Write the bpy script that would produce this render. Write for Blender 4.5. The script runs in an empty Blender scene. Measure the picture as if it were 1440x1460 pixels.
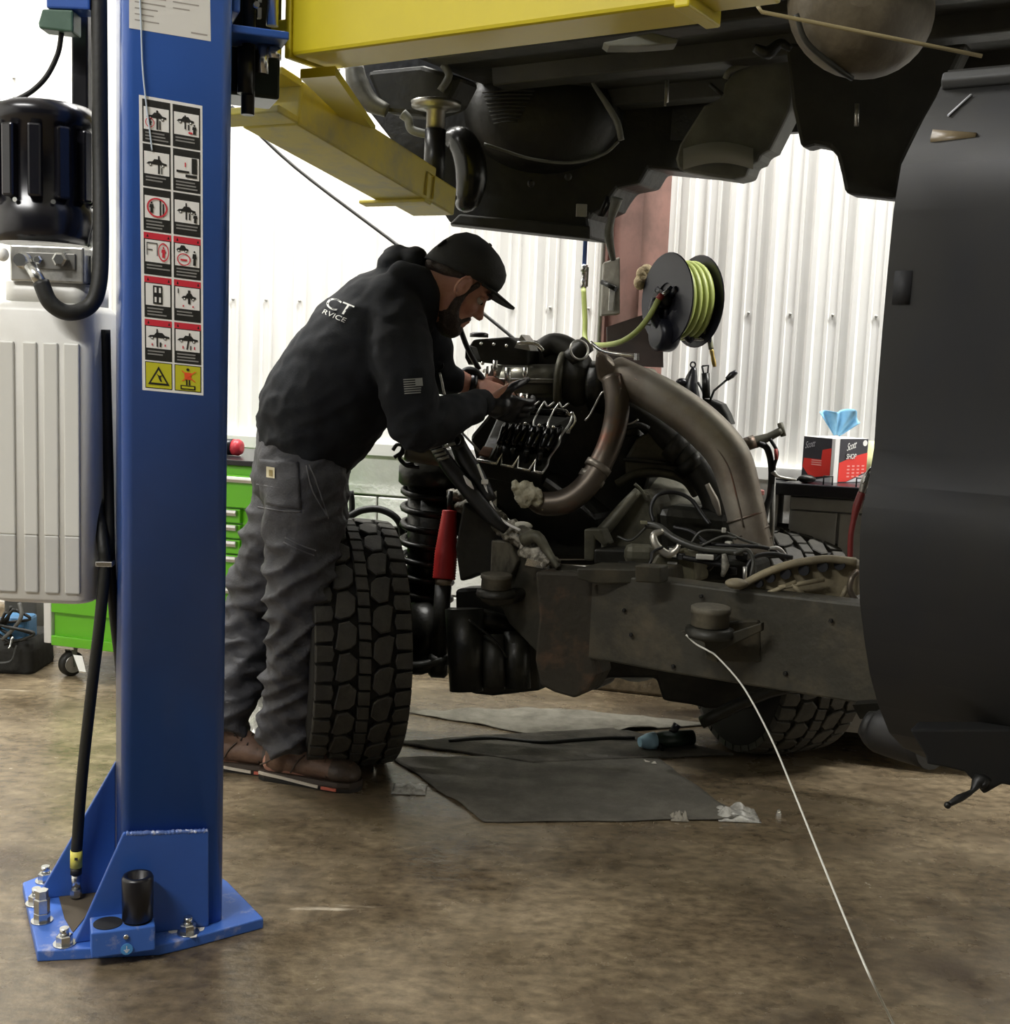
import bpy, bmesh, math, random
import numpy as np
from mathutils import Vector, Matrix, noise

# ------------------------------------------------------------------ camera
SC = bpy.context.scene
COL = SC.collection
V = Vector
FPX = 1700.0                      # focal length in pixels of the 1440 x 1460 frame
CAM = V((0.0, 0.0, 1.25))
PITCH, ROLL = math.radians(7.0), math.radians(2.3)
_f = V((0, math.cos(PITCH), -math.sin(PITCH)))
_u0 = V((0, math.sin(PITCH), math.cos(PITCH)))
_r = V((1, 0, 0)) * math.cos(ROLL) + _u0 * math.sin(ROLL)
_u = _u0 * math.cos(ROLL) - V((1, 0, 0)) * math.sin(ROLL)
camd = bpy.data.cameras.new('camera')
camd.sensor_fit = 'HORIZONTAL'; camd.sensor_width = 36.0; camd.lens = FPX / 1440 * 36.0
camd.clip_start = 0.02
cam = bpy.data.objects.new('camera', camd); COL.objects.link(cam)
_m = Matrix((_r, _u, -_f)).transposed().to_4x4(); _m.translation = CAM
cam.matrix_world = _m
SC.camera = cam

# ------------------------------------------------------------------ world, exposure
SC.view_settings.view_transform = 'Standard'
SC.view_settings.look = 'None'
SC.view_settings.gamma = 1.0
SC.view_settings.use_curve_mapping = False
SC.view_settings.exposure = 0.0
wd = bpy.data.worlds.new('shop_air'); SC.world = wd; wd.use_nodes = True
wd.node_tree.nodes['Background'].inputs[0].default_value = (0.95, 1.0, 1.0, 1)
wd.node_tree.nodes['Background'].inputs[1].default_value = 0.03

# ceiling strip lights of the shop: x, y, length, turn, watts
STRIPS = [(-2.9, 4.7, 2.4, -15, 165), (0.1, 4.0, 2.4, -15, 255), (2.9, 3.2, 2.4, -15, 290),
          (-2.8, -0.3, 2.4, -15, 260)]
STRIP_Z = 4.45
for i, (x, y, L, a, w) in enumerate(STRIPS):
    ld = bpy.data.lights.new('strip_light', 'AREA'); ld.shape = 'RECTANGLE'
    ld.size = L; ld.size_y = 0.16; ld.energy = w; ld.color = (1.0, 0.985, 0.965)
    lo = bpy.data.objects.new('strip_light', ld); COL.objects.link(lo)
    lo.location = (x, y, STRIP_Z - 0.02); lo.rotation_euler = (0, 0, math.radians(a))

# ------------------------------------------------------------------ pixel helpers (real depths are given by the caller)
def ray(px, py):
    return _f + _r * ((px - 720.0) / FPX) - _u * ((py - 730.0) / FPX)
def P(px, py, Y):
    d = ray(px, py); return CAM + d * (Y / d.y)
def Pz(px, py, z):
    d = ray(px, py); return CAM + d * ((z - CAM.z) / d.z)
def Pl(px, py, o, n):
    d = ray(px, py); return CAM + d * ((o - CAM).dot(n) / d.dot(n))
def sc_at(Y): return Y / FPX      # metres per pixel at depth Y

# ------------------------------------------------------------------ materials
def lin(h):
    h = h.lstrip('#'); out = []
    for i in (0, 2, 4):
        c = int(h[i:i+2], 16) / 255.0
        out.append(c / 12.92 if c <= 0.04045 else ((c + 0.055) / 1.055) ** 2.4)
    return (*out, 1.0)
MATS = {}
def mat(name, col, rough=0.5, metal=0.0, var=None, bump=None, spec=0.5, stretch=(1, 1, 1), clear=0.0, emit=None):
    """var = (second colour, noise scale, low, high); bump = (scale, strength)"""
    if name in MATS: return MATS[name]
    m = bpy.data.materials.new(name); m.use_nodes = True; nt = m.node_tree
    b = nt.nodes['Principled BSDF']
    b.inputs['Base Color'].default_value = lin(col); b.inputs['Roughness'].default_value = rough
    b.inputs['Metallic'].default_value = metal; b.inputs['Specular IOR Level'].default_value = spec
    if clear: b.inputs['Coat Weight'].default_value = clear; b.inputs['Coat Roughness'].default_value = 0.12
    if emit:
        b.inputs['Emission Color'].default_value = lin(emit[0]); b.inputs['Emission Strength'].default_value = emit[1]
    if var or bump:
        g = nt.nodes.new('ShaderNodeNewGeometry'); mp = nt.nodes.new('ShaderNodeMapping')
        mp.inputs['Scale'].default_value = stretch
        nt.links.new(g.outputs['Position'], mp.inputs['Vector'])
    if var:
        n = nt.nodes.new('ShaderNodeTexNoise'); n.inputs['Scale'].default_value = var[1]; n.inputs['Detail'].default_value = 6
        n.inputs['Roughness'].default_value = 0.65
        nt.links.new(mp.outputs[0], n.inputs['Vector'])
        r = nt.nodes.new('ShaderNodeValToRGB')
        r.color_ramp.elements[0].position = var[2]; r.color_ramp.elements[0].color = lin(col)
        r.color_ramp.elements[1].position = var[3]; r.color_ramp.elements[1].color = lin(var[0])
        nt.links.new(n.outputs['Fac'], r.inputs[0]); nt.links.new(r.outputs[0], b.inputs['Base Color'])
    if bump:
        n2 = nt.nodes.new('ShaderNodeTexNoise'); n2.inputs['Scale'].default_value = bump[0]; n2.inputs['Detail'].default_value = 4
        nt.links.new(mp.outputs[0], n2.inputs['Vector'])
        bp = nt.nodes.new('ShaderNodeBump'); bp.inputs['Strength'].default_value = bump[1]; bp.inputs['Distance'].default_value = 0.01
        nt.links.new(n2.outputs['Fac'], bp.inputs['Height']); nt.links.new(bp.outputs[0], b.inputs['Normal'])
    MATS[name] = m
    return m

# ------------------------------------------------------------------ mesh builder
def frame_of(axis):
    a = V(axis).normalized(); t = V((0, 0, 1)) if abs(a.z) < 0.9 else V((1, 0, 0))
    x = t.cross(a).normalized(); y = a.cross(x); return x, y, a
def spl(pts, k=6):
    pts = [V(p) for p in pts]
    if len(pts) < 3: return pts
    out = []
    q = [pts[0] * 2 - pts[1]] + pts + [pts[-1] * 2 - pts[-2]]
    for i in range(1, len(q) - 2):
        a, b, c, d = q[i-1], q[i], q[i+1], q[i+2]
        for j in range(k):
            t = j / k
            out.append(0.5 * ((2*b) + (c - a)*t + (2*a - 5*b + 4*c - d)*t*t + (3*b - a - 3*c + d)*t*t*t))
    out.append(pts[-1]); return out
def lerp_list(rs, n):
    if not isinstance(rs, (list, tuple)): return [rs] * n
    xs = np.linspace(0, len(rs) - 1, n); return list(np.interp(xs, range(len(rs)), rs))

WM = {}                           # world matrices of everything linked
class MB:
    def __init__(s): s.v = []; s.f = []; s.sm = []
    def add(s, vs, fs, smooth=False):
        o = len(s.v); s.v += [V(p) for p in vs]
        for f in fs: s.f.append([i + o for i in f]); s.sm.append(smooth)
        return s
    def corners(s, c):            # 8 corners: bottom ring 0-3, top ring 4-7
        return s.add(c, [(3, 2, 1, 0), (4, 5, 6, 7), (0, 1, 5, 4), (1, 2, 6, 5), (2, 3, 7, 6), (3, 0, 4, 7)])
    def box(s, c, size, R=None):
        c = V(c); hx, hy, hz = [q / 2 for q in size]; R = R or Matrix.Identity(3)
        pts = [c + R @ V((x * hx, y * hy, z * hz)) for z in (-1, 1) for x, y in ((-1, -1), (1, -1), (1, 1), (-1, 1))]
        return s.corners(pts)
    def prism(s, poly, ext):
        n = len(poly); poly = [V(p) for p in poly]; e = V(ext)
        nn = V((0, 0, 0))
        for i in range(n): nn += poly[i].cross(poly[(i + 1) % n])
        if nn.dot(e) > 0: poly = poly[::-1]
        return s.add(poly + [p + e for p in poly], [tuple(range(n)), tuple(range(2*n - 1, n - 1, -1))] +
                     [(i, i + n, (i + 1) % n + n, (i + 1) % n) for i in range(n)])
    def tube(s, pts, r, n=10, k=0, caps=True, flat=1.0):
        if k: pts = spl(pts, k)
        pts = [V(p) for p in pts]; rs = lerp_list(r, len(pts)); o = len(s.v)
        t0 = (pts[1] - pts[0]).normalized(); x, y, _ = frame_of(t0)
        for i, p in enumerate(pts):
            t = (pts[min(i + 1, len(pts) - 1)] - pts[max(i - 1, 0)]).normalized()
            x = (x - t * x.dot(t)).normalized(); y = t.cross(x)
            for j in range(n):
                a = 2 * math.pi * j / n
                s.v.append(p + x * (math.cos(a) * rs[i]) + y * (math.sin(a) * rs[i] * flat))
        for i in range(len(pts) - 1):
            for j in range(n):
                a, b = o + i*n + j, o + i*n + (j + 1) % n
                s.f.append([a, b, b + n, a + n]); s.sm.append(True)
        if caps:
            s.f.append([o + j for j in range(n)][::-1]); s.sm.append(False)
            e = o + (len(pts) - 1) * n
            s.f.append([e + j for j in range(n)]); s.sm.append(False)
        return s
    def lathe(s, prof, o, axis, n=24, smooth=True, arc=None):
        x, y, a = frame_of(axis); o = V(o); st = len(s.v); m = len(prof)
        for (r, h) in prof:
            for j in range(n):
                t = 2 * math.pi * j / n
                s.v.append(o + a * h + (x * math.cos(t) + y * math.sin(t)) * r)
        for i in range(m - 1):
            for j in range(n):
                p, q = st + i*n + j, st + i*n + (j + 1) % n
                s.f.append([p, q, q + n, p + n]); s.sm.append(smooth)
        s.f.append([st + j for j in range(n)][::-1]); s.sm.append(False)
        e = st + (m - 1) * n
        s.f.append([e + j for j in range(n)]); s.sm.append(False)
        return s
    def cyl(s, a, b, r, n=16): return s.tube([a, b], r, n)
    def ell(s, c, rad, R=None, n=20, m=12):
        c = V(c); R = R or Matrix.Identity(3); o = len(s.v)
        for i in range(1, m):
            th = math.pi * i / m
            for j in range(n):
                ph = 2 * math.pi * j / n
                s.v.append(c + R @ V((rad[0]*math.sin(th)*math.cos(ph), rad[1]*math.sin(th)*math.sin(ph), rad[2]*math.cos(th))))
        s.v.append(c + R @ V((0, 0, rad[2]))); s.v.append(c - R @ V((0, 0, rad[2])))
        for i in range(m - 2):
            for j in range(n):
                a, b = o + i*n + j, o + i*n + (j + 1) % n
                s.f.append([a, a + n, b + n, b]); s.sm.append(True)
        T, B = len(s.v) - 2, len(s.v) - 1
        for j in range(n):
            s.f.append([T, o + j, o + (j + 1) % n]); s.sm.append(True)
            q = o + (m - 2) * n
            s.f.append([B, q + (j + 1) % n, q + j]); s.sm.append(True)
        return s
    def torus(s, c, axis, R, r, n=28, m=8, a0=0.0, a1=2*math.pi):
        x, y, a = frame_of(axis); c = V(c)
        full = abs(a1 - a0) > 6.28
        pts = [c + (x * math.cos(t) + y * math.sin(t)) * R for t in np.linspace(a0, a1, n + (0 if full else 1), endpoint=not full)]
        if full:
            o = len(s.v)
            for i in range(n):
                t = 2*math.pi*i/n; d = x*math.cos(t) + y*math.sin(t)
                for j in range(m):
                    q = 2*math.pi*j/m; s.v.append(c + d*(R + r*math.cos(q)) + a*(r*math.sin(q)))
            for i in range(n):
                for j in range(m):
                    i2, j2 = (i + 1) % n, (j + 1) % m
                    s.f.append([o+i*m+j, o+i2*m+j, o+i2*m+j2, o+i*m+j2]); s.sm.append(True)
            return s
        return s.tube(pts, r, m)
    def loft(s, rings, caps=True, smooth=True):
        o = len(s.v); n = len(rings[0])
        for r in rings: s.v += [V(p) for p in r]
        for i in range(len(rings) - 1):
            for j in range(n):
                a, b = o + i*n + j, o + i*n + (j + 1) % n
                s.f.append([a, b, b + n, a + n]); s.sm.append(smooth)
        if caps:
            s.f.append([o + j for j in range(n)][::-1]); s.sm.append(False)
            e = o + (len(rings) - 1) * n; s.f.append([e + j for j in range(n)]); s.sm.append(False)
        return s
    def grid(s, fn, nu, nv, smooth=True):
        o = len(s.v)
        for i in range(nu + 1):
            for j in range(nv + 1): s.v.append(V(fn(i / nu, j / nv)))
        for i in range(nu):
            for j in range(nv):
                a = o + i*(nv + 1) + j; s.f.append([a, a + nv + 1, a + nv + 2, a + 1]); s.sm.append(smooth)
        return s
    def mesh(s, name, material, centre):
        me = bpy.data.meshes.new(name)
        me.from_pydata([tuple(p - centre) for p in s.v], [], s.f)
        me.polygons.foreach_set('use_smooth', s.sm)
        me.materials.append(material); me.update(); return me
    def build(s, name, material, parent=None, bevel=0.0, seg=2, kind=None, label=None, recalc=True, centre=None, auto=False):
        lo = V([min(p[i] for p in s.v) for i in range(3)]); hi = V([max(p[i] for p in s.v) for i in range(3)])
        c = centre if centre is not None else (lo + hi) / 2
        if centre is None and parent is None: c = V((c.x, c.y, lo.z))
        me = s.mesh(name, material, c)
        if recalc:
            bm = bmesh.new(); bm.from_mesh(me); bmesh.ops.recalc_face_normals(bm, faces=bm.faces); bm.to_mesh(me); bm.free()
        o = bpy.data.objects.new(name, me); place(o, Matrix.Translation(c), parent)
        if bevel:
            md = o.modifiers.new('bevel', 'BEVEL'); md.width = bevel; md.segments = seg; md.limit_method = 'ANGLE'
            md.angle_limit = math.radians(40)
        if kind: o['kind'] = kind
        if label: o['label'] = label
        return o
def place(o, W, parent=None):
    COL.objects.link(o); WM[o] = W
    if parent is not None:
        o.parent = parent; o.matrix_basis = WM[parent].inverted() @ W
    else: o.matrix_basis = W
    return o
def share(src, W, parent, name=None):       # another object with the same mesh
    o = bpy.data.objects.new(name or src.name.split('.')[0], src.data)
    for md in src.modifiers:
        if md.type == 'BEVEL':
            q = o.modifiers.new('bevel', 'BEVEL'); q.width = md.width; q.segments = md.segments; q.limit_method = md.limit_method; q.angle_limit = md.angle_limit
    return place(o, W, parent)
def tag(o, label, cat, group=None):
    o['label'] = label; o['category'] = cat
    if group: o['group'] = group
    return o
def thing(name, loc, label, cat, group=None):
    o = bpy.data.objects.new(name, None); o.empty_display_size = 0.1
    place(o, Matrix.Translation(V(loc))); return tag(o, label, cat, group)
def rz(a): return Matrix.Rotation(math.radians(a), 3, 'Z')
def text_mb(body, origin, right, up, size, depth=0.0006, shear=0.0, wide=1.0):
    """lettering as flat mesh, lower left corner at origin"""
    cu = bpy.data.curves.new('lettering', 'FONT'); cu.body = body; cu.size = size; cu.extrude = depth; cu.shear = shear
    ob = bpy.data.objects.new('lettering', cu); COL.objects.link(ob)
    dg = bpy.context.evaluated_depsgraph_get(); me = bpy.data.meshes.new_from_object(ob.evaluated_get(dg))
    mb = MB(); r = V(right).normalized(); u = V(up).normalized(); n = r.cross(u)
    mb.add([V(origin) + r * (p.co.x * wide) + u * p.co.y + n * (p.co.z + depth) for p in me.vertices], [list(f.vertices) for f in me.polygons])
    bpy.data.objects.remove(ob); bpy.data.meshes.remove(me); bpy.data.curves.remove(cu)
    return mb

# ------------------------------------------------------------------ helpers for organic surfaces
from mathutils.bvhtree import BVHTree
def remeshed(mb, voxel, smooth=4, disp=None, deci=None):
    me = mb.mesh('tmp', mat('temp_grey', '#808080'), V((0, 0, 0)))
    bm = bmesh.new(); bm.from_mesh(me); bmesh.ops.recalc_face_normals(bm, faces=bm.faces); bm.to_mesh(me); bm.free()
    ob = bpy.data.objects.new('tmp', me); COL.objects.link(ob)
    md = ob.modifiers.new('r', 'REMESH'); md.mode = 'VOXEL'; md.voxel_size = voxel; md.adaptivity = 0
    if smooth:
        sm = ob.modifiers.new('s', 'SMOOTH'); sm.iterations = smooth; sm.factor = 0.5
    dg = bpy.context.evaluated_depsgraph_get(); m2 = bpy.data.meshes.new_from_object(ob.evaluated_get(dg))
    bpy.data.objects.remove(ob); bpy.data.meshes.remove(me)
    out = MB()
    vs = [v.co.copy() for v in m2.vertices]
    if disp:
        nn = [v.normal.copy() for v in m2.vertices]
        vs = [p + q * disp(p) for p, q in zip(vs, nn)]
    out.add(vs, [list(f.vertices) for f in m2.polygons], True)
    bpy.data.meshes.remove(m2); return out
def eloft(mb, st, n=20):
    """st: list of (centre, A, B) half axes; closed ends with small caps"""
    rings = []
    c0, a0, b0 = st[0]; d0 = (st[0][0] - st[1][0]).normalized(); e0 = min(a0.length, b0.length)
    c1, a1, b1 = st[-1]; d1 = (st[-1][0] - st[-2][0]).normalized(); e1 = min(a1.length, b1.length)
    full = [(c0 + d0*e0*0.55, a0*0.35, b0*0.35), (c0 + d0*e0*0.38, a0*0.75, b0*0.75)] + list(st) + [(c1 + d1*e1*0.38, a1*0.75, b1*0.75), (c1 + d1*e1*0.55, a1*0.35, b1*0.35)]
    for c, a, b in full: rings.append([c + a*math.cos(t) + b*math.sin(t) for t in np.linspace(0, 2*math.pi, n, endpoint=False)])
    return mb.loft(rings)
def limb(mb, pts, rs, k=4, n=18):
    q = spl(pts, k); r = lerp_list(list(rs), len(q))
    mb.tube(q, r, n); mb.ell(q[0], (r[0],)*3, None, 14, 9); mb.ell(q[-1], (r[-1],)*3, None, 14, 9)
    return mb
def nz(p, sx, sy, sz): return noise.noise(V((p.x*sx, p.y*sy, p.z*sz)))
def ridge(x): return (1.0 - abs(x))**2 - 0.45
def bvh_of(mb): return BVHTree.FromPolygons([tuple(p) for p in mb.v], mb.f)
def project(mb, tree, d, off):
    d = V(d).normalized(); out = []
    for p in mb.v:
        h = tree.ray_cast(p, d)
        out.append((h[0] - d*off) if h[0] is not None else p)
    mb.v = out; return mb


# ------------------------------------------------------------------ the room
M_WALL = mat('white_steel_siding', '#f4f3ee', 0.42, 0, ('#ebeae4', 1.4, 0.4, 0.7))
M_BLOCK = mat('white_painted_block', '#f0efe9', 0.6, 0, ('#e4e3dc', 14, 0.4, 0.7), (60, 0.25))
M_CEIL = mat('white_ceiling', '#e9e8e2', 0.7)

def concrete():
    m = bpy.data.materials.new('stained_concrete'); m.use_nodes = True; nt = m.node_tree; b = nt.nodes['Principled BSDF']
    g = nt.nodes.new('ShaderNodeNewGeometry')
    def noi(scale, det, stretch=(1, 1, 1)):
        mp = nt.nodes.new('ShaderNodeMapping'); mp.inputs['Scale'].default_value = stretch
        n = nt.nodes.new('ShaderNodeTexNoise'); n.inputs['Scale'].default_value = scale; n.inputs['Detail'].default_value = det
        n.inputs['Roughness'].default_value = 0.62
        nt.links.new(g.outputs['Position'], mp.inputs[0]); nt.links.new(mp.outputs[0], n.inputs['Vector']); return n
    def ramp(n, p0, c0, p1, c1):
        r = nt.nodes.new('ShaderNodeValToRGB'); e = r.color_ramp.elements
        e[0].position = p0; e[0].color = lin(c0); e[1].position = p1; e[1].color = lin(c1)
        nt.links.new(n.outputs['Fac'], r.inputs[0]); return r
    def mix(f, a, c, mode='MIX'):
        x = nt.nodes.new('ShaderNodeMix'); x.data_type = 'RGBA'; x.blend_type = mode
        if hasattr(f, 'outputs'): nt.links.new(f.outputs[0], x.inputs[0])
        else: x.inputs[0].default_value = f
        nt.links.new(a.outputs[2] if a.bl_idname == 'ShaderNodeMix' else a.outputs[0], x.inputs[6])
        if isinstance(c, str): x.inputs[7].default_value = lin(c)
        else: nt.links.new(c.outputs[0], x.inputs[7])
        return x
    base = ramp(noi(2.4, 10, (0.9, 1.25, 1)), 0.34, '#5f523f', 0.68, '#9a8a6f')
    fine = ramp(noi(30, 9, (0.8, 1.2, 1)), 0.35, '#8c8c8c', 0.7, '#ffffff')
    c1 = mix(0.75, base, fine, 'MULTIPLY')
    st = ramp(noi(1.3, 7), 0.56, '#000000', 0.68, '#ffffff')         # oil stains
    c2 = mix(st, c1, '#463a2c')
    sc = ramp(noi(5.5, 10, (0.35, 2.2, 1)), 0.66, '#000000', 0.74, '#ffffff')   # pale scuffs
    c3 = mix(sc, c2, '#b9ae9a')
    nt.links.new(c3.outputs[2], b.inputs['Base Color'])
    rr = ramp(noi(3.0, 6), 0.3, '#5c5c5c', 0.7, '#b0b0b0'); nt.links.new(rr.outputs[0], b.inputs['Roughness'])
    bp = nt.nodes.new('ShaderNodeBump'); bp.inputs['Strength'].default_value = 0.25; bp.inputs['Distance'].default_value = 0.01
    n = noi(18, 8); nt.links.new(n.outputs['Fac'], bp.inputs['Height']); nt.links.new(bp.outputs[0], b.inputs['Normal'])
    return m
fl = MB().box((0, 1.0, -0.05), (11, 12, 0.1)).build('floor', concrete()); fl['kind'] = 'structure'
ce = MB().box((0, 1.0, 4.75), (11, 12, 0.1)).build('ceiling', M_CEIL); ce['kind'] = 'structure'
wl = MB().box((-5.45, 1.0, 2.35), (0.1, 12, 4.7)).build('wall_left', M_CEIL); wl['kind'] = 'structure'
wr = MB().box((5.45, 1.0, 2.35), (0.1, 12, 4.7)).build('wall_right', M_CEIL); wr['kind'] = 'structure'

WYAW = math.atan2(-0.61, 2.24); WO = V((0, 4.731, 0))
wdir = V((math.cos(WYAW), math.sin(WYAW), 0)); wout = V((math.sin(WYAW), -math.cos(WYAW), 0))   # wout: into the room
def WP(s, out, z): return WO + wdir * s + wout * out + V((0, 0, z))
back = MB().corners([WP(-5.6, -0.22, 0), WP(-5.6, -0.05, 0), WP(5.6, -0.05, 0), WP(5.6, -0.22, 0),
                     WP(-5.6, -0.22, 4.7), WP(-5.6, -0.05, 4.7), WP(5.6, -0.05, 4.7), WP(5.6, -0.22, 4.7)]).build('wall_back', M_BLOCK)
back['kind'] = 'structure'
# ribbed steel sheets, one object each
PITCH_R, NR = 0.152, 6
prof = []
for k in range(NR):
    x0 = k * PITCH_R
    prof += [(x0, 0.0), (x0 + 0.008, 0.018), (x0 + 0.026, 0.018), (x0 + 0.034, 0.0),
             (x0 + 0.066, 0.0), (x0 + 0.070, 0.005), (x0 + 0.078, 0.005), (x0 + 0.082, 0.0),
             (x0 + 0.108, 0.0), (x0 + 0.112, 0.005), (x0 + 0.120, 0.005), (x0 + 0.124, 0.0)]
prof.append((NR * PITCH_R, 0.0))
SHW = NR * PITCH_R
mb = MB(); vs = []; fs = []
n = len(prof)
for z in (0.9, 4.65):
    for off in (0, -0.003):
        for (x, h) in prof: vs.append(V((x, h + off, z)))
for i in range(n - 1):
    fs.append((i, i + 1, 2*n + i + 1, 2*n + i)); fs.append((n + i + 1, n + i, 3*n + i, 3*n + i + 1))
    fs.append((i + 1, i, n + i, n + i + 1)); fs.append((2*n + i, 2*n + i + 1, 3*n + i + 1, 3*n + i))
fs.append((0, 2*n, 3*n, n)); fs.append((n - 1, 2*n - 1, 4*n - 1, 3*n - 1))
mb.add(vs, fs)
R3 = Matrix((wdir, wout, V((0, 0, 1)))).transposed()
me_sheet = mb.mesh('siding_sheet', M_WALL, V((0, 0, 0)))
bm = bmesh.new(); bm.from_mesh(me_sheet); bmesh.ops.recalc_face_normals(bm, faces=bm.faces); bm.to_mesh(me_sheet); bm.free()
for k in range(-5, 6):
    W = R3.to_4x4(); W.translation = WP(k * SHW + 0.05, -0.02 + 0.0005 * (k % 2), 0)
    place(bpy.data.objects.new('siding_sheet', me_sheet), W, back)
mb = MB()
for z in (1.48, 2.4):
    for k in range(-24, 25):
        c = WP(k * PITCH_R + 0.05 + 0.095, -0.018, z); mb.lathe([(0.006, 0), (0.006, 0.006), (0.003, 0.008)], c, wout, 6)
mb.build('siding_screw', mat('screw_grey', '#a9a8a2', 0.4, 0.6), back, kind='stuff')
# painted block course below
blk = None
for row in range(5):
    for k in range(-14, 14):
        s0 = k * 0.41 + (0.205 if row % 2 else 0) + 0.07
        z0 = row * 0.195 - 0.08
        z1 = z0 + 0.187
        if row == 0: z0 = 0.0
        if abs(s0) > 5.2: continue
        R = R3.to_4x4(); R.translation = WP(s0, -0.055, 0)
        key = row == 0
        if row == 0:
            h = z1
        if blk is None or (row == 1 and blk[1] != 1):
            q = MB().corners([V((0, 0, z0)), V((0.402, 0, z0)), V((0.402, 0.05, z0)), V((0, 0.05, z0)),
                              V((0, 0, z1)), V((0.402, 0, z1)), V((0.402, 0.05, z1)), V((0, 0.05, z1))])
            o = q.build('block', M_BLOCK, None, bevel=0.004, centre=V((0, 0, z0)))
            COL.objects.unlink(o); WM.pop(o)
            R.translation = WP(s0, -0.055, z0)
            place(o, R, back); blk = (o, row, z0)
        else:
            R.translation = WP(s0, -0.055, z0); share(blk[0], R, back, 'block')
sill = MB().corners([WP(-5.6, -0.05, 0.862), WP(5.6, -0.05, 0.862), WP(5.6, 0.02, 0.862), WP(-5.6, 0.02, 0.862),
                     WP(-5.6, -0.05, 0.915), WP(5.6, -0.05, 0.915), WP(5.6, 0.02, 0.915), WP(-5.6, 0.02, 0.915)]).build('trim_1', mat('sill_white', '#d6d5cf', 0.5), bevel=0.004)
sill['kind'] = 'structure'
curb = MB().corners([WP(-5.6, -0.02, 0), WP(5.6, -0.02, 0), WP(5.6, 0.06, 0), WP(-5.6, 0.06, 0), WP(-5.6, -0.02, 0.085), WP(5.6, -0.02, 0.085), WP(5.6, 0.05, 0.085), WP(-5.6, 0.05, 0.085)]).build('trim_2', fl.data.materials[0], bevel=0.012)
curb['kind'] = 'structure'

# strip light housings under the ceiling
for i, (x, y, L, a, w) in enumerate(STRIPS):
    side = ['near the tool chest', 'over the raised cab', 'over the workbench', 'above the open floor'][i]
    t = thing('strip_light_fixture', (x, y, STRIP_Z), 'long white ceiling strip light fixture ' + side, 'light', 'ceiling strip lights')
    R = rz(a)
    MB().box((x, y, STRIP_Z + 0.05), (L + 0.05, 0.2, 0.08), R).build('housing', M_CEIL, t, bevel=0.01)
    for q in (-0.9, 0.9):
        c = V((x, y, 0)) + R @ V((q, 0, 0)); MB().cyl((c.x, c.y, STRIP_Z + 0.09), (c.x, c.y, 4.7), 0.01, 8).build('hanger_rod', mat('galv', '#b7b8b6', 0.35, 0.9), t)
# ------------------------------------------------------------------ two post lift
M_BLUE = mat('blue_paint', '#3159a6', 0.32, 0, ('#2d539c', 3, 0.4, 0.7), None, 0.5, clear=0.3)
M_BLUE2 = mat('blue_paint_worn', '#3c66b6', 0.4, 0, ('#9a9fba', 22, 0.55, 0.72))
M_STEEL = mat('bright_zinc', '#c9cac8', 0.25, 1.0)
M_DSTEEL = mat('dark_steel', '#2a2a28', 0.35, 0.7)
M_RUB = mat('black_rubber', '#15150f', 0.55, 0, None, (90, 0.1))
M_BLACK = mat('black_plastic', '#131318', 0.3, 0, None, None, 0.5)
M_YEL = mat('yellow_paint', '#d0bf1f', 0.4, 0, ('#c4b323', 2.2, 0.4, 0.7), None, 0.5, clear=0.15)
M_YEL2 = mat('yellow_paint_dusty', '#c3b23a', 0.5, 0, ('#a39a5c', 7, 0.42, 0.66), (50, 0.05))
M_WHITE = mat('white_vinyl', '#f2f1ec', 0.45)
M_INK = mat('black_ink', '#23231f', 0.5)
M_RED = mat('red_ink', '#d2303f', 0.5)
M_GRYI = mat('grey_ink', '#8d8c88', 0.5)
M_YINK = mat('yellow_ink', '#c8c42a', 0.5)
M_ORI = mat('orange_ink', '#ef5a2c', 0.5)

LYAW = math.radians(21)
LO = Pz(318, 1316, 0.022)
lu = V((math.cos(LYAW), math.sin(LYAW), 0)); lv = V((-math.sin(LYAW), math.cos(LYAW), 0)); UP = V((0, 0, 1))
def U(u, v, z): return LO + lu * u + lv * v + UP * (z - LO.z)
def Lp(px, py, v):                # where the sight line meets the plane v of the column frame
    return Pl(px, py, LO + lv * v, lv)
def Lu(px, py, v): return (Lp(px, py, v) - LO).dot(lu)
CW = -Lu(173, 1150, 0.0)          # column face width
lift = thing('two_post_lift', U(-CW/2, 0.12, 0), 'blue two post vehicle lift column with yellow swing arms', 'vehicle lift')
CD = 0.24
def rbox(mb, u0, u1, v0, v1, z0, z1):
    return mb.corners([U(u0, v0, z0), U(u1, v0, z0), U(u1, v1, z0), U(u0, v1, z0), U(u0, v0, z1), U(u1, v0, z1), U(u1, v1, z1), U(u0, v1, z1)])
def rpoly(r, u0, u1, v0, v1, n=5):
    out = []
    for cx, cy, a0 in ((u1 - r, v0 + r, -90), (u1 - r, v1 - r, 0), (u0 + r, v1 - r, 90), (u0 + r, v0 + r, 180)):
        for i in range(n + 1):
            a = math.radians(a0 + 90 * i / n); out.append((cx + r*math.cos(a), cy + r*math.sin(a)))
    return out
mb = MB(); pl = rpoly(0.022, -CW, 0, 0, CD)
mb.loft([[U(u, v, z) for u, v in pl] for z in (0.022, 3.6)]); mb.build('column', M_BLUE, lift)
rbox(MB(), -CW - 0.05, 0.05, -0.04, CD + 0.04, 3.6, 3.66).build('top_plate', M_BLUE, lift, bevel=0.005)

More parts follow.
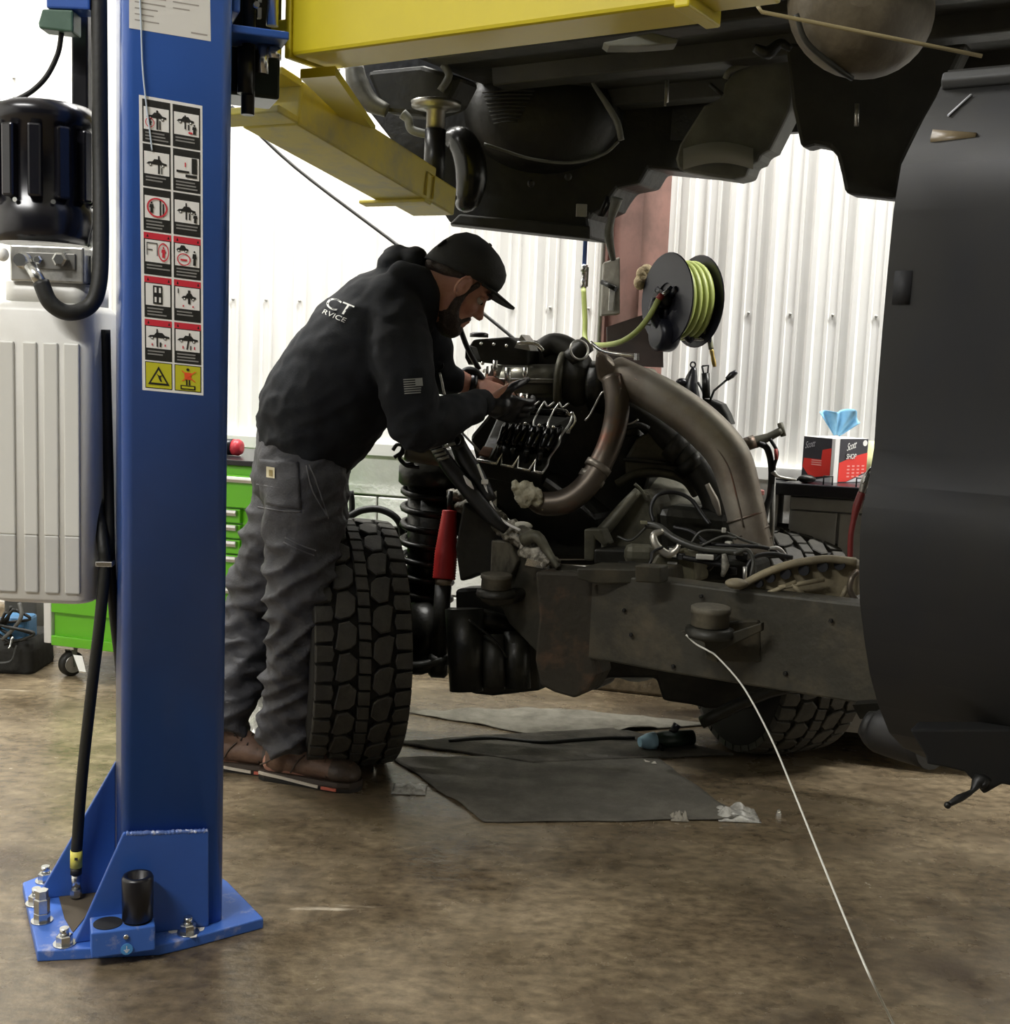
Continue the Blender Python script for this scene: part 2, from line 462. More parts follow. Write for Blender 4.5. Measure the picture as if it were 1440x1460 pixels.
# base plate with anchors
zt = 0.024
outl = [Pz(32, 1258, zt), Pz(53, 1356, zt), Pz(228, 1347, zt), Pz(268, 1338, zt), Pz(376, 1309, zt), Pz(324, 1256, zt)]
outl += [Pz(270, 1222, zt), Pz(100, 1232, zt)]
base = MB().prism([p - UP * zt for p in outl], UP * zt).build('base_plate', M_BLUE2, lift, bevel=0.003)
def anchor(px, py, tall, nm='anchor_bolt'):
    c = Pz(px, py, zt); b = MB()
    b.lathe([(0.023, 0), (0.023, 0.003)], c, UP, 20)
    b.lathe([(0.017, 0.003), (0.017, 0.019), (0.014, 0.021)], c, UP, 6, smooth=False)
    if tall: b.lathe([(0.0165, 0.021), (0.0165, 0.05), (0.0135, 0.052), (0.0135, 0.07)], c, UP, 6, smooth=False)
    else: b.lathe([(0.0095, 0.02), (0.0095, 0.036)], c, UP, 12)
    return b.build(nm, M_STEEL, base)
for px, py, tall in ((65, 1256, False), (52, 1288, False), (60, 1313, True), (92, 1346, False), (268, 1330, False)): anchor(px, py, tall)
c = Pz(290, 1262, zt)
# opening in the plate where the hose enters
pts = [Pz(x, y, zt + 0.0006) for x, y in ((82, 1272), (112, 1266), (140, 1270), (128, 1300), (104, 1330), (92, 1310))]
MB().prism(pts, UP * 0.001).build('floor_opening', mat('bare_floor_dark', '#4c4335', 0.9), base)
# chipped paint and dust patches around the front anchor
mb = MB()
rng = random.Random(4)
for i in range(26):
    q = Pz(262 + rng.gauss(0, 13), 1324 + rng.gauss(0, 6), zt + 0.0006); r = 0.003 + rng.random() * 0.007
    mb.prism([q + V((math.cos(a) * r * (0.6 + rng.random()), math.sin(a) * r * (0.5 + rng.random()), 0)) for a in np.linspace(0, 6.28, 8)[:-1]], UP * 0.0008)
mb.build('paint_chips', mat('chipped_white', '#d6d4cf', 0.7), base, kind='stuff')

# gusset plates
mb = MB()
p = [Lp(176, 1188, -0.012), Lp(298, 1184, -0.012), Lp(298, 1312, -0.012), Lp(106, 1340, -0.012)]
p[2].z = p[3].z = zt
mb.prism(p, lv * 0.0125); mb.build('gusset', M_BLUE, lift, bevel=0.003)
mb = MB()
p = [U(-CW, CD - 0.02, 0.33), U(-CW, CD - 0.02, zt), U(-CW - 0.17, CD - 0.02, zt)]
mb.prism(p, lv * 0.013); mb.build('gusset', M_BLUE, lift, bevel=0.003)
mb = MB()
q0, q1 = U(-CW + 0.015, 0, 0), U(-0.03, 0, 0); zz = Lp(176, 1188, 0).z
rng = random.Random(2); pts = []
a = Lp(180, 1189, -0.008); b_ = Lp(296, 1185, -0.008)
for i in range(60):
    pts.append(a.lerp(b_, i / 59) + UP * rng.uniform(-0.001, 0.001))
mb.tube(pts, [0.004 + 0.0025 * rng.random() for _ in range(60)], 6); mb.build('weld_bead', mat('weld_paint', '#5f78b4', 0.3, 0.2, ('#d8dcea', 60, 0.5, 0.62)), lift)

# adapter holder and black adapter cup
u0, u1 = Lu(130, 1330, -0.1), Lu(222, 1330, -0.1)
hold = rbox(MB(), u0, u1, -0.088, -0.012, zt, 0.078).build('adapter_holder', M_BLUE2, lift, bevel=0.003)
for f in (0.27, 0.74):
    MB().lathe([(0.029, 0), (0.029, 0.0012)], U(u0 + (u1 - u0) * f, -0.052, 0.0782), UP, 28).build('holder_hole_disc', mat('hole_shade_black', '#0c0d12', 0.8), hold)  # dark disc on the top face, the hole's shade put into its colour
c = U(u0 + (u1 - u0) * 0.55, -0.0895, 0.036)
MB().lathe([(0.012, 0), (0.012, 0.0012)], c, -lv, 24).build('ground_sticker', mat('sky_blue_ink', '#4f93cf', 0.5), hold)
mk = MB(); cc = c - lv * 0.0016
for (du, dz, w, h) in ((0, 0.003, 0.0012, 0.009), (0, -0.0015, 0.011, 0.0012), (0, -0.0042, 0.007, 0.0012), (0, -0.0068, 0.0035, 0.0012)):
    mk.corners([cc + lu*(du + a*w/2) + UP*(dz + b*h/2) - lv*e for b in (-1, 1) for a, e in ((-1, 0), (1, 0), (1, 0.0003), (-1, 0.0003))])
mk.build('ground_symbol', M_WHITE, hold)
MB().lathe([(0.0055, 0), (0.0055, 0.003), (0.003, 0.004)], U(u0 + (u1-u0)*0.54, -0.088, 0.062), -lv, 12).build('screw', M_STEEL, hold)
cup = MB().lathe([(0.026, 0), (0.031, 0.004), (0.032, 0.09), (0.029, 0.096), (0.022, 0.096), (0.021, 0.06)], U(u0 + (u1 - u0) * 0.74, -0.052, 0.0795), UP, 32).build('lift_pad_adapter', M_BLACK)
tag(cup, 'glossy black cylindrical lift adapter standing in the blue holder at the column base', 'adapter')

# ---- decals (flat print on the column face)
def face_quad(mb, q, v, w=0.0):
    return mb.add([Lp(x, y, v) for x, y in q], [(0, 1, 2, 3)])
DC = [(198, 135), (288.5, 151), (290, 564), (203, 556)]
def dpt(s, t, v):                 # decal sheet coordinates 0..1
    a = V(DC[0]).lerp(V(DC[1]), s); b = V(DC[3]).lerp(V(DC[2]), s); q = a.lerp(b, t); return Lp(q.x, q.y, v)
def prism_print(poly, v, e=0.0002):
    return [dpt(s, t, v) for s, t in poly]
sheet = MB().prism([dpt(s, t, -0.0002) for s, t in ((0, 0), (1, 0), (1, 1), (0, 1))], -lv * 0.0004).build('safety_decal', M_WHITE, lift, label='white safety decal with black and red pictograms')
PRN = {'k': MB(), 'r': MB(), 'w': MB(), 'y': MB(), 'o': MB(), 'g': MB()}
LEV = {'k': -0.0010, 'r': -0.0011, 'y': -0.0010, 'w': -0.0014, 'g': -0.0018, 'o': -0.0020}
EXT = 0.0
def pr(col, poly, dv=0.0): 
    pts = [dpt(s, t, LEV[col] - dv) for s, t in poly]; PRN[col].add(pts, [tuple(range(len(pts)))])
def rect(col, s0, t0, s1, t1, dv=0.0): pr(col, [(s0, t0), (s1, t0), (s1, t1), (s0, t1)], dv)
def ringp(col, cs, ct, rs, rt, w, dv=0.0, n=24):
    for i in range(n):
        a, b = 2*math.pi*i/n, 2*math.pi*(i+1)/n
        pr(col, [(cs + rs*math.cos(a), ct + rt*math.sin(a)), (cs + rs*math.cos(b), ct + rt*math.sin(b)),
                 (cs + rs*(1-w)*math.cos(b), ct + rt*(1-w)*math.sin(b)), (cs + rs*(1-w)*math.cos(a), ct + rt*(1-w)*math.sin(a))], dv)
def disc(col, cs, ct, rs, rt, dv=0.0, n=14):
    pr(col, [(cs + rs*math.cos(a), ct + rt*math.sin(a)) for a in np.linspace(0, 2*math.pi, n, endpoint=False)], dv)
ROWS = [0.0075, 0.1585, 0.309, 0.459, 0.6075, 0.754, 0.899, 0.993]
COLS = [(0.05, 0.492), (0.53, 0.965)]
rng = random.Random(11)
PX = {}
for r in range(6):
    for c in range(2):
        s0, s1 = COLS[c]; t0, t1 = ROWS[r] + 0.003, ROWS[r + 1] - 0.003; h = t1 - t0; w = s1 - s0
        rect('k', s0, t0, s1, t1)
        if r >= 3: rect('r', s0, t0, s1, t0 + h * 0.15)
        for sx in (0.1, 0.86):
            if r >= 3: pr('k', [(s0 + w*sx, t0 + h*0.11), (s0 + w*(sx+0.08), t0 + h*0.11), (s0 + w*(sx+0.04), t0 + h*0.03)], 0.0003)
        rect('w', s0 + w*0.05, t0 + h*0.17, s1 - w*0.05, t0 + h*0.70)
        for k in range(3 if (r + c) % 2 == 0 else 2):     # caption lines
            L = 0.55 + rng.random() * 0.3
            rect('g', s0 + w*0.1, t0 + h*(0.755 + k*0.075), s0 + w*(0.1 + L), t0 + h*(0.79 + k*0.075))
        def q(x, y): return (s0 + w*(0.05 + 0.9*x), t0 + h*(0.17 + 0.53*y))
        def car(x0, x1, y, kind='k', thin=False):
            yy = 0.12
            poly = [(x0, y), (x0 + 0.12*(x1-x0), y - yy*0.8), (x0 + 0.3*(x1-x0), y - yy), (x0 + 0.4*(x1-x0), y - 2.0*yy), (x0 + 0.68*(x1-x0), y - 2.0*yy), (x0 + 0.8*(x1-x0), y - yy), (x1, y - yy*0.7), (x1, y)]
            pr('k', [q(*p) for p in poly], 0.0012)
            for f in (0.2, 0.8):
                a = q(x0 + f*(x1-x0), y + 0.02); disc('k', a[0], a[1], w*0.055, h*0.035, 0.0014); disc('w', a[0], a[1], w*0.03, h*0.02, 0.0014)
        def rr(x0, y0, x1, y1, col='k'):
            a, b = q(x0, y0), q(x1, y1); rect(col, a[0], a[1], b[0], b[1], 0.0016)
        def man(x, y0, y1, col='k'):
            a = q(x, y0); disc(col, a[0], a[1], w*0.035, h*0.025, 0.0018)
            hh = y1 - y0
            pr(col, [q(x - 0.07, y0 + 0.15*hh), q(x + 0.07, y0 + 0.15*hh), q(x + 0.09, y0 + 0.5*hh), q(x + 0.05, y0 + 0.5*hh), q(x + 0.06, y1), q(x - 0.06, y1), q(x - 0.05, y0 + 0.5*hh), q(x - 0.09, y0 + 0.5*hh)], 0.0018)
        def ring(x, y, rx=0.22, ry=0.3):
            a = q(x, y); ringp('r', a[0], a[1], w*rx*0.9, h*ry*0.53, 0.16, 0.002)
        kd = (r, c)
        if kd == (0, 0): car(0.1, 0.9, 0.45); rr(0.5, 0.1, 0.58, 0.95); rr(0.62, 0.55, 0.67, 0.95); ring(0.24, 0.68, 0.18, 0.22); man(0.24, 0.58, 0.8)
        elif kd == (0, 1): car(0.1, 0.8, 0.4); rr(0.42, 0.1, 0.48, 0.72); rr(0.56, 0.5, 0.62, 0.75); man(0.82, 0.5, 0.9); rr(0.58, 0.82, 0.74, 0.9, 'r')
        elif kd == (1, 0): car(0.08, 0.9, 0.55); rr(0.55, 0.15, 0.62, 0.95); rr(0.68, 0.65, 0.72, 0.95)
        elif kd == (1, 1): rr(0.08, 0.62, 0.6, 0.72); rr(0.7, 0.02, 0.92, 0.72); rr(0.45, 0.78, 0.92, 0.9); rr(0.42, 0.25, 0.47, 0.45, 'r')
        elif kd == (2, 0): ring(0.5, 0.5, 0.42, 0.44); rr(0.6, 0.12, 0.66, 0.88); rr(0.72, 0.3, 0.78, 0.88); man(0.28, 0.3, 0.75)
        elif kd == (2, 1): car(0.08, 0.85, 0.5); rr(0.44, 0.1, 0.5, 0.85); rr(0.58, 0.55, 0.64, 0.85); man(0.84, 0.55, 0.95)
        elif kd == (3, 0): rr(0.06, 0.12, 0.5, 0.16); rr(0.06, 0.12, 0.09, 0.7); rr(0.47, 0.12, 0.5, 0.7); rr(0.06, 0.42, 0.3, 0.46); ring(0.74, 0.5, 0.22, 0.42); man(0.74, 0.3, 0.75, 'r')
        elif kd == (3, 1): car(0.05, 0.55, 0.3); ring(0.36, 0.7, 0.28, 0.28); rr(0.22, 0.68, 0.5, 0.76, 'r'); man(0.8, 0.3, 0.92)
        elif kd == (4, 0): rr(0.3, 0.08, 0.68, 0.92); rr(0.36, 0.16, 0.44, 0.4, 'w'); rr(0.54, 0.16, 0.62, 0.4, 'w'); rr(0.36, 0.6, 0.44, 0.84, 'w'); rr(0.54, 0.6, 0.62, 0.84, 'w')
        elif kd == (4, 1): car(0.25, 0.85, 0.5); rr(0.52, 0.12, 0.62, 0.75); rr(0.1, 0.08, 0.14, 0.3); rr(0.3, 0.82, 0.36, 0.9, 'r'); rr(0.7, 0.82, 0.76, 0.9, 'r')
        elif kd == (5, 0): car(0.06, 0.95, 0.5); rr(0.42, 0.1, 0.48, 0.92); rr(0.55, 0.7, 0.62, 0.92); rr(0.22, 0.78, 0.27, 0.88, 'r'); rr(0.75, 0.78, 0.8, 0.88, 'r')
        else: car(0.06, 0.92, 0.5); pr('k', [q(0.56, 0.12), q(0.62, 0.14), q(0.5, 0.92), q(0.44, 0.9)], 0.0016); rr(0.6, 0.72, 0.65, 0.92); rr(0.28, 0.75, 0.33, 0.88, 'r'); rr(0.76, 0.75, 0.81, 0.88, 'r')
for c in range(2):
    s0, s1 = COLS[c]; t0, t1 = ROWS[6] + 0.002, ROWS[7] - 0.002; w = s1 - s0; h = t1 - t0
    rect('k', s0, t0, s1, t1); 
    pr('y', [(s0 + w*0.03, t0 + h*0.03), (s1 - w*0.03, t0 + h*0.03), (s1 - w*0.03, t1 - h*0.03), (s0 + w*0.03, t1 - h*0.03)], 0.0003)
    def q(x, y): return (s0 + w*x, t0 + h*y)
    if c == 0:
        pr('k', [q(0.1, 0.85), q(0.9, 0.85), q(0.5, 0.15)], 0.0012)
        pr('y', [q(0.21, 0.78), q(0.79, 0.78), q(0.5, 0.29)], 0.0016)
        pr('k', [q(0.4, 0.42), q(0.52, 0.5), q(0.63, 0.48), q(0.57, 0.57), q(0.62, 0.72), q(0.56, 0.73), q(0.5, 0.62), q(0.47, 0.52)], 0.0022)
    else:
        disc('k', *q(0.5, 0.17), w*0.06, h*0.055, 0.0012); pr('o', [q(0.36, 0.28), q(0.64, 0.28), q(0.62, 0.55), q(0.38, 0.55)], 0.0)
        for a, b in (((0.24, 0.22), (0.74, 0.62)), ((0.76, 0.22), (0.26, 0.62))):
            pr('o', [q(*a), q(a[0] + 0.06, a[1]), q(b[0] + 0.06, b[1]), q(*b)], 0.0004)
        for x in (0.43, 0.53): pr('k', [q(x, 0.56), q(x + 0.05, 0.56), q(x + 0.05, 0.76), q(x, 0.76)], 0.0012)
        pr('k', [q(0.22, 0.77), q(0.78, 0.77), q(0.78, 0.93), q(0.22, 0.93)], 0.0012); pr('y', [q(0.27, 0.81), q(0.73, 0.81), q(0.73, 0.89), q(0.27, 0.89)], 0.0016)
for k, nm, mt in (('k', 'black_print', M_INK), ('r', 'red_print', M_RED), ('w', 'white_print', M_WHITE), ('y', 'yellow_print', M_YINK), ('o', 'orange_print', M_ORI), ('g', 'caption_print', M_GRYI)):
    PRN[k].build(nm, mt, sheet, kind='stuff', recalc=False)
# upper notice
TC = [(184, -50), (299, -32), (300.5, 59), (184, 40)]
def tpt(s, t, v):
    a = V(TC[0]).lerp(V(TC[1]), s); b = V(TC[3]).lerp(V(TC[2]), s); q = a.lerp(b, t); return Lp(q.x, q.y, v)
notice = MB().prism([tpt(s, t, -0.0002) for s, t in ((0, 0), (1, 0), (1, 1), (0, 1))], -lv * 0.0004).build('notice_decal', mat('laminated_paper', '#e6e4dd', 0.2, 0, None, (9, 0.3)), lift, label='white laminated notice with faint grey lines of text')
mb = MB(); rng = random.Random(5)
for i in range(9):
    for s0 in (0.07, 0.54):
        if s0 > 0.5 and i > 5: continue
        t = 0.08 + i * 0.095; L = 0.18 + rng.random() * 0.22
        mb.add([tpt(a, b, -0.0009) for a, b in ((s0, t), (s0 + L, t), (s0 + L, t + 0.02), (s0, t + 0.02))], [(0, 1, 2, 3)])
mb.add([tpt(a, b, -0.0009) for a, b in ((0.76, 0.9), (0.96, 0.9), (0.96, 0.925), (0.76, 0.925))], [(0, 1, 2, 3)])
mb.build('text_print', mat('faded_ink', '#a6a098', 0.6), notice, kind='stuff', recalc=False)
# thin pull cord in front of the face
cord = MB().tube([Lp(198, -40, -0.004), Lp(201, 30, -0.004), Lp(203, 90, -0.004), Lp(207, 135, -0.004), Lp(214, 190, -0.004), Lp(217, 215, -0.003)], 0.0017, 6, 6).build('release_cord', mat('pale_cord', '#b9c6d3', 0.5), lift)

# ---- carriage and chains in the slot of the column
cu0 = 0.0
mb = MB()
rbox(mb, 0.0, 0.016, 0.02, 0.20, 1.93, 2.6)
mb.build('carriage_edge', M_BLUE, lift, bevel=0.004)
zc = P(345, 62, 2.6).z
rbox(MB(), 0.0, 0.115, 0.02, 0.17, zc - 0.008, zc + 0.008).build('carriage_shelf', M_BLUE, lift, bevel=0.003)
rbox(MB(), 0.012, 0.12, 0.14, 0.24, 1.92, 2.6).build('carriage_back', M_DSTEEL, lift, bevel=0.004)
MB().cyl(U(0.045, 0.10, zc - 0.15), U(0.045, 0.10, zc + 0.6), 0.014, 14).build('arm_pin', M_DSTEEL, lift)
MB().cyl(U(0.09, 0.08, zc + 0.03), U(0.09, 0.08, zc + 0.6), 0.013, 14).build('guide_rod', M_STEEL, lift)
mb = MB()
for i in range(9): mb.box(U(0.062, 0.075, zc + 0.05 + i*0.03), (0.008, 0.014, 0.02), rz(19))
mb.build('lift_chain', M_STEEL, lift, kind='stuff')
MB().cyl(U(0.05, 0.05, zc + 0.055), U(0.05, 0.03, zc + 0.055), 0.006, 12).build('pin_head', M_STEEL, lift)
lowz = P(350, 158, 2.75).z
rbox(MB(), 0.008, 0.115, 0.12, 0.24, lowz, zc - 0.01).build('arm_yoke', mat('greasy_green_black', '#1b231b', 0.3, 0.5), lift, bevel=0.006)
MB().cyl(U(0.036, 0.08, lowz - 0.005), U(0.036, 0.08, zc - 0.02), 0.016, 16).build('arm_pin', M_DSTEEL, lift)
MB().cyl(U(0.072, 0.085, lowz + 0.04), U(0.072, 0.085, zc - 0.01), 0.012, 16).build('arm_pin', M_STEEL, lift)
MB().cyl(U(0.095, 0.085, zc - 0.035), U(0.095, 0.085, zc - 0.012), 0.016, 12).build('arm_bolt', M_STEEL, lift)

# ---- swing arms
z1 = P(415, 80, 2.60).z
fl_, fr_, bl_, br_ = Pz(415, 80, z1), Pz(985, 3, z1), Pz(472, 110, z1), Pz(1010, 34, z1)
ax = (fr_ - fl_).normalized(); wv = V((-ax.y, ax.x, 0))
AW = abs((br_ - fl_).dot(wv)); AL = (fr_ - fl_).length
AH = 0.19
def arm_box(mb, o, ax, wv, a0, a1, w0, w1, h0, h1, drop=0.0):
    L = max(a1 - a0, 1e-6)
    c = []
    for h in (h0, h1):
        for a, w in ((a0, w0), (a1, w0), (a1, w1), (a0, w1)): c.append(o + ax * a + wv * w + UP * h)
    return mb.corners(c)
arm = arm_box(MB(), fl_, ax, wv, 0.0, AL, 0, AW, 0, AH).build('swing_arm', M_YEL, lift, bevel=0.008, label='yellow swing arm reaching toward the bed')
arm_box(MB(), fl_, ax, wv, -0.016, 0.0, -0.004, AW * 0.92, -0.004, AH + 0.05).build('end_plate', M_YEL, arm, bevel=0.003)
mb = MB(); q = U(0.03, 0.035, z1 + 0.035)
mb.prism([fl_ + ax * (-0.016) + UP * 0.05, fl_ + ax * (-0.016) + UP * 0.078, fl_ - ax * 0.06 + UP * 0.078 , fl_ - ax * 0.098 + UP * 0.068, fl_ - ax * 0.098 + UP * 0.05], wv * 0.1)
mb.build('pivot_lug', M_YEL, arm, bevel=0.004)
e1 = (Pz(1085, 17, z1) - fl_).dot(ax)
arm_box(MB(), fl_, ax, wv, AL - 0.005, max(e1, AL + 0.12), 0.03, AW - 0.02, 0.012, AH - 0.02).build('arm_extension', M_YEL, arm, bevel=0.005)
arm_box(MB(), fl_, ax, wv, AL - 0.03, AL, -0.006, AW + 0.006, -0.008, AH + 0.006).build('arm_collar', M_YEL, arm, bevel=0.004)

A, B = P(407, 167, 2.86), P(618, 291, 3.50)
ax2 = (B - A); AL2 = ax2.length; ax2.normalize(); h2 = V((ax2.x, ax2.y, 0)).normalized(); wv2 = V((-h2.y, h2.x, 0)); up2 = wv2.cross(-ax2).normalized()
if up2.z < 0: up2 = -up2
AW2 = 0.165
def arm2(a0, a1, w0, w1, h0, h1):
    c = [A + ax2*a + wv2*w + up2*h for h in (h0, h1) for a, w in ((a0, w0), (a1, w0), (a1, w1), (a0, w1))]
    return MB().corners(c)
arm_b = arm2(0.05, AL2, 0, AW2, 0, 0.105).build('swing_arm', M_YEL2, lift, bevel=0.006, label='dusty yellow swing arm reaching under the cab')
arm2(-0.03, 0.05, 0.0, AW2 + 0.05, 0.002, 0.02).build('pivot_plate', M_YEL2, arm_b, bevel=0.004)
arm2(-0.03, 0.05, 0.0, AW2 + 0.05, 0.09, 0.108).build('pivot_plate', M_YEL2, arm_b, bevel=0.004)
arm2(AL2 - 0.01, AL2 + 0.15, 0.012, AW2 - 0.01, 0.008, 0.09).build('arm_extension', M_YEL2, arm_b, bevel=0.006)
arm2(AL2 - 0.06, AL2 - 0.02, -0.005, AW2 + 0.05, -0.01, 0.0).build('stop_lip', M_YEL2, arm_b, bevel=0.003)
mb = MB(); mb.tube([A + ax2*(AL2 - 0.055) + up2*0.01 - wv2*0.004, A + ax2*(AL2 - 0.055) + up2*0.075 - wv2*0.004, A + ax2*(AL2 - 0.015) + up2*0.075 - wv2*0.004, A + ax2*(AL2 - 0.015) + up2*0.01 - wv2*0.004], 0.003, 6)
mb.build('wire_clip', M_YEL2, arm_b)
MB().prism([Pz(428, 112, z1 - 0.03), Pz(478, 108, z1 - 0.03), Pz(535, 190, z1 - 0.03), Pz(505, 186, z1 - 0.03)], UP * 0.02).build('arm_gear_guard', M_YEL, lift)
pc = P(622, 150, 3.62); pb = P(619, 262, 3.62); pb = V((pc.x, pc.y, pb.z - 0.02))
post = MB().cyl(pb, V((pc.x, pc.y, P(622, 185, 3.62).z)), 0.031, 20).build('pad_stem', M_DSTEEL, arm_b)
MB().lathe([(0.028, -0.085), (0.028, -0.02), (0.04, -0.014), (0.072, -0.008), (0.075, 0.008), (0.06, 0.012)], pc, UP, 32).build('lift_pad', mat('worn_steel', '#8c8a82', 0.35, 0.9), arm_b)
# ------------------------------------------------------------------ hydraulic power unit beside the column
M_TANK = mat('milky_plastic', '#dad9d2', 0.38, 0, ('#cfcdc4', 5, 0.4, 0.7))
M_ALU = mat('cast_aluminium', '#c2c1bb', 0.38, 0.85, ('#9a9993', 30, 0.45, 0.7))
YP = 2.60
def zp(py, Y=YP, px=58): return P(px, py, Y).z
cx = P(58, 250, YP); MC = V((cx.x, cx.y + 0.02, 0))
pu = thing('hydraulic_power_unit', V((MC.x, MC.y, zp(862))), 'black motor with milky white oil tank hanging beside the blue column', 'power unit')
r0 = 70 * sc_at(YP)
body = MB().lathe([(r0*0.90, zp(348)), (r0*0.97, zp(335)), (r0*0.99, zp(300)), (r0*0.90, zp(292)), (r0*0.90, zp(182)), (r0*0.985, zp(178)), (r0*0.985, zp(162)), (r0*0.9, zp(150)), (r0*0.5, zp(146))], V((MC.x, MC.y, 0)), UP, 40).build('motor', mat('gloss_black_motor', '#14141a', 0.25, 0.1, None, None, 0.6), pu)
for k in range(12):
    a = 2*math.pi*k/12 + 0.2; d = V((math.cos(a), math.sin(a), 0)); 
    R = Matrix((d, V((-d.y, d.x, 0)), UP)).transposed()
    MB().box(V((MC.x, MC.y, (zp(186)+zp(288))/2)) + d*r0*0.93, (0.03, 0.028, zp(186)-zp(288)), R).build('fin', MATS['gloss_black_motor'], body, bevel=0.005)
for a in (-100, -60, -130):
    d = V((math.cos(math.radians(a)), math.sin(math.radians(a)), 0)); c = V((MC.x, MC.y, zp(293))) + d*r0*0.98
    MB().lathe([(0.005, 0), (0.005, 0.006)], c, d, 8).build('screw', M_STEEL, body)
bx0, bx1 = P(14, 375, 2.51), P(119, 375, 2.51)
bw = (bx1 - bx0).length; bc = (bx0 + bx1) / 2
blk_ = MB().box(V((bc.x, bc.y + 0.055, (zp(350, 2.51) + zp(402, 2.51))/2)), (bw, 0.11, zp(350, 2.51) - zp(402, 2.51))).build('valve_block', M_ALU, pu, bevel=0.004)
yb = bc.y
MB().box(V((bc.x + 0.006, yb - 0.002, (zp(358, 2.51)+zp(386, 2.51))/2)), (bw*0.72, 0.006, 0.034)).build('recess_plate', mat('shadow_alu', '#7c7b76', 0.5, 0.7), blk_, bevel=0.002)  # raised plate in darker aluminium, a recess's shade put into its colour
for px, r, h in ((90, 0.0155, 0.022), (57, 0.0095, 0.014)):
    c = P(px, 371, yb); MB().lathe([(r*1.15, 0), (r*1.15, 0.003), (r, 0.003), (r, h), (r*0.7, h + 0.003)], c, (0, -1, 0), 6, smooth=False).build('hex_plug', M_STEEL, blk_)
c = P(36, 372, yb); MB().lathe([(0.018, 0), (0.018, 0.012), (0.013, 0.012), (0.013, 0.03)], c, (0, -1, 0), 12).build('hose_fitting', M_STEEL, blk_)
MB().box(P(124, 388, 2.56), (0.02, 0.05, 0.08)).build('lowering_valve', mat('dark_blue_coil', '#232a45', 0.4), blk_, bevel=0.003)
MB().cyl(P(131, 365, 2.55), P(131, 425, 2.55), 0.006, 10).build('valve_stem', M_STEEL, blk_)
MB().ell(P(4, 363, 2.5), (0.012, 0.012, 0.014)).build('fill_cap', M_WHITE, blk_)
# tank
tx0, tx1 = P(-22, 620, 2.50).x, P(128, 620, 2.50).x
ty0 = 2.50; ty1 = 2.70
def rr2(x0, x1, y0, y1, r, z, n=5):
    return [V((a, b, z)) for a, b in rpoly(r, x0, x1, y0, y1, n)]
zb = zp(862, 2.5); zt_ = zp(428, 2.5)
rings = []
for f, ins in ((0, 0.018), (0.008, 0.006), (0.02, 0.0), (0.965, 0.0), (0.99, 0.01), (1.0, 0.03)):
    z = zb + (zt_ - zb) * f; rings.append(rr2(tx0 + ins, tx1 - ins, ty0 + ins, ty1 - ins, 0.03, z))
tank = MB().loft(rings).build('oil_tank', M_TANK, pu)
nk = [rr2(tx0 + 0.03, tx1 - 0.012, ty0 + 0.02, ty1 - 0.02, 0.03, z) for z in (zt_ - 0.005, zp(402, 2.5))]
MB().loft(nk).build('tank_neck', M_TANK, tank)
zoil = zp(763, 2.5)
for a, b in ((-16, 22), (34, 54), (63, 84), (92, 114)):
    xa, xb = P(a, 640, 2.5).x, P(b, 640, 2.5).x
    z0_, z1_ = zp(845, 2.5), zp(488, 2.5)
    MB().box(V(((xa + xb)/2, ty0 - 0.001, (z1_ + zoil)/2)), (xb - xa, 0.008, z1_ - zoil)).build('tank_panel', mat('milky_panel', '#d2d1c9', 0.42), tank, bevel=0.003)
    MB().box(V(((xa + xb)/2, ty0 - 0.001, (z0_ + zoil)/2)), (xb - xa, 0.008, zoil - z0_)).build('tank_panel', mat('oil_behind_plastic', '#bfbeb8', 0.42), tank, bevel=0.003)
# hoses of the unit
MB().cyl(P(43, 378, 2.47), P(60, 406, 2.46), 0.0125, 16).build('hose_crimp', M_STEEL, pu)
MB().tube([P(58, 402, 2.46), P(72, 432, 2.46), P(98, 446, 2.47), P(128, 436, 2.49), P(141, 405, 2.5), P(144, 340, 2.52), P(143, 220, 2.55), P(142, 90, 2.56), P(141, -60, 2.57)], 0.0165, 14, 8).build('pressure_hose', M_RUB, pu)
MB().tube([P(112, 415, 2.74), P(121, 520, 2.70), P(134, 660, 2.62), P(146, 770, 2.54), P(149, 805, 2.53), P(143, 880, 2.52), P(130, 990, 2.52), P(117, 1110, 2.53), P(109, 1214, 2.545)], 0.0125, 12, 8).build('return_hose', M_RUB, pu)
yl = MB().tube([P(109, 1212, 2.545), P(108.5, 1236, 2.545)], 0.0132, 14).build('hose_label', mat('yellow_label', '#d8cf5a', 0.5), pu)
MB().box(P(108.5, 1225, 2.53), (0.007, 0.001, 0.006)).build('label_mark', M_INK, yl)
MB().tube([P(108.5, 1236, 2.545), P(108.5, 1246, 2.545)], 0.0125, 12).build('hose_end', M_RUB, pu)
mb = MB(); mb.cyl(P(108.5, 1245, 2.545), P(108.5, 1268, 2.545), 0.0105, 14); mb.lathe([(0.013, 0), (0.013, 0.018)], P(108.5, 1278, 2.545), UP, 6, smooth=False)
mb.cyl(P(108.5, 1282, 2.545), P(109, 1292, 2.545), 0.009, 12); mb.cyl(P(107, 1288, 2.545), P(124, 1287, 2.56), 0.0085, 12)
mb.build('steel_elbow', M_STEEL, pu)
MB().tube([P(150, 470, 2.58), P(152, 560, 2.585), P(155, 680, 2.585), P(157, 790, 2.56), P(162, 870, 2.57), P(170, 940, 2.60), P(176, 1010, 2.66)], 0.011, 12, 8).build('side_hose', M_RUB, pu)
MB().box(P(150, 803, 2.53), (0.036, 0.03, 0.012), rz(8)).build('hose_clamp', M_STEEL, pu, bevel=0.002)
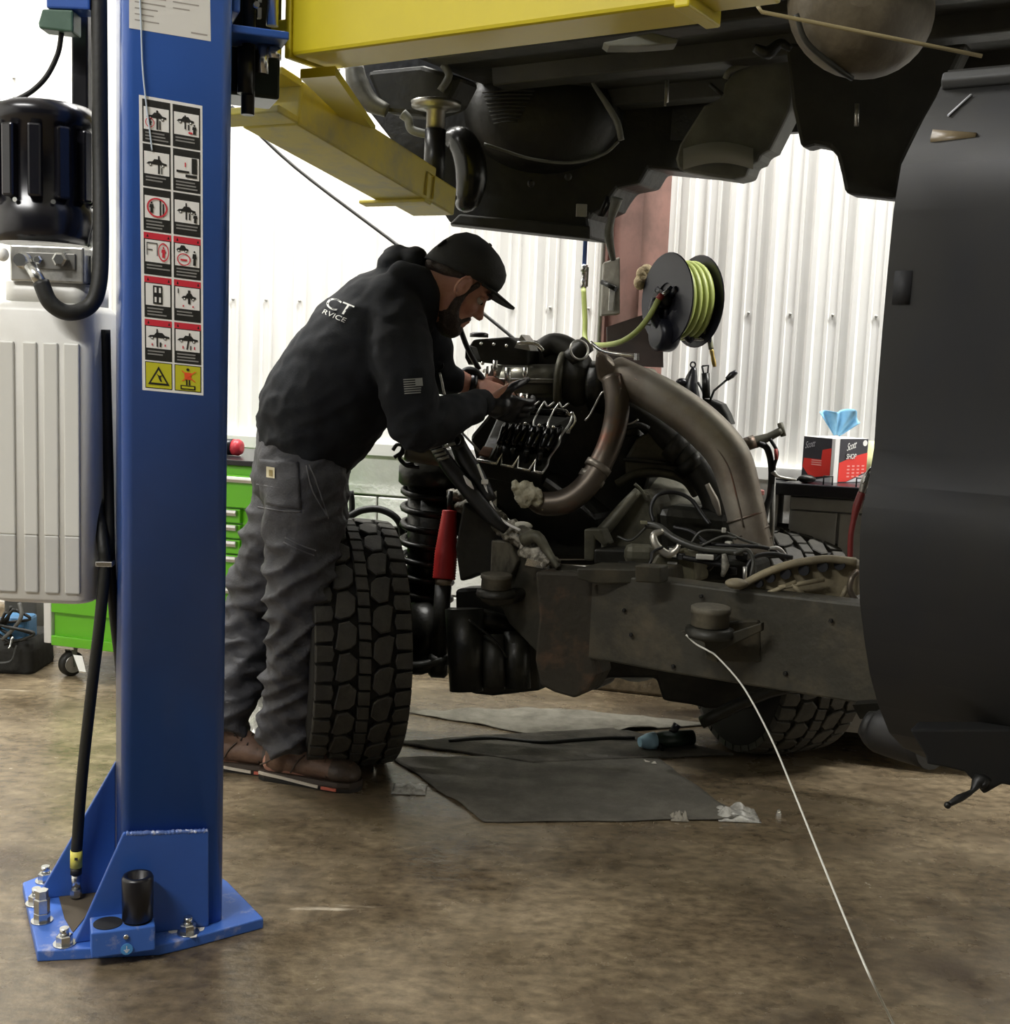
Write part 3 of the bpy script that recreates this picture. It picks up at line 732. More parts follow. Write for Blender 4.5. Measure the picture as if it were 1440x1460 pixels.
MB().box(P(119, 70, 2.66), (0.035, 0.05, 0.34)).build('cable_duct', M_BLACK, pu, bevel=0.004)
MB().tube([P(120, 165, 2.66), P(122, 300, 2.66), P(118, 345, 2.62)], 0.012, 10, 6).build('motor_cable', M_RUB, pu)
MB().tube([P(134, 318, 2.58), P(128, 336, 2.57), P(126, 352, 2.56)], 0.002, 6, 4).build('thin_wire', M_RUB, pu)
# control boxes
cb = MB().box(P(104, -12, 2.58), (0.09, 0.06, 0.085)).build('control_box', M_BLUE, None, bevel=0.004)
tag(cb, 'small blue control box on the column above the motor', 'control box')
sw = MB().prism([P(60, 12, 2.55), P(104, 14, 2.55), P(104, 46, 2.55), P(55, 40, 2.55), P(54, 32, 2.55)], V((0, 0.05, 0))).build('switch_box', mat('dark_green_plastic', '#3c5a48', 0.45, 0, ('#55705e', 9, 0.4, 0.7)), cb, bevel=0.004)
MB().tube([P(88, 46, 2.57), P(82, 78, 2.58), P(64, 112, 2.58), P(36, 136, 2.58), P(0, 148, 2.58), P(-60, 152, 2.58)], 0.0055, 8, 8).build('power_cord', M_RUB, cb)

# ------------------------------------------------------------------ green tool chest at the wall
M_GREEN = mat('lime_green_paint', '#63b61c', 0.35, 0, None, None, 0.5, clear=0.2)
M_TRIM = mat('satin_silver', '#c9c8c4', 0.3, 0.7)
pcst = Pz(92, 964, 0.0)
CO = (pcst - WO).dot(wout) + 0.03          # distance of the chest front from the wall
def wray(px, py, out): return Pl(px, py, WO + wout * out, wout)
def ws(px, py, out): return (wray(px, py, out) - WO).dot(wdir)
def wz(px, py, out): return wray(px, py, out).z
sA, sB = ws(72, 880, CO), ws(400, 760, CO)
s343, s350 = ws(343, 760, CO), ws(350, 760, CO)
chest = thing('tool_chest', WP((sA + sB)/2, CO - 0.24, 0), 'lime green rolling tool chest with silver drawer handles behind the column', 'tool chest')
def wbox(mb, s0, s1, o0, o1, z0, z1):
    return mb.corners([WP(s0, o0, z0), WP(s1, o0, z0), WP(s1, o1, z0), WP(s0, o1, z0), WP(s0, o0, z1), WP(s1, o0, z1), WP(s1, o1, z1), WP(s0, o1, z1)])
zz = lambda py: wz(335, py, CO)
zbot = wz(90, 922, CO); ztop = zz(664)
wbox(MB(), sA, sB, CO - 0.5, CO - 0.02, zbot, ztop).build('body', M_GREEN, chest, bevel=0.006)
wbox(MB(), sA - 0.035, sA - 0.002, CO - 0.5, CO - 0.005, zbot + 0.005, ztop - 0.02).build('corner_post', mat('pale_grey_trim', '#d9d8d3', 0.5), chest, bevel=0.004)
wbox(MB(), sA - 0.02, sB + 0.02, CO - 0.52, CO + 0.0, ztop, ztop + 0.02).build('top_mat', M_BLACK, chest, bevel=0.003)
def drawer(s0, s1, ya, yb, hy):
    d = wbox(MB(), s0 + 0.003, s1 - 0.003, CO - 0.03, CO, zz(yb) + 0.003, zz(ya) - 0.003).build('drawer', M_GREEN, chest, bevel=0.003)
    zc_ = zz(hy)
    h = MB(); prof_ = [(0.0, 0.008), (0.014, 0.010), (0.018, 0.0), (0.012, -0.012), (0.0, -0.010)]
    h.loft([[WP(s, CO + a, zc_ + b) for a, b in prof_] for s in (s0 + 0.012, s1 - 0.012)], smooth=False)
    h.build('handle', M_TRIM, d, bevel=0.002)
drawer(sA, sB, 676, 725, 683)
for ya, yb, hy in ((725, 747, 731), (747, 769, 752), (769, 791, 775), (791, 836, 797), (836, 902, 842)):
    drawer(sA, s343, ya, yb, hy)
for ya, yb, hy in ((769, 791, 779), (791, 814, 800), (814, 850, 822), (850, 902, 858)):
    drawer(s350, sB, ya, yb, hy)
wbox(MB(), sA, sB, CO - 0.03, CO - 0.002, zbot, wz(90, 908, CO)).build('kick_band', M_GREEN, chest, bevel=0.003)
def caster(s, o):
    c = WP(s, o, 0); k = wbox(MB(), s - 0.04, s + 0.04, o - 0.04, o + 0.04, zbot - 0.012, zbot).build('caster', M_STEEL, chest, bevel=0.002)
    wr_ = 0.048; ax_ = wdir * 0.9 + wout * 0.45
    MB().lathe([(wr_*0.55, -0.02), (wr_*0.9, -0.018), (wr_, -0.01), (wr_, 0.01), (wr_*0.9, 0.018), (wr_*0.55, 0.02)], c + UP*wr_, ax_, 28).build('wheel', M_RUB, k)
    MB().lathe([(wr_*0.7, -0.0215), (wr_*0.7, 0.0215)], c + UP*wr_, ax_, 24).build('wheel_disc', M_ALU, k)
    for sg in (-1, 1):
        n_ = ax_.normalized() * 0.026 * sg
        MB().prism([c + n_ + UP*zbot + wout*0.02, c + n_ + UP*zbot - wout*0.02, c + n_ + UP*0.04 - wout*0.008, c + n_ + UP*0.04 + wout*0.008], ax_.normalized()*0.003).build('fork', M_STEEL, k)
    MB().prism([c + UP*0.085 + wdir*0.03 + wout*0.03, c + UP*0.085 + wdir*0.07 + wout*0.03, c + UP*0.03 + wdir*0.1 + wout*0.05, c + UP*0.03 + wdir*0.07 + wout*0.05], UP*0.006).build('brake_pedal', M_STEEL, k)
caster(ws(90, 962, CO), CO - 0.05); caster(sB - 0.06, CO - 0.05); caster(sA + 0.06, CO - 0.44); caster(sB - 0.06, CO - 0.44)
# cordless tool on the chest
tz = ztop + 0.02
tp = WP(ws(330, 655, CO - 0.2), CO - 0.16, tz)
imp = thing('cordless_tool', tp, 'black cordless tool with a red round end lying on the green chest', 'power tool')
MB().tube([tp + wdir*(-0.07) + UP*0.032, tp + wdir*0.03 + UP*0.032], [0.026, 0.031], 16).build('body', M_BLACK, imp)
MB().lathe([(0.03, 0), (0.031, 0.02), (0.024, 0.032), (0.012, 0.034)], tp + wdir*0.03 + UP*0.032, wdir, 20).build('red_end', mat('tool_red', '#b5303a', 0.4), imp)
MB().tube([tp + wdir*(-0.02) + UP*0.026, tp + wdir*(-0.05) - wout*0.09 + UP*0.024], 0.021, 12).build('grip', M_BLACK, imp)

# ------------------------------------------------------------------ clutter left of the chest
M_BAG = mat('black_canvas', '#1b1b17', 0.8, 0, ('#2c2b26', 20, 0.4, 0.7), (40, 0.3))
yb_ = 4.42
def fx(px, py): return Pz(px, py, 0)
b0, b1 = fx(-60, 962), fx(46, 962)
bag = thing('tool_bag', (b0 + b1)/2, 'open black canvas tool bag with a blue case inside, left of the tool chest', 'bag')
zt2 = P(20, 912, b1.y).z
mb = MB(); rings = []
for f, w_, sag in ((0, 0.98, 0), (0.08, 1.0, 0), (0.6, 0.97, 0.01), (1.0, 0.94, 0.02)):
    a = (b0 + b1)/2; L = (b1 - b0).length * w_; 
    rings.append([V((p[0] + a.x, p[1] + a.y + 0.02, zt2 * f)) for p in rpoly(0.03, -L/2, L/2, -0.0, 0.24)])
mb.loft(rings, caps=True); mb.build('bag_body', M_BAG, bag)
MB().tube([V((b0.x + 0.06, b0.y + 0.01, zt2*0.9)), V((b0.x + 0.09, b0.y - 0.01, zt2*0.5)), V((b0.x + 0.2, b0.y - 0.012, zt2*0.45)), V((b0.x + 0.22, b0.y + 0.01, zt2*0.9))], 0.008, 6, 6, flat=0.4).build('strap', M_BAG, bag)
bl0, bl1 = P(3, 900, 4.5), P(44, 900, 4.5)
MB().box(V(((bl0.x + bl1.x)/2, 4.52, (P(20, 916, 4.5).z + P(20, 880, 4.5).z)/2)), (bl1.x - bl0.x, 0.1, 0.11)).build('blue_case', mat('dusty_blue_plastic', '#5288b4', 0.5, 0, ('#3f6d95', 12, 0.4, 0.7)), bag, bevel=0.012)
cab_ = MB().box(P(40, 905, 4.72), (0.2, 0.2, 0.42)); 
zz0 = 0.0
cbx = P(46, 900, 4.82)
ct = thing('battery_charger', V((cbx.x, cbx.y, 0)), 'dark grey battery charger cabinet between the bag and the green chest', 'charger')
MB().box(V((cbx.x - 0.01, cbx.y, 0.17)), (0.13, 0.2, 0.34)).build('case', mat('dark_grey_case', '#4a4a46', 0.5), ct, bevel=0.01)
MB().box(V((cbx.x - 0.03, cbx.y - 0.11, 0.29)), (0.05, 0.03, 0.07)).build('switch', M_BLACK, ct, bevel=0.004)
cables = thing('jumper_cables', V((bl0.x, 4.44, zt2)), 'tangled thin black cables draped over the blue case in the bag', 'cables')
rng = random.Random(8)
for k in range(4):
    pts = [P(2 + rng.uniform(-6, 46), y + rng.uniform(-5, 5), 4.43 + 0.01*k) for y in (868, 882, 894, 905, 914)]
    MB().tube(pts, 0.006, 6, 6).build('cable', M_RUB, cables)
MB().tube([P(28, 860, 4.46), P(30, 880, 4.44), P(16, 900, 4.44), P(3, 912, 4.44)], 0.008, 8, 6).build('cable', mat('grey_cable', '#55544f', 0.5), cables)
MB().tube([P(18, 908, 4.43), P(15, 920, 4.42), P(12, 925, 4.41)], [0.006, 0.003], 8, 4).build('clip_tip', M_STEEL, cables)

# ------------------------------------------------------------------ rust red wall column
YC = 4.28
fa, fb = P(912, 400, YC), P(950, 400, YC + 0.1)
fd = V((fb.x - fa.x, fb.y - fa.y, 0)); FW = fd.length; fd.normalize(); fn = V((fd.y, -fd.x, 0))   # fn: outward
M_PRIM = mat('red_oxide_primer', '#7d5a50', 0.6, 0, ('#664a41', 8, 0.42, 0.66))
colm = thing('steel_column', V((fa.x, fa.y, 0)), 'rust red steel H beam column standing in front of the white wall', 'column')
def hb(mb, a0, a1, d0, d1): 
    o = V((fa.x, fa.y, 0))
    return mb.corners([o + fd*a + -fn*d + UP*z for z in (0.3, 4.7) for a, d in ((a0, d0), (a1, d0), (a1, d1), (a0, d1))])
HD = 0.17
hb(MB(), 0, FW, 0, 0.012).build('flange', M_PRIM, colm); hb(MB(), 0, FW, HD - 0.012, HD).build('flange', M_PRIM, colm)
hb(MB(), FW*0.12, FW*0.12 + 0.01, 0.012, HD - 0.012).build('web', M_PRIM, colm)
# disconnect box on the column
M_GREY = mat('galvanised_box', '#77746a', 0.5, 0.5, ('#57544b', 14, 0.4, 0.7))
eb = MB().prism([P(861, 374, 4.26), P(884, 366, 4.22), P(884, 448, 4.22), P(857, 450, 4.26)], V((0.0, 0.08, 0))).build('disconnect_box', M_GREY, None, bevel=0.004)
tag(eb, 'grey electrical disconnect box with a lever on the left of the red column', 'electrical box')
MB().cyl(P(858, 402, 4.24), P(878, 412, 4.2), 0.009, 10).build('lever', M_DSTEEL, eb)
MB().box(P(872, 425, 4.225), (0.02, 0.01, 0.09), rz(-20)).build('cover_rib', M_ALU, eb, bevel=0.002)
# dark bracket plate below the reel
br = MB().prism([P(865, 466, 4.27), P(944, 440, 4.2), P(946, 524, 4.2), P(866, 520, 4.27)], V((0, 0.02, 0))).build('mounting_plate', mat('dark_brown_plate', '#3a2c26', 0.6, 0, ('#2a211d', 9, 0.4, 0.7)), None)
tag(br, 'dark brown steel mounting plate on the column below the hose reel', 'plate')
# conduits and air drop beside the column
cdt = thing('conduit', P(849, 480, 4.42) * 1.0, 'grey galvanised conduit running up the wall left of the column', 'pipe')
for px, r in ((853, 0.016), (866, 0.012)):
    a = P(px, 560, 4.44); MB().cyl(V((a.x, a.y, 0.5)), V((a.x, a.y, 4.6)), r, 12).build('pipe', mat('galv_pipe', '#a9a8a2', 0.35, 0.7), cdt)
a = P(832, 400, 4.4)
air = thing('air_drop', V((a.x, a.y, P(832, 412, 4.4).z)), 'blue air drop pipe with a silver shut off valve beside the conduit', 'pipe')
MB().cyl(V((a.x, a.y, P(832, 380, 4.4).z)), V((a.x, a.y, 4.6)), 0.008, 12).build('blue_pipe', M_BLUE, air)
MB().lathe([(0.008, 0), (0.013, 0.004), (0.013, 0.03), (0.009, 0.035), (0.009, 0.06), (0.014, 0.062), (0.014, 0.085), (0.008, 0.088)], V((a.x, a.y, P(832, 412, 4.4).z)), UP, 12).build('valve', M_STEEL, air)
MB().box(V((a.x + 0.012, a.y - 0.015, P(832, 395, 4.4).z)), (0.008, 0.006, 0.07)).build('valve_handle', M_STEEL, air)

# ------------------------------------------------------------------ hose reel
M_HOSE = mat('lime_hose', '#98a358', 0.45)
YR = 4.02
rc = P(952, 427, YR); axr = V((-0.90, -0.44, 0.0)).normalized()
RR = 64 * sc_at(YR)
M_REEL = mat('navy_black_paint', '#20212a', 0.35, 0.2)
reel = thing('hose_reel', V((rc.x, rc.y, rc.z - RR)), 'black spring hose reel holding lime green air hose on the red column', 'hose reel')
W_ = 0.12
def disc_ring(o, r_out, r_in, th):
    mb = MB(); x, y, a_ = frame_of(axr); n = 40; rings = []
    for (r, h) in ((r_in, 0), (r_out, 0), (r_out + 0.003, th/2), (r_out, th), (r_in, th), (r_in, 0)):
        rings.append([o + a_*h + (x*math.cos(2*math.pi*j/n) + y*math.sin(2*math.pi*j/n))*r for j in range(n)])
    return mb.loft(rings, caps=False, smooth=False)
disc_ring(rc, RR, RR*0.36, 0.006).build('reel_disc', M_REEL, reel)
disc_ring(rc - axr*W_, RR, RR*0.36, 0.006).build('reel_disc', M_REEL, reel)
MB().lathe([(RR*0.4, -W_), (RR*0.4, 0.0)], rc, axr, 28).build('drum', M_REEL, reel)
for lay in range(2):
    for k in range(4):
        MB().torus(rc - axr*(0.018 + k*0.0235), axr, RR*(0.80 - 0.17*lay), 0.0115, 40, 8).build('hose_coil', M_HOSE, reel)
MB().lathe([(RR*0.2, -0.01), (RR*0.2, 0.03), (RR*0.12, 0.035), (RR*0.12, 0.05)], rc, axr, 20).build('hub', M_DSTEEL, reel)
mb = MB()
for k in range(3):
    t = 2*math.pi*k/3 + 0.5; x, y, _a = frame_of(axr); mb = MB()
    d = x*math.cos(t) + y*math.sin(t)
    MB().tube([rc + d*RR*0.15 + axr*0.004, rc + d*RR*0.45 + axr*0.004], 0.012, 8).build('spoke', M_REEL, reel)
MB().tube([rc + axr*0.045, rc + axr*0.05 - UP*0.06, rc + axr*0.0 - UP*0.15 - V((-0.03, 0, 0))], 0.017, 10, 4).build('swivel_arm', M_REEL, reel)
MB().lathe([(0.05, -0.03), (0.055, -0.02), (0.055, 0.03), (0.04, 0.04)], P(948, 478, YR), axr, 20).build('spring_case', M_REEL, reel)
MB().box(P(944, 452, YR + 0.04), (0.09, 0.06, 0.06), rz(35)).build('base_bracket', M_REEL, reel, bevel=0.005)
MB().tube([P(965, 440, YR - 0.05), P(974, 470, YR - 0.02), P(985, 486, YR)], 0.014, 10, 4).build('guide_arm', M_REEL, reel)
g0, g1 = P(985, 474, YR), P(1012, 476, YR)
for dy, dz in ((0, 0), (0, -0.042)):
    MB().cyl(g0 + UP*(dz + 0.022), g1 + UP*(dz + 0.022), 0.006, 10).build('roller', M_STEEL, reel)
for g in (g0, g1): MB().box(g + UP*0.001, (0.008, 0.04, 0.06)).build('roller_plate', M_REEL, reel, bevel=0.002)
MB().cyl(P(940, 425, YR - 0.04), P(958, 410, YR - 0.03), 0.008, 10).build('inlet_fitting', M_STEEL, reel)
MB().cyl(P(938, 427, YR - 0.04), P(944, 420, YR - 0.04), 0.011, 10).build('red_ring', mat('faded_red', '#9b3a34', 0.5), reel)
MB().tube([P(940, 425, YR - 0.04), P(925, 452, YR - 0.05), P(905, 475, YR - 0.03), P(880, 489, YR + 0.05), P(850, 492, 4.2), P(835, 486, 4.33), P(834, 455, 4.37), P(832, 412, 4.39)], 0.0095, 10, 8).build('supply_hose', M_HOSE, reel)
MB().tube([P(1004, 470, YR), P(1011, 482, YR), P(1014, 498, YR)], 0.0085, 8, 4).build('hose_tail', mat('grey_hose', '#6a6a52', 0.5), reel)
MB().tube([P(1014, 497, YR), P(1016, 508, YR), P(1019, 523, YR)], [0.0065, 0.008, 0.0065, 0.0085, 0.006], 10, 3).build('brass_coupler', mat('brass', '#b39a5c', 0.3, 0.9), reel)
lump = MB(); rng = random.Random(3)
for k in range(6): lump.ell(P(920 + rng.uniform(-7, 7), 396 + rng.uniform(-10, 10), 4.16), (0.024, 0.022, 0.026), None, 10, 7)
fo = lump.build('foam_lump', mat('tan_foam', '#b7a684', 0.9, 0, ('#8f7f60', 40, 0.4, 0.7), (70, 0.6)))
tag(fo, 'lump of tan foam behind the hose reel against the red column', 'foam')

# ------------------------------------------------------------------ cable strung along the wall
cbl = MB().tube([P(330, 152, 4.86), P(420, 238, 4.82), P(575, 356, 4.70), P(700, 456, 4.60), P(748, 496, 4.56)], 0.0065, 8, 6).build('wall_cable', M_DSTEEL)
tag(cbl, 'dark steel cable slanting down across the white wall behind the person', 'cable')

# ------------------------------------------------------------------ workbench and towel box on the right
so = ws(1165, 692, 0.62); OUT = 0.62
bz = wz(1165, 691, OUT)
s0b, s1b = ws(1098, 690, OUT), ws(1245, 690, OUT) + 0.6
bench = thing('workbench', WP((s0b + s1b)/2, OUT/2, 0), 'grey steel workbench with a black top by the white wall', 'workbench')
wbox(MB(), s0b, s1b, 0.03, OUT + 0.01, bz - 0.04, bz).build('bench_top', M_BLACK, bench, bevel=0.004)
M_BG = mat('grey_steel_panel', '#9b9a96', 0.5, 0.2, ('#868580', 6, 0.4, 0.7), None)
sp = ws(1126, 720, OUT)
wbox(MB(), sp, s1b - 0.02, 0.05, OUT - 0.03, 0.1, bz - 0.04).build('cabinet', M_BG, bench, bevel=0.003)
wbox(MB(), sp, s1b - 0.02, OUT - 0.03, OUT - 0.012, bz - 0.085, bz - 0.045).build('apron', M_BG, bench, bevel=0.002)
sm = ws(1195, 740, OUT)
for a, b in ((sp, sm), (sm, sm + 0.45)):
    wbox(MB(), a + 0.004, b - 0.004, OUT - 0.03, OUT - 0.014, 0.12, bz - 0.09).build('door_panel', M_BG, bench, bevel=0.003)
wbox(MB(), ws(1103, 720, OUT) - 0.01, ws(1103, 720, OUT) + 0.012, 0.06, OUT - 0.05, 0.0, bz - 0.04).build('end_panel', mat('pale_grey_panel', '#b5b4b0', 0.5), bench, bevel=0.002)
wbox(MB(), sp - 0.006, sp + 0.02, 0.06, 0.1, 0.0, 0.12).build('foot', M_DSTEEL, bench)
wbox(MB(), s1b - 0.1, s1b - 0.05, 0.06, 0.1, 0.0, 0.12).build('foot', M_DSTEEL, bench)
# towel box standing on edge corner to the viewer
yc_ = WP(ws(1187, 690, OUT - 0.1), OUT - 0.1, bz).y
C0 = Pl(1187, 690, V((0, 0, bz)), UP) if False else V((P(1187, 690, yc_).x, yc_, bz + 0.0005))
Lc = V((P(1142, 688, yc_ + 0.10).x, yc_ + 0.10, bz + 0.0005)); Rc = V((P(1233, 690, yc_ + 0.09).x, yc_ + 0.09, bz + 0.0005))
BH = 63 * sc_at(yc_)
tb = thing('towel_box', C0, 'black and red cardboard box of shop towels on the black workbench', 'box')
Bc = Lc + (Rc - C0)
MB().prism([C0, Rc, Bc, Lc], UP*BH).build('carton', mat('white_card', '#e9e8e4', 0.6), tb)
M_BCARD = mat('charcoal_print', '#35343a', 0.5); M_RCARD = mat('red_print', '#e0362c', 0.5)
def face(mb, A_, B_, poly, off):
    n_ = (B_ - A_).cross(UP).normalized(); 
    if n_.y > 0: n_ = -n_
    mb.add([A_ + (B_ - A_)*s + UP*(BH*t) + n_*off for s, t in poly], [tuple(range(len(poly)))])
def face_pt(A_, B_, s, t, off):
    n_ = (B_ - A_).cross(UP).normalized()
    if n_.y > 0: n_ = -n_
    return A_ + (B_ - A_)*s + UP*(BH*t) + n_*off
for A_, B_, nm in ((Lc, C0, 'side_print'), (C0, Rc, 'front_print')):
    e0, e1 = (0.0, 0.90) if nm == 'side_print' else (0.14, 1.0)
    mb = MB(); face(mb, A_, B_, [(e0, 0.0), (e1, 0.0), (e1, 1.0), (e0, 1.0)], 0.0008); mb.build(nm, M_BCARD, tb, recalc=False)
    mb = MB()
    if nm == 'side_print': face(mb, A_, B_, [(e0 + 0.28, 0.06), (e1, 0.16), (e1, 0.78), (e0 + 0.62, 0.72), (e0 + 0.6, 0.5), (e0 + 0.05, 0.5), (e0 + 0.02, 0.3)], 0.0014)
    else: face(mb, A_, B_, [(e0, 0.02), (e0 + 0.25, 0.02), (e1, 0.24), (e1, 0.68), (e0 + 0.45, 0.6), (e0, 0.45)], 0.0014)
    mb.build('red_print', M_RCARD, tb, recalc=False)
    mb = MB()
    if nm == 'front_print': face(mb, A_, B_, [(e0 + 0.25, 0.01), (e1, 0.01), (e1, 0.2)], 0.0014)
    else: face(mb, A_, B_, [(e0 + 0.3, 0.0), (e1, 0.0), (e1, 0.12)], 0.0014)
    mb.build('pale_print', mat('pale_print', '#c9c9cc', 0.6), tb, recalc=False)
    n_ = (B_ - A_).normalized(); 
    if nm == 'front_print':
        text_mb('Scott', face_pt(A_, B_, e0 + 0.2, 0.72, 0.0018), n_ + UP*0.25, UP, BH*0.24, 0.0003, 0.35, 0.62).build('brand_lettering', M_WHITE, tb)
        text_mb('SHOP', face_pt(A_, B_, e0 + 0.17, 0.53, 0.0018), n_, UP, BH*0.2, 0.0003, 0.25, 0.72).build('shop_shadow', M_INK, tb)
        text_mb('SHOP', face_pt(A_, B_, e0 + 0.19, 0.54, 0.0028), n_, UP, BH*0.17, 0.0003, 0.25, 0.78).build('shop_lettering', M_WHITE, tb)
        mb = MB()
        for r_ in range(4):
            for c_ in range(4):
                face(mb, A_, B_, [(e0 + 0.25 + c_*0.15, 0.12 + r_*0.08), (e0 + 0.33 + c_*0.15, 0.12 + r_*0.08), (e0 + 0.33 + c_*0.15, 0.15 + r_*0.08), (e0 + 0.25 + c_*0.15, 0.15 + r_*0.08)], 0.0022)
        mb.build('icon_print', mat('pink_print', '#f0a49c', 0.6), tb, kind='stuff', recalc=False)
        mb = MB(); face(mb, A_, B_, [(0.9 + 0.07*math.cos(t), 0.9 + 0.07*math.sin(t)) for t in np.linspace(0, 6.28, 16)[:-1]], 0.002); mb.build('round_badge', M_WHITE, tb, recalc=False)
    else:
        text_mb('Scott', face_pt(A_, B_, 0.06, 0.72, 0.0018), n_ + UP*0.25, UP, BH*0.22, 0.0003, 0.35, 0.6).build('brand_lettering', mat('grey_white_print', '#b9b8bd', 0.6), tb)
        mb = MB()
        for k in range(3): face(mb, A_, B_, [(0.3, 0.36 + 0.05*k), (0.62, 0.36 + 0.05*k), (0.62, 0.385 + 0.05*k), (0.3, 0.385 + 0.05*k)], 0.0022)
        mb.build('text_print', mat('pink_print', '#f0a49c', 0.6), tb, kind='stuff', recalc=False)
tc = (C0 + Rc + Bc + Lc)/4 + UP*BH
tw = MB()
def fan(u, v_):
    ang = (u - 0.5) * 1.55 + 0.12
    r_ = 0.012 + 0.095*v_*(0.92 + 0.1*math.cos(u*9)); fold = 0.022*v_*math.sin(u*math.pi*5)
    return tc + V((math.sin(ang)*r_, -0.02*v_ + fold, math.cos(ang)*r_ - 0.004))
tw.grid(fan, 40, 10)
o = tw.build('towel', mat('blue_paper_towel', '#8cc0de', 0.85, 0, ('#79b0d2', 30, 0.4, 0.7)), None, recalc=False)
md = o.modifiers.new('thick', 'SOLIDIFY'); md.thickness = 0.0012
tag(o, 'light blue paper towel fanned out of the box on the bench', 'paper towel')
# thin dark bars and clips left on the bench top
for nm, a, b, r, lab in (('pry_bar', (1102, 686), (1138, 690), 0.004, 'thin dark pry bar lying on the bench left of the towel box'), ):
    q0 = WP(ws(a[0], a[1], OUT - 0.08), OUT - 0.08, bz + r); q1 = WP(ws(b[0], b[1], OUT - 0.03), OUT - 0.03, bz + r)
    o = MB().tube([q0, q0.lerp(q1, 0.5), q1 + UP*0.006], [r*0.6, r, r], 8).build(nm, M_DSTEEL); tag(o, lab, 'tool')
q = WP(ws(1150, 688, OUT - 0.03), OUT - 0.03, bz)
o = MB().ell(q + UP*0.014, (0.03, 0.018, 0.014), None, 12, 8).build('pliers_head', M_DSTEEL); tag(o, 'small dark metal tool head lying in front of the towel box', 'tool')
for k, px in enumerate((1174, 1221)):
    q = WP(ws(px, 688, OUT - 0.012), OUT - 0.012, bz); mb = MB(); mb.tube([q, q + UP*0.028, q + UP*0.028 + wdir*0.028, q + wdir*0.028], 0.0028, 6)
    o = mb.build('binder_clip', M_INK); tag(o, ['small black wire clip at the left foot of the towel box', 'small black wire clip at the right foot of the towel box'][k], 'clip')
q = P(1239, 640, WP(s0b, 0.4, 0).y - 0.22)
o = MB().lathe([(0.03, 0), (0.03, 0.08), (0.012, 0.1), (0.012, 0.13)], WP(ws(1242, 660, 0.3), 0.24, bz), UP, 16).build('squeeze_bottle', mat('pale_yellow_plastic', '#cfcf9a', 0.5)); tag(o, 'pale yellow plastic bottle behind the towel box', 'bottle')
# blow gun with red hose hanging at the bench corner
bg = thing('blow_gun', P(1222, 700, 3.3), 'silver air blow gun on a dark red hose hanging beside the bed', 'air tool')
MB().tube([P(1239, 672, 3.3), P(1233, 686, 3.3), P(1228, 705, 3.3)], [0.006, 0.011, 0.011, 0.008], 10, 4).build('nozzle', M_ALU, bg)
MB().tube([P(1243, 666, 3.3), P(1236, 676, 3.29), P(1231, 690, 3.28)], 0.004, 8, 3).build('trigger', M_STEEL, bg)
MB().tube([P(1229, 702, 3.3), P(1222, 722, 3.3), P(1217, 742, 3.3), P(1213, 765, 3.3), P(1212, 800, 3.3)], [0.011, 0.012, 0.008, 0.008, 0.008], 10, 6).build('red_hose', mat('dark_red_hose', '#6b2320', 0.45), bg)
# ------------------------------------------------------------------ truck chassis on its wheels, cab removed
M_FRAME = mat('dusty_frame_steel', '#312f25', 0.6, 0.15, ('#4d4636', 7, 0.5, 0.72), (30, 0.25))
M_RUST = mat('rusty_frame_steel', '#322e24', 0.7, 0.1, ('#54402f', 11, 0.5, 0.68), (40, 0.35))
M_GREASE = mat('greasy_black', '#1a1a15', 0.38, 0.35, ('#2c2b23', 14, 0.42, 0.7), (40, 0.2))
M_CAST = mat('dirty_cast_alloy', '#5f5d4e', 0.55, 0.35, ('#3f3d31', 8, 0.42, 0.66), (30, 0.25))
M_CASTD = mat('dark_cast_iron', '#2d2c25', 0.5, 0.3, ('#1f1e19', 10, 0.42, 0.66), (30, 0.25))
M_PIPE = mat('heat_stained_steel', '#948e82', 0.46, 0.55, ('#75695c', 6, 0.45, 0.7), (20, 0.05))
M_PIPE2 = mat('browned_steel', '#655c51', 0.42, 0.6, ('#7a4f3c', 7, 0.52, 0.7), (20, 0.05))
M_SILV = mat('machined_edge', '#d5d4cc', 0.25, 0.9)
M_TYRE = mat('tyre_rubber', '#2e2c25', 0.7, 0, ('#3d3a31', 24, 0.4, 0.7), (120, 0.15))
M_CARC = mat('tyre_groove_shade', '#191813', 0.85)  # carcass darker than the blocks, groove shade put into its colour
M_HARN = mat('black_harness', '#111110', 0.5)
M_NAVY = mat('dark_navy_body', '#1b1c1e', 0.6, 0.0, ('#24231f', 4, 0.4, 0.7), None, 0.3, (1, 1, 0.35))
tf = V((-0.85, 0.53, 0)).normalized()        # toward the front of the truck
tn = V((0.53, 0.85, 0)).normalized()         # across, away from the viewer
truck = thing('truck_chassis', V((P(960, 900, 3.2).x, 3.3, 0)), 'dismantled pickup chassis with exposed diesel engine, front wheels and bed', 'truck')

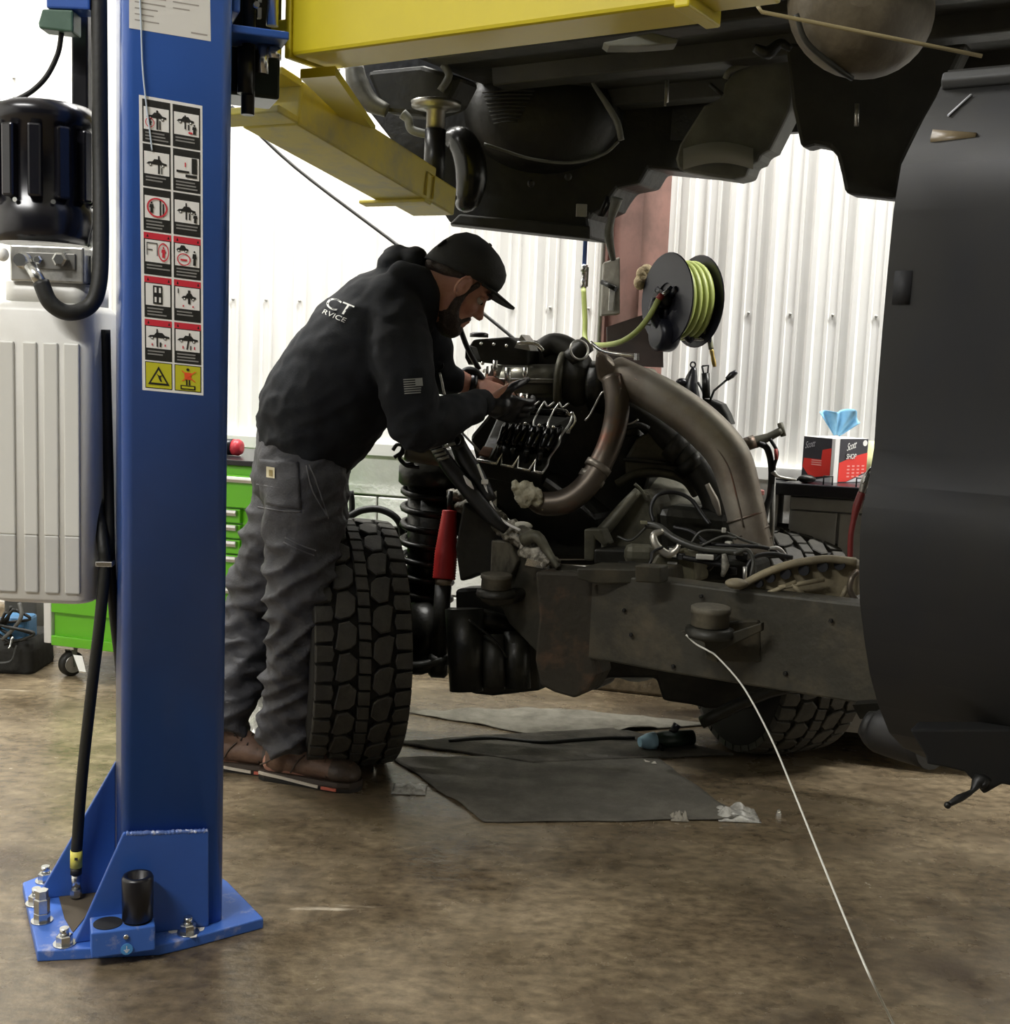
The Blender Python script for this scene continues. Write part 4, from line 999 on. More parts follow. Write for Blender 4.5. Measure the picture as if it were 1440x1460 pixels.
# ---- frame rail
ST = [(600, 612, 706, 4.05), (640, 662, 748, 3.88), (690, 722, 806, 3.66), (730, 782, 890, 3.5), (770, 808, 930, 3.42), (820, 813, 937, 3.34), (880, 820, 945, 3.27), (950, 829, 958, 3.2), (1050, 842, 974, 3.09), (1150, 853, 990, 3.0), (1230, 862, 1003, 2.92), (1320, 872, 1020, 2.84), (1420, 884, 1038, 2.76)]
rings = []
for px, ya, yb, d in ST:
    a, b = P(px, ya, d), P(px, yb, d); b = V((a.x, a.y, b.z)); w = tn * 0.085
    rings.append([b, a, a + w, b + w])
rail = MB().loft(rings, smooth=False).build('frame_rail', M_FRAME, truck, bevel=0.006)
MB().loft([[p + tn * 0.78 for p in r] for r in rings[:9]], smooth=False).build('frame_rail', M_FRAME, truck, bevel=0.006)
for (px, py, d) in ((900, 905, 3.24), (1000, 850, 3.135), (1185, 885, 2.96), (890, 870, 3.255), (1120, 960, 3.02), (960, 950, 3.18)):
    MB().lathe([(0.006, 0), (0.006, 0.004), (0.004, 0.006)], P(px, py, d - 0.004), -tn, 8).build('rivet', M_DSTEEL, rail)
# rail joint bracket with rust on the left end and its curved cut
MB().prism([P(x, y, 3.31) for x, y in ((762, 815), (845, 818), (872, 826), (868, 850), (852, 890), (846, 935), (850, 962), (838, 985), (818, 996), (790, 988), (770, 978), (762, 940), (768, 880))], tn*0.1).build('suspension_bracket', M_RUST, truck, bevel=0.008)
MB().prism([P(x, y, 3.30) for x, y in ((845, 835), (872, 828), (905, 834), (896, 860), (880, 930), (862, 945), (852, 920), (858, 880))], tn*0.06).build('gusset_plate', M_RUST, truck, bevel=0.006)
MB().prism([P(x, y, 3.25) for x, y in ((822, 810), (945, 812), (948, 832), (850, 833), (822, 826))], tn*0.14).build('cross_member', M_FRAME, truck, bevel=0.005)
MB().prism([P(x, y, 3.14) for x, y in ((905, 806), (942, 808), (942, 832), (905, 830))], tn*0.05).build('mount_tab', M_FRAME, truck, bevel=0.004)
# inner dark members under the rail
MB().prism([P(x, y, 3.72) for x, y in ((800, 880), (1260, 950), (1250, 1012), (1005, 1011), (985, 1006), (944, 1000), (934, 968), (860, 968), (850, 985), (800, 985))], tn*0.12).build('radius_arm', M_GREASE, truck, bevel=0.012)
MB().tube([P(1000, 1030, 3.6), P(1100, 985, 3.55), P(1180, 975, 3.5)], 0.02, 10, 4).build('tie_rod', M_GREASE, truck)
MB().tube([P(690, 930, 3.72), P(900, 925, 3.85), P(1090, 925, 4.05)], 0.055, 16).build('axle_tube', M_GREASE, truck)
MB().lathe([(0.06, -0.13), (0.13, -0.11), (0.15, -0.02), (0.15, 0.05), (0.11, 0.11), (0.05, 0.13)], P(905, 905, 3.95), (0.3, -1, 0), 28).build('differential', M_GREASE, truck)

# ---- cab mount bushings
def mount(px, py, d, w, h, nm, m2):
    s = sc_at(d); c = P(px, py, d); r = w/2*s
    o = MB().lathe([(r*0.85, -h*s), (r*0.95, -h*s*0.95), (r*0.93, -h*s*0.35), (r, -h*s*0.3), (r, -h*s*0.05), (r*0.9, 0)], c, UP, 28).build(nm, m2, truck)
    MB().lathe([(r*1.22, -h*s*1.5), (r*1.25, -h*s*1.35), (r*1.2, -h*s*1.1), (r*0.9, -h*s)], c, UP, 28).build('flange', M_CASTD, o)
    return o
M_BUSH = mat('dusty_rubber_bushing', '#4a463a', 0.7, 0, ('#6a6454', 14, 0.45, 0.7))
mount(1014, 864, 3.02, 58, 30, 'body_mount', M_BUSH)
mount(708, 818, 3.40, 46, 22, 'body_mount', M_BUSH)
MB().prism([P(x, y, 3.05) for x, y in ((968, 900), (1060, 884), (1082, 884), (1086, 945), (1030, 944), (1008, 935), (1004, 918))], tn*0.03).build('mount_bracket', M_FRAME, truck, bevel=0.006)
MB().prism([P(x, y, 2.99) for x, y in ((1004, 915), (1086, 888), (1086, 900), (1022, 930), (1022, 945), (1006, 940))], tn*0.02).build('mount_rib', M_FRAME, truck, bevel=0.003)
MB().prism([P(x, y, 3.42) for x, y in ((684, 842), (735, 842), (740, 850), (728, 862), (700, 866), (684, 856))], tn*0.06).build('mount_bracket', M_CASTD, truck, bevel=0.006)

# ---- coil spring, shock absorber, knuckle
sp0 = P(612, 688, 3.84); sp1 = P(606, 876, 3.80); pts = []
for i in range(150):
    t = i/149; c = sp0.lerp(sp1, t); a = t*2*math.pi*8; pts.append(c + V((math.cos(a), math.sin(a), 0))*0.082)
MB().tube(pts, 0.0115, 8).build('coil_spring', M_GREASE, truck)
MB().tube([P(612, 690, 3.84), P(606, 880, 3.8)], [0.07, 0.075, 0.06], 20, 4).build('bump_stop', M_GREASE, truck)
MB().lathe([(0.09, 0), (0.1, 0.01), (0.1, 0.06), (0.08, 0.085), (0.07, 0.12)], P(612, 692, 3.84), UP, 24).build('spring_perch', M_GREASE, truck)
MB().lathe([(0.05, -0.05), (0.095, -0.02), (0.1, 0.01)], P(606, 880, 3.8), UP, 24).build('spring_seat', M_GREASE, truck)
s0_, s1_ = P(641, 728, 3.66), P(633, 826, 3.62); n_ = 26; pts = []; rs = []
for i in range(n_*2 + 1):
    t = i/(n_*2); pts.append(s0_.lerp(s1_, t)); rs.append((0.022 + 0.013*min(1, t*1.6)) * (1.0 + (0.045 if i % 2 else -0.03)))
shock = MB().tube(pts, rs, 20).build('shock_absorber', mat('red_rubber_boot', '#a81f1b', 0.5), truck, label='red ribbed shock absorber boot')
MB().tube([P(633, 824, 3.62), P(631, 836, 3.62)], [0.03, 0.022], 16).build('boot_clamp', mat('tan_metal', '#8f7f68', 0.5, 0.3), shock)
MB().tube([P(632, 834, 3.62), P(625, 945, 3.60)], 0.026, 16).build('shock_body', M_CASTD, shock)
MB().cyl(P(642, 700, 3.67), P(641, 730, 3.66), 0.009, 10).build('shock_rod', M_DSTEEL, shock)
MB().lathe([(0.03, -0.03), (0.04, -0.02), (0.04, 0.02), (0.03, 0.03)], P(625, 948, 3.6), (1, 0, 0), 18).build('shock_eye', M_GREASE, shock)
MB().lathe([(0.05, -0.02), (0.1, 0.0), (0.115, 0.05), (0.09, 0.09), (0.05, 0.12)], P(585, 905, 3.72), V((0.956, 0.292, 0)), 26).build('steering_knuckle', M_GREASE, truck)
MB().tube([P(575, 950, 3.6), P(600, 952, 3.58), P(640, 940, 3.58)], [0.018, 0.022, 0.016], 10, 4).build('tie_rod_end', M_GREASE, truck)
MB().tube([P(606, 945, 3.58), P(608, 958, 3.58)], [0.02, 0.014], 12).build('ball_joint', M_GREASE, truck)
# radius arm bushing drums left of the rail bracket
MB().tube([P(662, 868, 3.5), P(665, 985, 3.46)], [0.058, 0.07, 0.068, 0.05], 24, 5).build('axle_housing', M_GREASE, truck)
MB().tube([P(640, 880, 3.56), P(690, 882, 3.54), P(740, 900, 3.56)], 0.03, 14, 5).build('axle_yoke', M_GREASE, truck)
MB().tube([P(702, 905, 3.5), P(705, 980, 3.46)], [0.035, 0.04, 0.035], 16, 5).build('brake_caliper', M_CASTD, truck)
MB().tube([P(735, 900, 3.52), P(738, 982, 3.48)], [0.04, 0.045, 0.04], 16, 5).build('link_bushing', M_GREASE, truck)
MB().prism([P(x, y, 3.58) for x, y in ((648, 840), (765, 835), (770, 985), (700, 993), (672, 990), (650, 960))], tn*0.08).build('spring_pad_bracket', M_GREASE, truck, bevel=0.01)
MB().tube([P(668, 884, 3.42), P(690, 900, 3.42), P(712, 920, 3.42), P(722, 938, 3.42)], 0.004, 6, 5).build('brake_pipe', M_DSTEEL, truck)
# spring tower sheet with worn edge
MB().prism([P(x, y, 3.52) for x, y in ((660, 715), (700, 745), (735, 775), (748, 812), (735, 822), (680, 820), (655, 830), (648, 780))], tn*0.06).build('shock_tower', M_CASTD, truck, bevel=0.008)
MB().prism([P(x, y, 3.46) for x, y in ((700, 770), (728, 772), (738, 800), (726, 824), (698, 822))], tn*0.03).build('tower_plate', mat('dusty_oily_steel', '#6b675a', 0.5, 0.3, ('#2b2a24', 26, 0.42, 0.62), None, 0.5, (1, 1, 0.3)), truck, bevel=0.005)
rng = random.Random(21)
grm = MB()
for (px, py, d, r) in ((652, 706, 3.72, 12), (668, 722, 3.66, 14), (685, 728, 3.62, 15), (700, 740, 3.58, 17), (722, 752, 3.52, 16), (742, 764, 3.48, 18), (760, 786, 3.44, 16), (778, 800, 3.4, 14), (690, 752, 3.56, 13)):
    s = sc_at(d)*r; grm.ell(P(px, py, d), (s*1.5, s*1.2, s*0.75), rz(rng.uniform(-40, 40)), 12, 8)
remeshed(grm, 0.008, 2, lambda p: 0.014*nz(p, 40, 40, 40) + 0.007*nz(p, 100, 100, 100)).build('crusted_dirt', mat('caked_grease_dust', '#5c584b', 0.6, 0.1, ('#b4afa0', 24, 0.5, 0.62), (60, 0.7)), truck, kind='stuff')
MB().tube([P(745, 770, 3.42), P(765, 765, 3.4), P(782, 788, 3.38), P(796, 810, 3.34)], [0.02, 0.018, 0.012, 0.008], 10, 4).build('track_bar', M_CAST, truck)
MB().prism([P(x, y, 3.38) for x, y in ((752, 796), (782, 806), (782, 812), (748, 806))], tn*0.05).build('shim', M_SILV, truck)
MB().ell(P(745, 750, 3.5), (0.03, 0.02, 0.014)).build('rag', mat('pale_rag', '#c2bfae', 0.9), truck)

# ---- wheels
R_T, W_T = 0.385, 0.28
axw = V((0.956, 0.292, 0)).normalized(); fw = V((axw.y, -axw.x, 0))      # fw points toward the viewer
def block_mesh(poly, name):        # poly in (across, along) metres on the tread, wrapped round the wheel at angle 0 = toward fw
    n = len(poly); vs = []
    def at(w, l, r): 
        a = l / R_T; crown = 0.012 * (2*w/W_T)**2
        return V((w, math.cos(a)*(r - crown), math.sin(a)*(r - crown)))
    c = V((sum(p[0] for p in poly)/n, sum(p[1] for p in poly)/n))
    for r, k in ((R_T - 0.022, 1.0), (R_T - 0.0025, 1.0), (R_T, 0.9)):
        vs += [at(c.x + (p[0]-c.x)*k, c.y + (p[1]-c.y)*k, r) for p in poly]
    fs = []
    for q in range(2):
        fs += [(q*n + i, q*n + (i+1) % n, (q+1)*n + (i+1) % n, (q+1)*n + i) for i in range(n)]
    fs += [tuple(range(2*n, 3*n))]
    return vs, fs
TR = []                            # (polygon, count, phase)
def rect_p(w0, w1, l): return [(w0, -l/2), (w1, -l/2), (w1, l/2), (w0, l/2)]
TR.append(([(-0.138, -0.025), (-0.092, -0.022), (-0.086, 0.0), (-0.092, 0.022), (-0.138, 0.025)], 42, 0.0))
TR.append(([(0.138, -0.025), (0.138, 0.025), (0.092, 0.022), (0.086, 0.0), (0.092, -0.022)], 42, 0.5))
TR.append(([(-0.084, -0.036), (-0.068, -0.043), (-0.040, -0.036), (-0.026, -0.022), (-0.022, 0.02), (-0.044, 0.042), (-0.072, 0.036)], 27, 0.2))
TR.append(([(0.084, 0.036), (0.068, 0.043), (0.040, 0.036), (0.026, 0.022), (0.022, -0.02), (0.044, -0.042), (0.072, -0.036)], 27, 0.7))
TR.append(([(-0.016, -0.0195), (0.018, -0.0225), (0.016, 0.0195), (-0.018, 0.0225)], 50, 0.4))
BM = []
for poly, cnt, ph in TR:
    vs, fs = block_mesh(poly, 'tread_block'); me = bpy.data.meshes.new('tread_block'); me.from_pydata([tuple(p) for p in vs], [], fs)
    bm = bmesh.new(); bm.from_mesh(me); bmesh.ops.recalc_face_normals(bm, faces=bm.faces); bm.to_mesh(me); bm.free(); me.materials.append(M_TYRE); BM.append((me, vs, fs))
def wheel(G, lab):
    c = G + UP*(R_T - 0.006)
    prof_ = [(0.20, -0.115), (0.23, -0.135), (0.30, -0.146), (0.345, -0.143), (R_T - 0.03, -0.134), (R_T - 0.021, -0.1), (R_T - 0.017, 0.0), (R_T - 0.021, 0.1), (R_T - 0.03, 0.134), (0.345, 0.143), (0.30, 0.146), (0.23, 0.135), (0.20, 0.115)]
    t = MB().lathe(prof_, c, axw, 64).build('tire', M_CARC, truck, label=lab)
    MB().lathe([(0.21, -0.11), (0.20, -0.105), (0.19, -0.04), (0.08, -0.02), (0.07, 0.0)], c, axw, 36).build('wheel_rim', M_GREASE, t)
    Rm = Matrix((axw, fw, UP)).transposed().to_4x4()
    rest = MB()
    for (me, vs, fs), (poly, cnt, ph) in zip(BM, TR):
        for k in range(cnt):
            a = 2*math.pi*(k + ph)/cnt
            rot = Matrix.Rotation(a, 4, 'X')
            W = Matrix.Translation(c) @ Rm @ rot
            out = (Rm @ rot).to_3x3() @ V((0, 1, 0)); mid = c + out*R_T + axw*poly[0][0]
            if out.dot((CAM - mid).normalized()) > 0.05:
                o = bpy.data.objects.new('tread_block', me); place(o, W, t)
            else: rest.add([W @ p for p in vs], fs)
    rest.build('tread_remainder', M_TYRE, t, kind='stuff')
    return t
G1 = Pz(486, 1083, 0); G2 = Pz(1086, 1064, 0)
wheel(G1, 'front tire beside the person'); wheel(G2, 'front tire on the far side')

# ---- engine
eng = MB().prism([P(x, y, 3.78) for x, y in ((668, 622), (720, 560), (830, 560), (900, 590), (930, 660), (900, 760), (850, 808), (780, 806), (735, 760), (700, 700), (680, 670))], tn*0.42).build('engine', M_GREASE, truck, bevel=0.015, label='oily diesel engine with one valve cover off')
def E(mb, name, m, **k): return mb.build(name, m, eng, **k)
E(MB().prism([P(x, y, 3.66) for x, y in ((680, 660), (772, 680), (800, 700), (850, 740), (840, 800), (765, 800), (730, 750), (700, 720))], tn*0.2), 'crankcase', M_GREASE, bevel=0.02)
# cylinder head open to view: tilted plate with raised lip
h00, h10, h11, h01 = P(680, 657, 3.56), P(773, 676, 3.52), P(816, 594, 3.70), P(712, 588, 3.78)
hn = (h10 - h00).cross(h01 - h00).normalized()
if hn.z < 0: hn = -hn
E(MB().prism([h00, h10, h11, h01], -hn*0.06), 'cylinder_head', M_GREASE, bevel=0.006)
def H(s, t, up=0.0): return h00.lerp(h10, s).lerp(h01.lerp(h11, s), t) + hn*up
lip = [H(0, 0, .004), H(0.3, 0, .004), H(0.34, 0.12, .02), H(0.38, 0, .004), H(0.55, 0, .004), H(0.59, 0.13, .02), H(0.63, 0, .004), H(0.8, 0, .004), H(0.84, 0.13, .02), H(0.88, 0, .004), H(1, 0, .004)]
E(MB().tube(lip, 0.0052, 6), 'gasket_lip', M_SILV)
E(MB().tube([H(1, 0, .004), H(1.02, 0.12, .006), H(0.99, 0.25, .004), H(1.02, 0.5, .004), H(0.99, 0.62, .004), H(1.02, 0.85, .004), H(1.0, 1, .006)], 0.0036, 6, 4), 'gasket_lip', M_ALU)
E(MB().tube([H(0.0, 0.02, .004), H(0.17, 0.06, .004), H(0.2, 0.4, .01), H(0.24, 0.7, .01)], 0.003, 6, 4), 'gasket_lip', M_CAST)
E(MB().prism([H(0.0, 0.06, .008), H(0.16, 0.06, .008), H(0.16, 0.22, .008), H(0.02, 0.22, .008)], hn*0.006), 'copper_plate', mat('brown_gasket', '#6b4a30', 0.5, 0.4))
M_OILY = mat('wet_black_iron', '#1a1a18', 0.14, 0.6)
for k in range(4):
    s = 0.26 + k*0.2
    E(MB().tube([H(s, 0.22, .03), H(s + 0.02, 0.42, .055), H(s + 0.02, 0.62, .03)], [0.011, 0.016, 0.010], 10, 4), 'rocker_arm', M_OILY)
    E(MB().tube([H(s + 0.08, 0.25, .03), H(s + 0.1, 0.45, .05), H(s + 0.1, 0.66, .03)], [0.010, 0.015, 0.010], 10, 4), 'rocker_arm', M_OILY)
    E(MB().lathe([(0.012, 0), (0.014, 0.02), (0.014, 0.05), (0.008, 0.055)], H(s + 0.05, 0.38, 0.0), hn, 12), 'injector', M_OILY)
    E(MB().lathe([(0.008, 0), (0.008, 0.04), (0.005, 0.044)], H(s + 0.03, 0.14, 0.0), hn, 6), 'head_bolt', M_DSTEEL)
    E(MB().ell(H(s + 0.06, 0.5, 0.062), (0.006, 0.006, 0.006), None, 8, 6), 'adjuster_screw', M_SILV)
    E(MB().tube([H(s - 0.02, 0.9, .07), H(s - 0.05, 0.78, .06), H(s - 0.04, 0.55, .06), H(s + 0.03, 0.45, .05)], 0.0032, 6, 5), 'injector_line', M_SILV if k % 2 else M_ALU)
    E(MB().tube([H(s - 0.02, 0.9, .07), H(s + 0.05, 0.84, .065), H(s + 0.11, 0.9, .07)], 0.0032, 6, 5), 'injector_line', M_ALU)
E(MB().tube([H(0.2, 0.75, .05), H(0.6, 0.8, .05), H(0.98, 0.8, .05)], 0.011, 10, 3), 'rocker_shaft', M_OILY)
E(MB().tube([P(782, 588, 3.66), P(790, 583, 3.66), P(806, 585, 3.66), P(812, 592, 3.66), P(816, 588, 3.66), P(820, 600, 3.65), P(810, 616, 3.64)], 0.004, 6, 4), 'bracket_edge', M_SILV)
E(MB().box(P(810, 616, 3.63), (0.012, 0.01, 0.008)), 'bolt_head', M_SILV)
E(MB().tube([P(834, 600, 3.66), P(842, 590, 3.66), P(858, 560, 3.66), P(866, 560, 3.66)], 0.003, 6, 3), 'fuel_line', M_ALU)
# intake manifold, turbocharger and brackets on top
E(MB().tube([P(700, 552, 3.86), P(742, 552, 3.86), P(800, 553, 3.86)], [0.07, 0.074, 0.076], 28), 'intake_manifold', mat('grey_alloy', '#7d7b6e', 0.35, 0.7, ('#5d5b50', 9, 0.42, 0.66)))
for dz in (0.0, 0.016): E(MB().tube([P(690, 541 + dz*200, 3.78), P(790, 542 + dz*200, 3.78)], 0.005, 8), 'manifold_seam', M_ALU)
E(MB().lathe([(0.088, -0.012), (0.108, -0.010), (0.110, 0.008), (0.09, 0.012)], P(803, 550, 3.85), (1, -0.25, 0), 36), 'turbo_flange', M_CAST)
E(MB().lathe([(0.07, -0.03), (0.088, -0.02), (0.095, 0.02), (0.098, 0.05), (0.09, 0.075), (0.075, 0.085)], P(806, 548, 3.86), (1, -0.25, 0), 32), 'turbo_compressor', M_CASTD)
E(MB().lathe([(0.06, -0.03), (0.082, -0.02), (0.085, 0.02), (0.07, 0.045)], P(852, 552, 3.80), (1, -0.25, 0), 28), 'turbo_turbine', M_GREASE)
E(MB().tube([P(770, 498, 3.9), P(790, 490, 3.9), P(812, 500, 3.88), P(826, 522, 3.86)], [0.03, 0.035, 0.04, 0.045], 16, 5), 'inlet_elbow', M_CASTD)
E(MB().prism([P(x, y, 3.84) for x, y in ((674, 484), (725, 480), (752, 498), (752, 522), (722, 521), (676, 516), (664, 500))], tn*0.12), 'fuel_filter_housing', M_CASTD, bevel=0.006)
E(MB().lathe([(0.03, 0), (0.03, 0.012), (0.02, 0.016)], P(683, 481, 3.86), UP, 20), 'filler_cap', M_BLACK)
E(MB().prism([P(x, y, 3.80) for x, y in ((733, 496), (743, 477), (752, 488), (756, 500))], tn*0.05), 'lift_eye', M_ALU)
E(MB().tube([P(738, 489, 3.78), P(762, 490, 3.78), P(775, 500, 3.78)], 0.006, 8, 4), 'sensor_pipe', M_SILV)
for px, ya, yb, r in ((724, 524, 562, 0.0105), (749, 524, 545, 0.008), (706, 514, 536, 0.008), (694, 522, 540, 0.006)):
    E(MB().cyl(P(px, ya, 3.76), P(px, yb, 3.76), r, 12), 'standoff', M_SILV)
E(MB().prism([P(x, y, 3.76) for x, y in ((690, 545), (702, 524), (712, 522), (706, 540))], tn*0.02), 'support_web', M_ALU)
E(MB().box(P(734, 522, 3.77), (0.08, 0.02, 0.006)), 'support_bar', M_ALU)
E(MB().lathe([(0.014, 0), (0.014, 0.045)], P(746, 582, 3.66), UP, 16), 'bright_sleeve', M_SILV)
E(MB().prism([P(x, y, 3.665) for x, y in ((736, 561), (744, 561), (742, 570))], tn*0.01), 'bright_tab', M_SILV)
for px, py in ((704, 491), (722, 493), (686, 490), (688, 518), (690, 529)):
    E(MB().ell(P(px, py, 3.83), (0.006, 0.006, 0.006), None, 8, 6), 'bolt_head', M_SILV)
E(MB().tube([P(654, 462, 3.74), P(666, 495, 3.74), P(683, 527, 3.75)], 0.0085, 8, 4), 'breather_tube', M_HARN)
E(MB().prism([P(x, y, 3.78) for x, y in ((664, 492), (672, 495), (678, 512), (668, 520), (663, 510))], tn*0.03), 'sensor_plug', M_CASTD)
E(MB().tube([P(660, 532, 3.72), P(668, 528, 3.72), P(680, 532, 3.72), P(690, 545, 3.74)], 0.012, 8, 4), 'vacuum_hose', M_HARN)
E(MB().prism([P(x, y, 3.9) for x, y in ((752, 484), (775, 488), (815, 498), (818, 540), (760, 545))], tn*0.08), 'heat_shield', M_GREASE, bevel=0.008)
# exhaust cross pieces
E(MB().prism([P(x, y, 3.66) for x, y in ((848, 500), (862, 508), (874, 520), (900, 526), (926, 524), (934, 540), (900, 552), (866, 556), (850, 540), (846, 520))], tn*0.05), 'exhaust_flange', M_PIPE, bevel=0.012)
E(MB().tube([P(842, 488, 3.7), P(858, 500, 3.68), P(882, 505, 3.66), P(908, 508, 3.65)], 0.006, 8, 4), 'clamp_bolt', M_SILV)
E(MB().lathe([(0.009, 0), (0.009, 0.02)], P(908, 504, 3.65), (0, 0, -1), 6, smooth=False), 'clamp_nut', M_SILV)
E(MB().torus(P(826, 499, 3.74), (0.4, -1, 0.2), 0.03, 0.004, 24, 6), 'hose_clamp', M_ALU)
E(MB().tube([P(812, 512, 3.8), P(826, 500, 3.79), P(838, 490, 3.78)], 0.028, 14, 4), 'oil_feed_elbow', M_CASTD)
up = E(MB().tube([P(874, 540, 3.66), P(880, 575, 3.62), P(876, 610, 3.6), P(862, 650, 3.57), P(838, 690, 3.55), P(808, 714, 3.55), P(775, 718, 3.56), P(758, 708, 3.58)], [0.036, 0.037, 0.037, 0.036, 0.037, 0.038, 0.036, 0.03], 22, 7), 'up_pipe', M_PIPE2)
for (px, py, qx, qy, r) in ((855, 662, 850, 670, 0.041), (846, 678, 841, 686, 0.041)):
    E(MB().tube([P(px, py, 3.562), P(qx, qy, 3.558)], r, 22), 'pipe_clamp', M_PIPE)
rg = MB(); rng = random.Random(9)
for (px, py, r) in ((737, 697, 10), (750, 700, 14), (746, 712, 12), (757, 708, 11), (768, 712, 9), (765, 702, 8), (734, 690, 7), (757, 690, 5)):
    s = r*sc_at(3.5); rg.ell(P(px, py, 3.52), (s, s*0.8, s*1.05), rz(rng.uniform(0, 90)), 12, 8)
E(remeshed(rg, 0.006, 2, lambda p: 0.010*nz(p, 45, 45, 45) + 0.005*nz(p, 110, 110, 110)), 'heat_wrap', mat('cream_heat_wrap', '#c9c4ac', 0.7, 0.1, ('#8d886f', 28, 0.45, 0.65), (50, 0.6)))
big = E(MB().tube([P(878, 530, 3.72), P(908, 548, 3.66), P(950, 570, 3.60), P(1002, 608, 3.54), P(1040, 652, 3.5), P(1058, 710, 3.47), P(1068, 752, 3.46), P(1078, 790, 3.46)], [0.05, 0.057, 0.060, 0.062, 0.062, 0.058, 0.056, 0.055], 30, 8), 'down_pipe', M_PIPE, label='large curved exhaust down pipe')
E(MB().tube([P(905, 540, 3.605), P(955, 575, 3.54), P(1002, 618, 3.482), P(1036, 660, 3.44), P(1052, 715, 3.415), P(1060, 752, 3.405)], 0.0025, 6, 6), 'weld_seam', M_PIPE2)
for a, b, r in (((1063, 735), (1064, 738), 0.0585), ((1069, 757), (1070, 760), 0.0585), ((1073, 772), (1074, 775), 0.0575)):
    E(MB().tube([P(a[0], a[1], 3.463), P(b[0], b[1], 3.462)], r, 28), 'weld_ring', M_PIPE2)
E(MB().tube([P(885, 575, 3.78), P(920, 598, 3.76), P(960, 630, 3.72), P(1000, 672, 3.68), P(1022, 715, 3.66), P(1030, 770, 3.64)], [0.036, 0.038, 0.042, 0.05, 0.047, 0.042], 22, 6), 'exhaust_branch', M_CASTD)
E(MB().tube([P(958, 632, 3.715), P(975, 646, 3.70)], 0.05, 22), 'flex_joint', M_CASTD)
E(MB().tube([P(978, 655, 3.69), P(990, 668, 3.685)], 0.052, 22), 'flex_joint', M_GREASE)
E(MB().tube([P(1008, 690, 3.6), P(1020, 715, 3.59), P(1026, 735, 3.59)], [0.008, 0.012, 0.006], 8, 4), 'heat_shield_edge', M_PIPE)
# ---- gearbox
gb = MB().lathe([(0.06, -0.3), (0.15, -0.26), (0.19, -0.12), (0.225, -0.05), (0.235, 0.0), (0.235, 0.03), (0.21, 0.06), (0.2, 0.1)], P(925, 752, 3.98), tf, 40).build('gearbox', M_CAST, truck, label='dirty cast alloy gearbox and bell housing')
def Gx(mb, name, m, **k): return mb.build(name, m, gb, **k)
Gx(MB().tube([P(880, 690, 3.74), P(905, 676, 3.72), P(940, 674, 3.72), P(975, 684, 3.73), P(992, 705, 3.75)], 0.014, 10, 5), 'bell_flange', M_CAST)
Gx(MB().prism([P(x, y, 3.72) for x, y in ((888, 655), (905, 625), (928, 612), (952, 622), (988, 660), (985, 680), (890, 682))], tn*0.1), 'top_cover', M_CAST, bevel=0.015)
Gx(MB().tube([P(888, 655, 3.715), P(930, 658, 3.70), P(980, 664, 3.715)], 0.007, 8), 'cover_flange', M_CASTD)
Gx(MB().prism([P(x, y, 3.62) for x, y in ((905, 698), (925, 700), (932, 720), (940, 790), (930, 806), (858, 806), (852, 780), (868, 745))], tn*0.14), 'side_case', M_CAST, bevel=0.015)
Gx(MB().tube([P(910, 700, 3.6), P(890, 722, 3.59), P(868, 748, 3.58), P(855, 762, 3.58)], [0.014, 0.018, 0.02, 0.02], 10, 3), 'mount_strut', M_CAST)
Gx(MB().prism([P(x, y, 3.5) for x, y in ((832, 754), (856, 754), (866, 776), (860, 780), (848, 768), (846, 800), (832, 800))], tn*0.05), 'mount_foot', M_CAST, bevel=0.006)
Gx(MB().prism([P(x, y, 3.5) for x, y in ((846, 782), (905, 784), (918, 806), (846, 806))], tn*0.1), 'mount_block', M_CASTD, bevel=0.008)
Gx(MB().box(P(912, 790, 3.46), (0.09, 0.05, 0.06)), 'side_cover', M_CAST, bevel=0.02)
Gx(MB().tube([P(905, 690, 3.6), P(915, 700, 3.6), P(924, 716, 3.6)], 0.006, 6, 3), 'rib', M_CAST)
Gx(MB().lathe([(0.03, 0), (0.045, 0.01), (0.045, 0.05), (0.03, 0.06)], P(893, 622, 3.8), UP, 16), 'shift_tower', M_CAST)
Gx(MB().tube([P(890, 610, 3.7), P(910, 606, 3.7), P(925, 612, 3.7)], 0.01, 8, 3), 'vent_hose', M_HARN)
Gx(MB().tube([P(890, 606, 3.69), P(902, 603, 3.69), P(910, 598, 3.69)], 0.0035, 6, 3), 'vent_pipe', M_ALU)
Gx(MB().prism([P(x, y, 3.36) for x, y in ((934, 790), (980, 782), (990, 800), (992, 832), (930, 832), (926, 805))], tn*0.12), 'transfer_case', mat('olive_dusty_alloy', '#6a6650', 0.55, 0.2, ('#4a4738', 12, 0.42, 0.66)), bevel=0.012)
Gx(MB().prism([P(x, y, 3.44) for x, y in ((988, 796), (1075, 800), (1080, 835), (985, 834))], tn*0.14), 'transfer_case_rear', M_GREASE, bevel=0.015)
Gx(MB().prism([P(x, y, 3.6) for x, y in ((935, 720), (1040, 730), (1060, 800), (940, 800))], tn*0.14), 'tail_housing', M_GREASE, bevel=0.03)
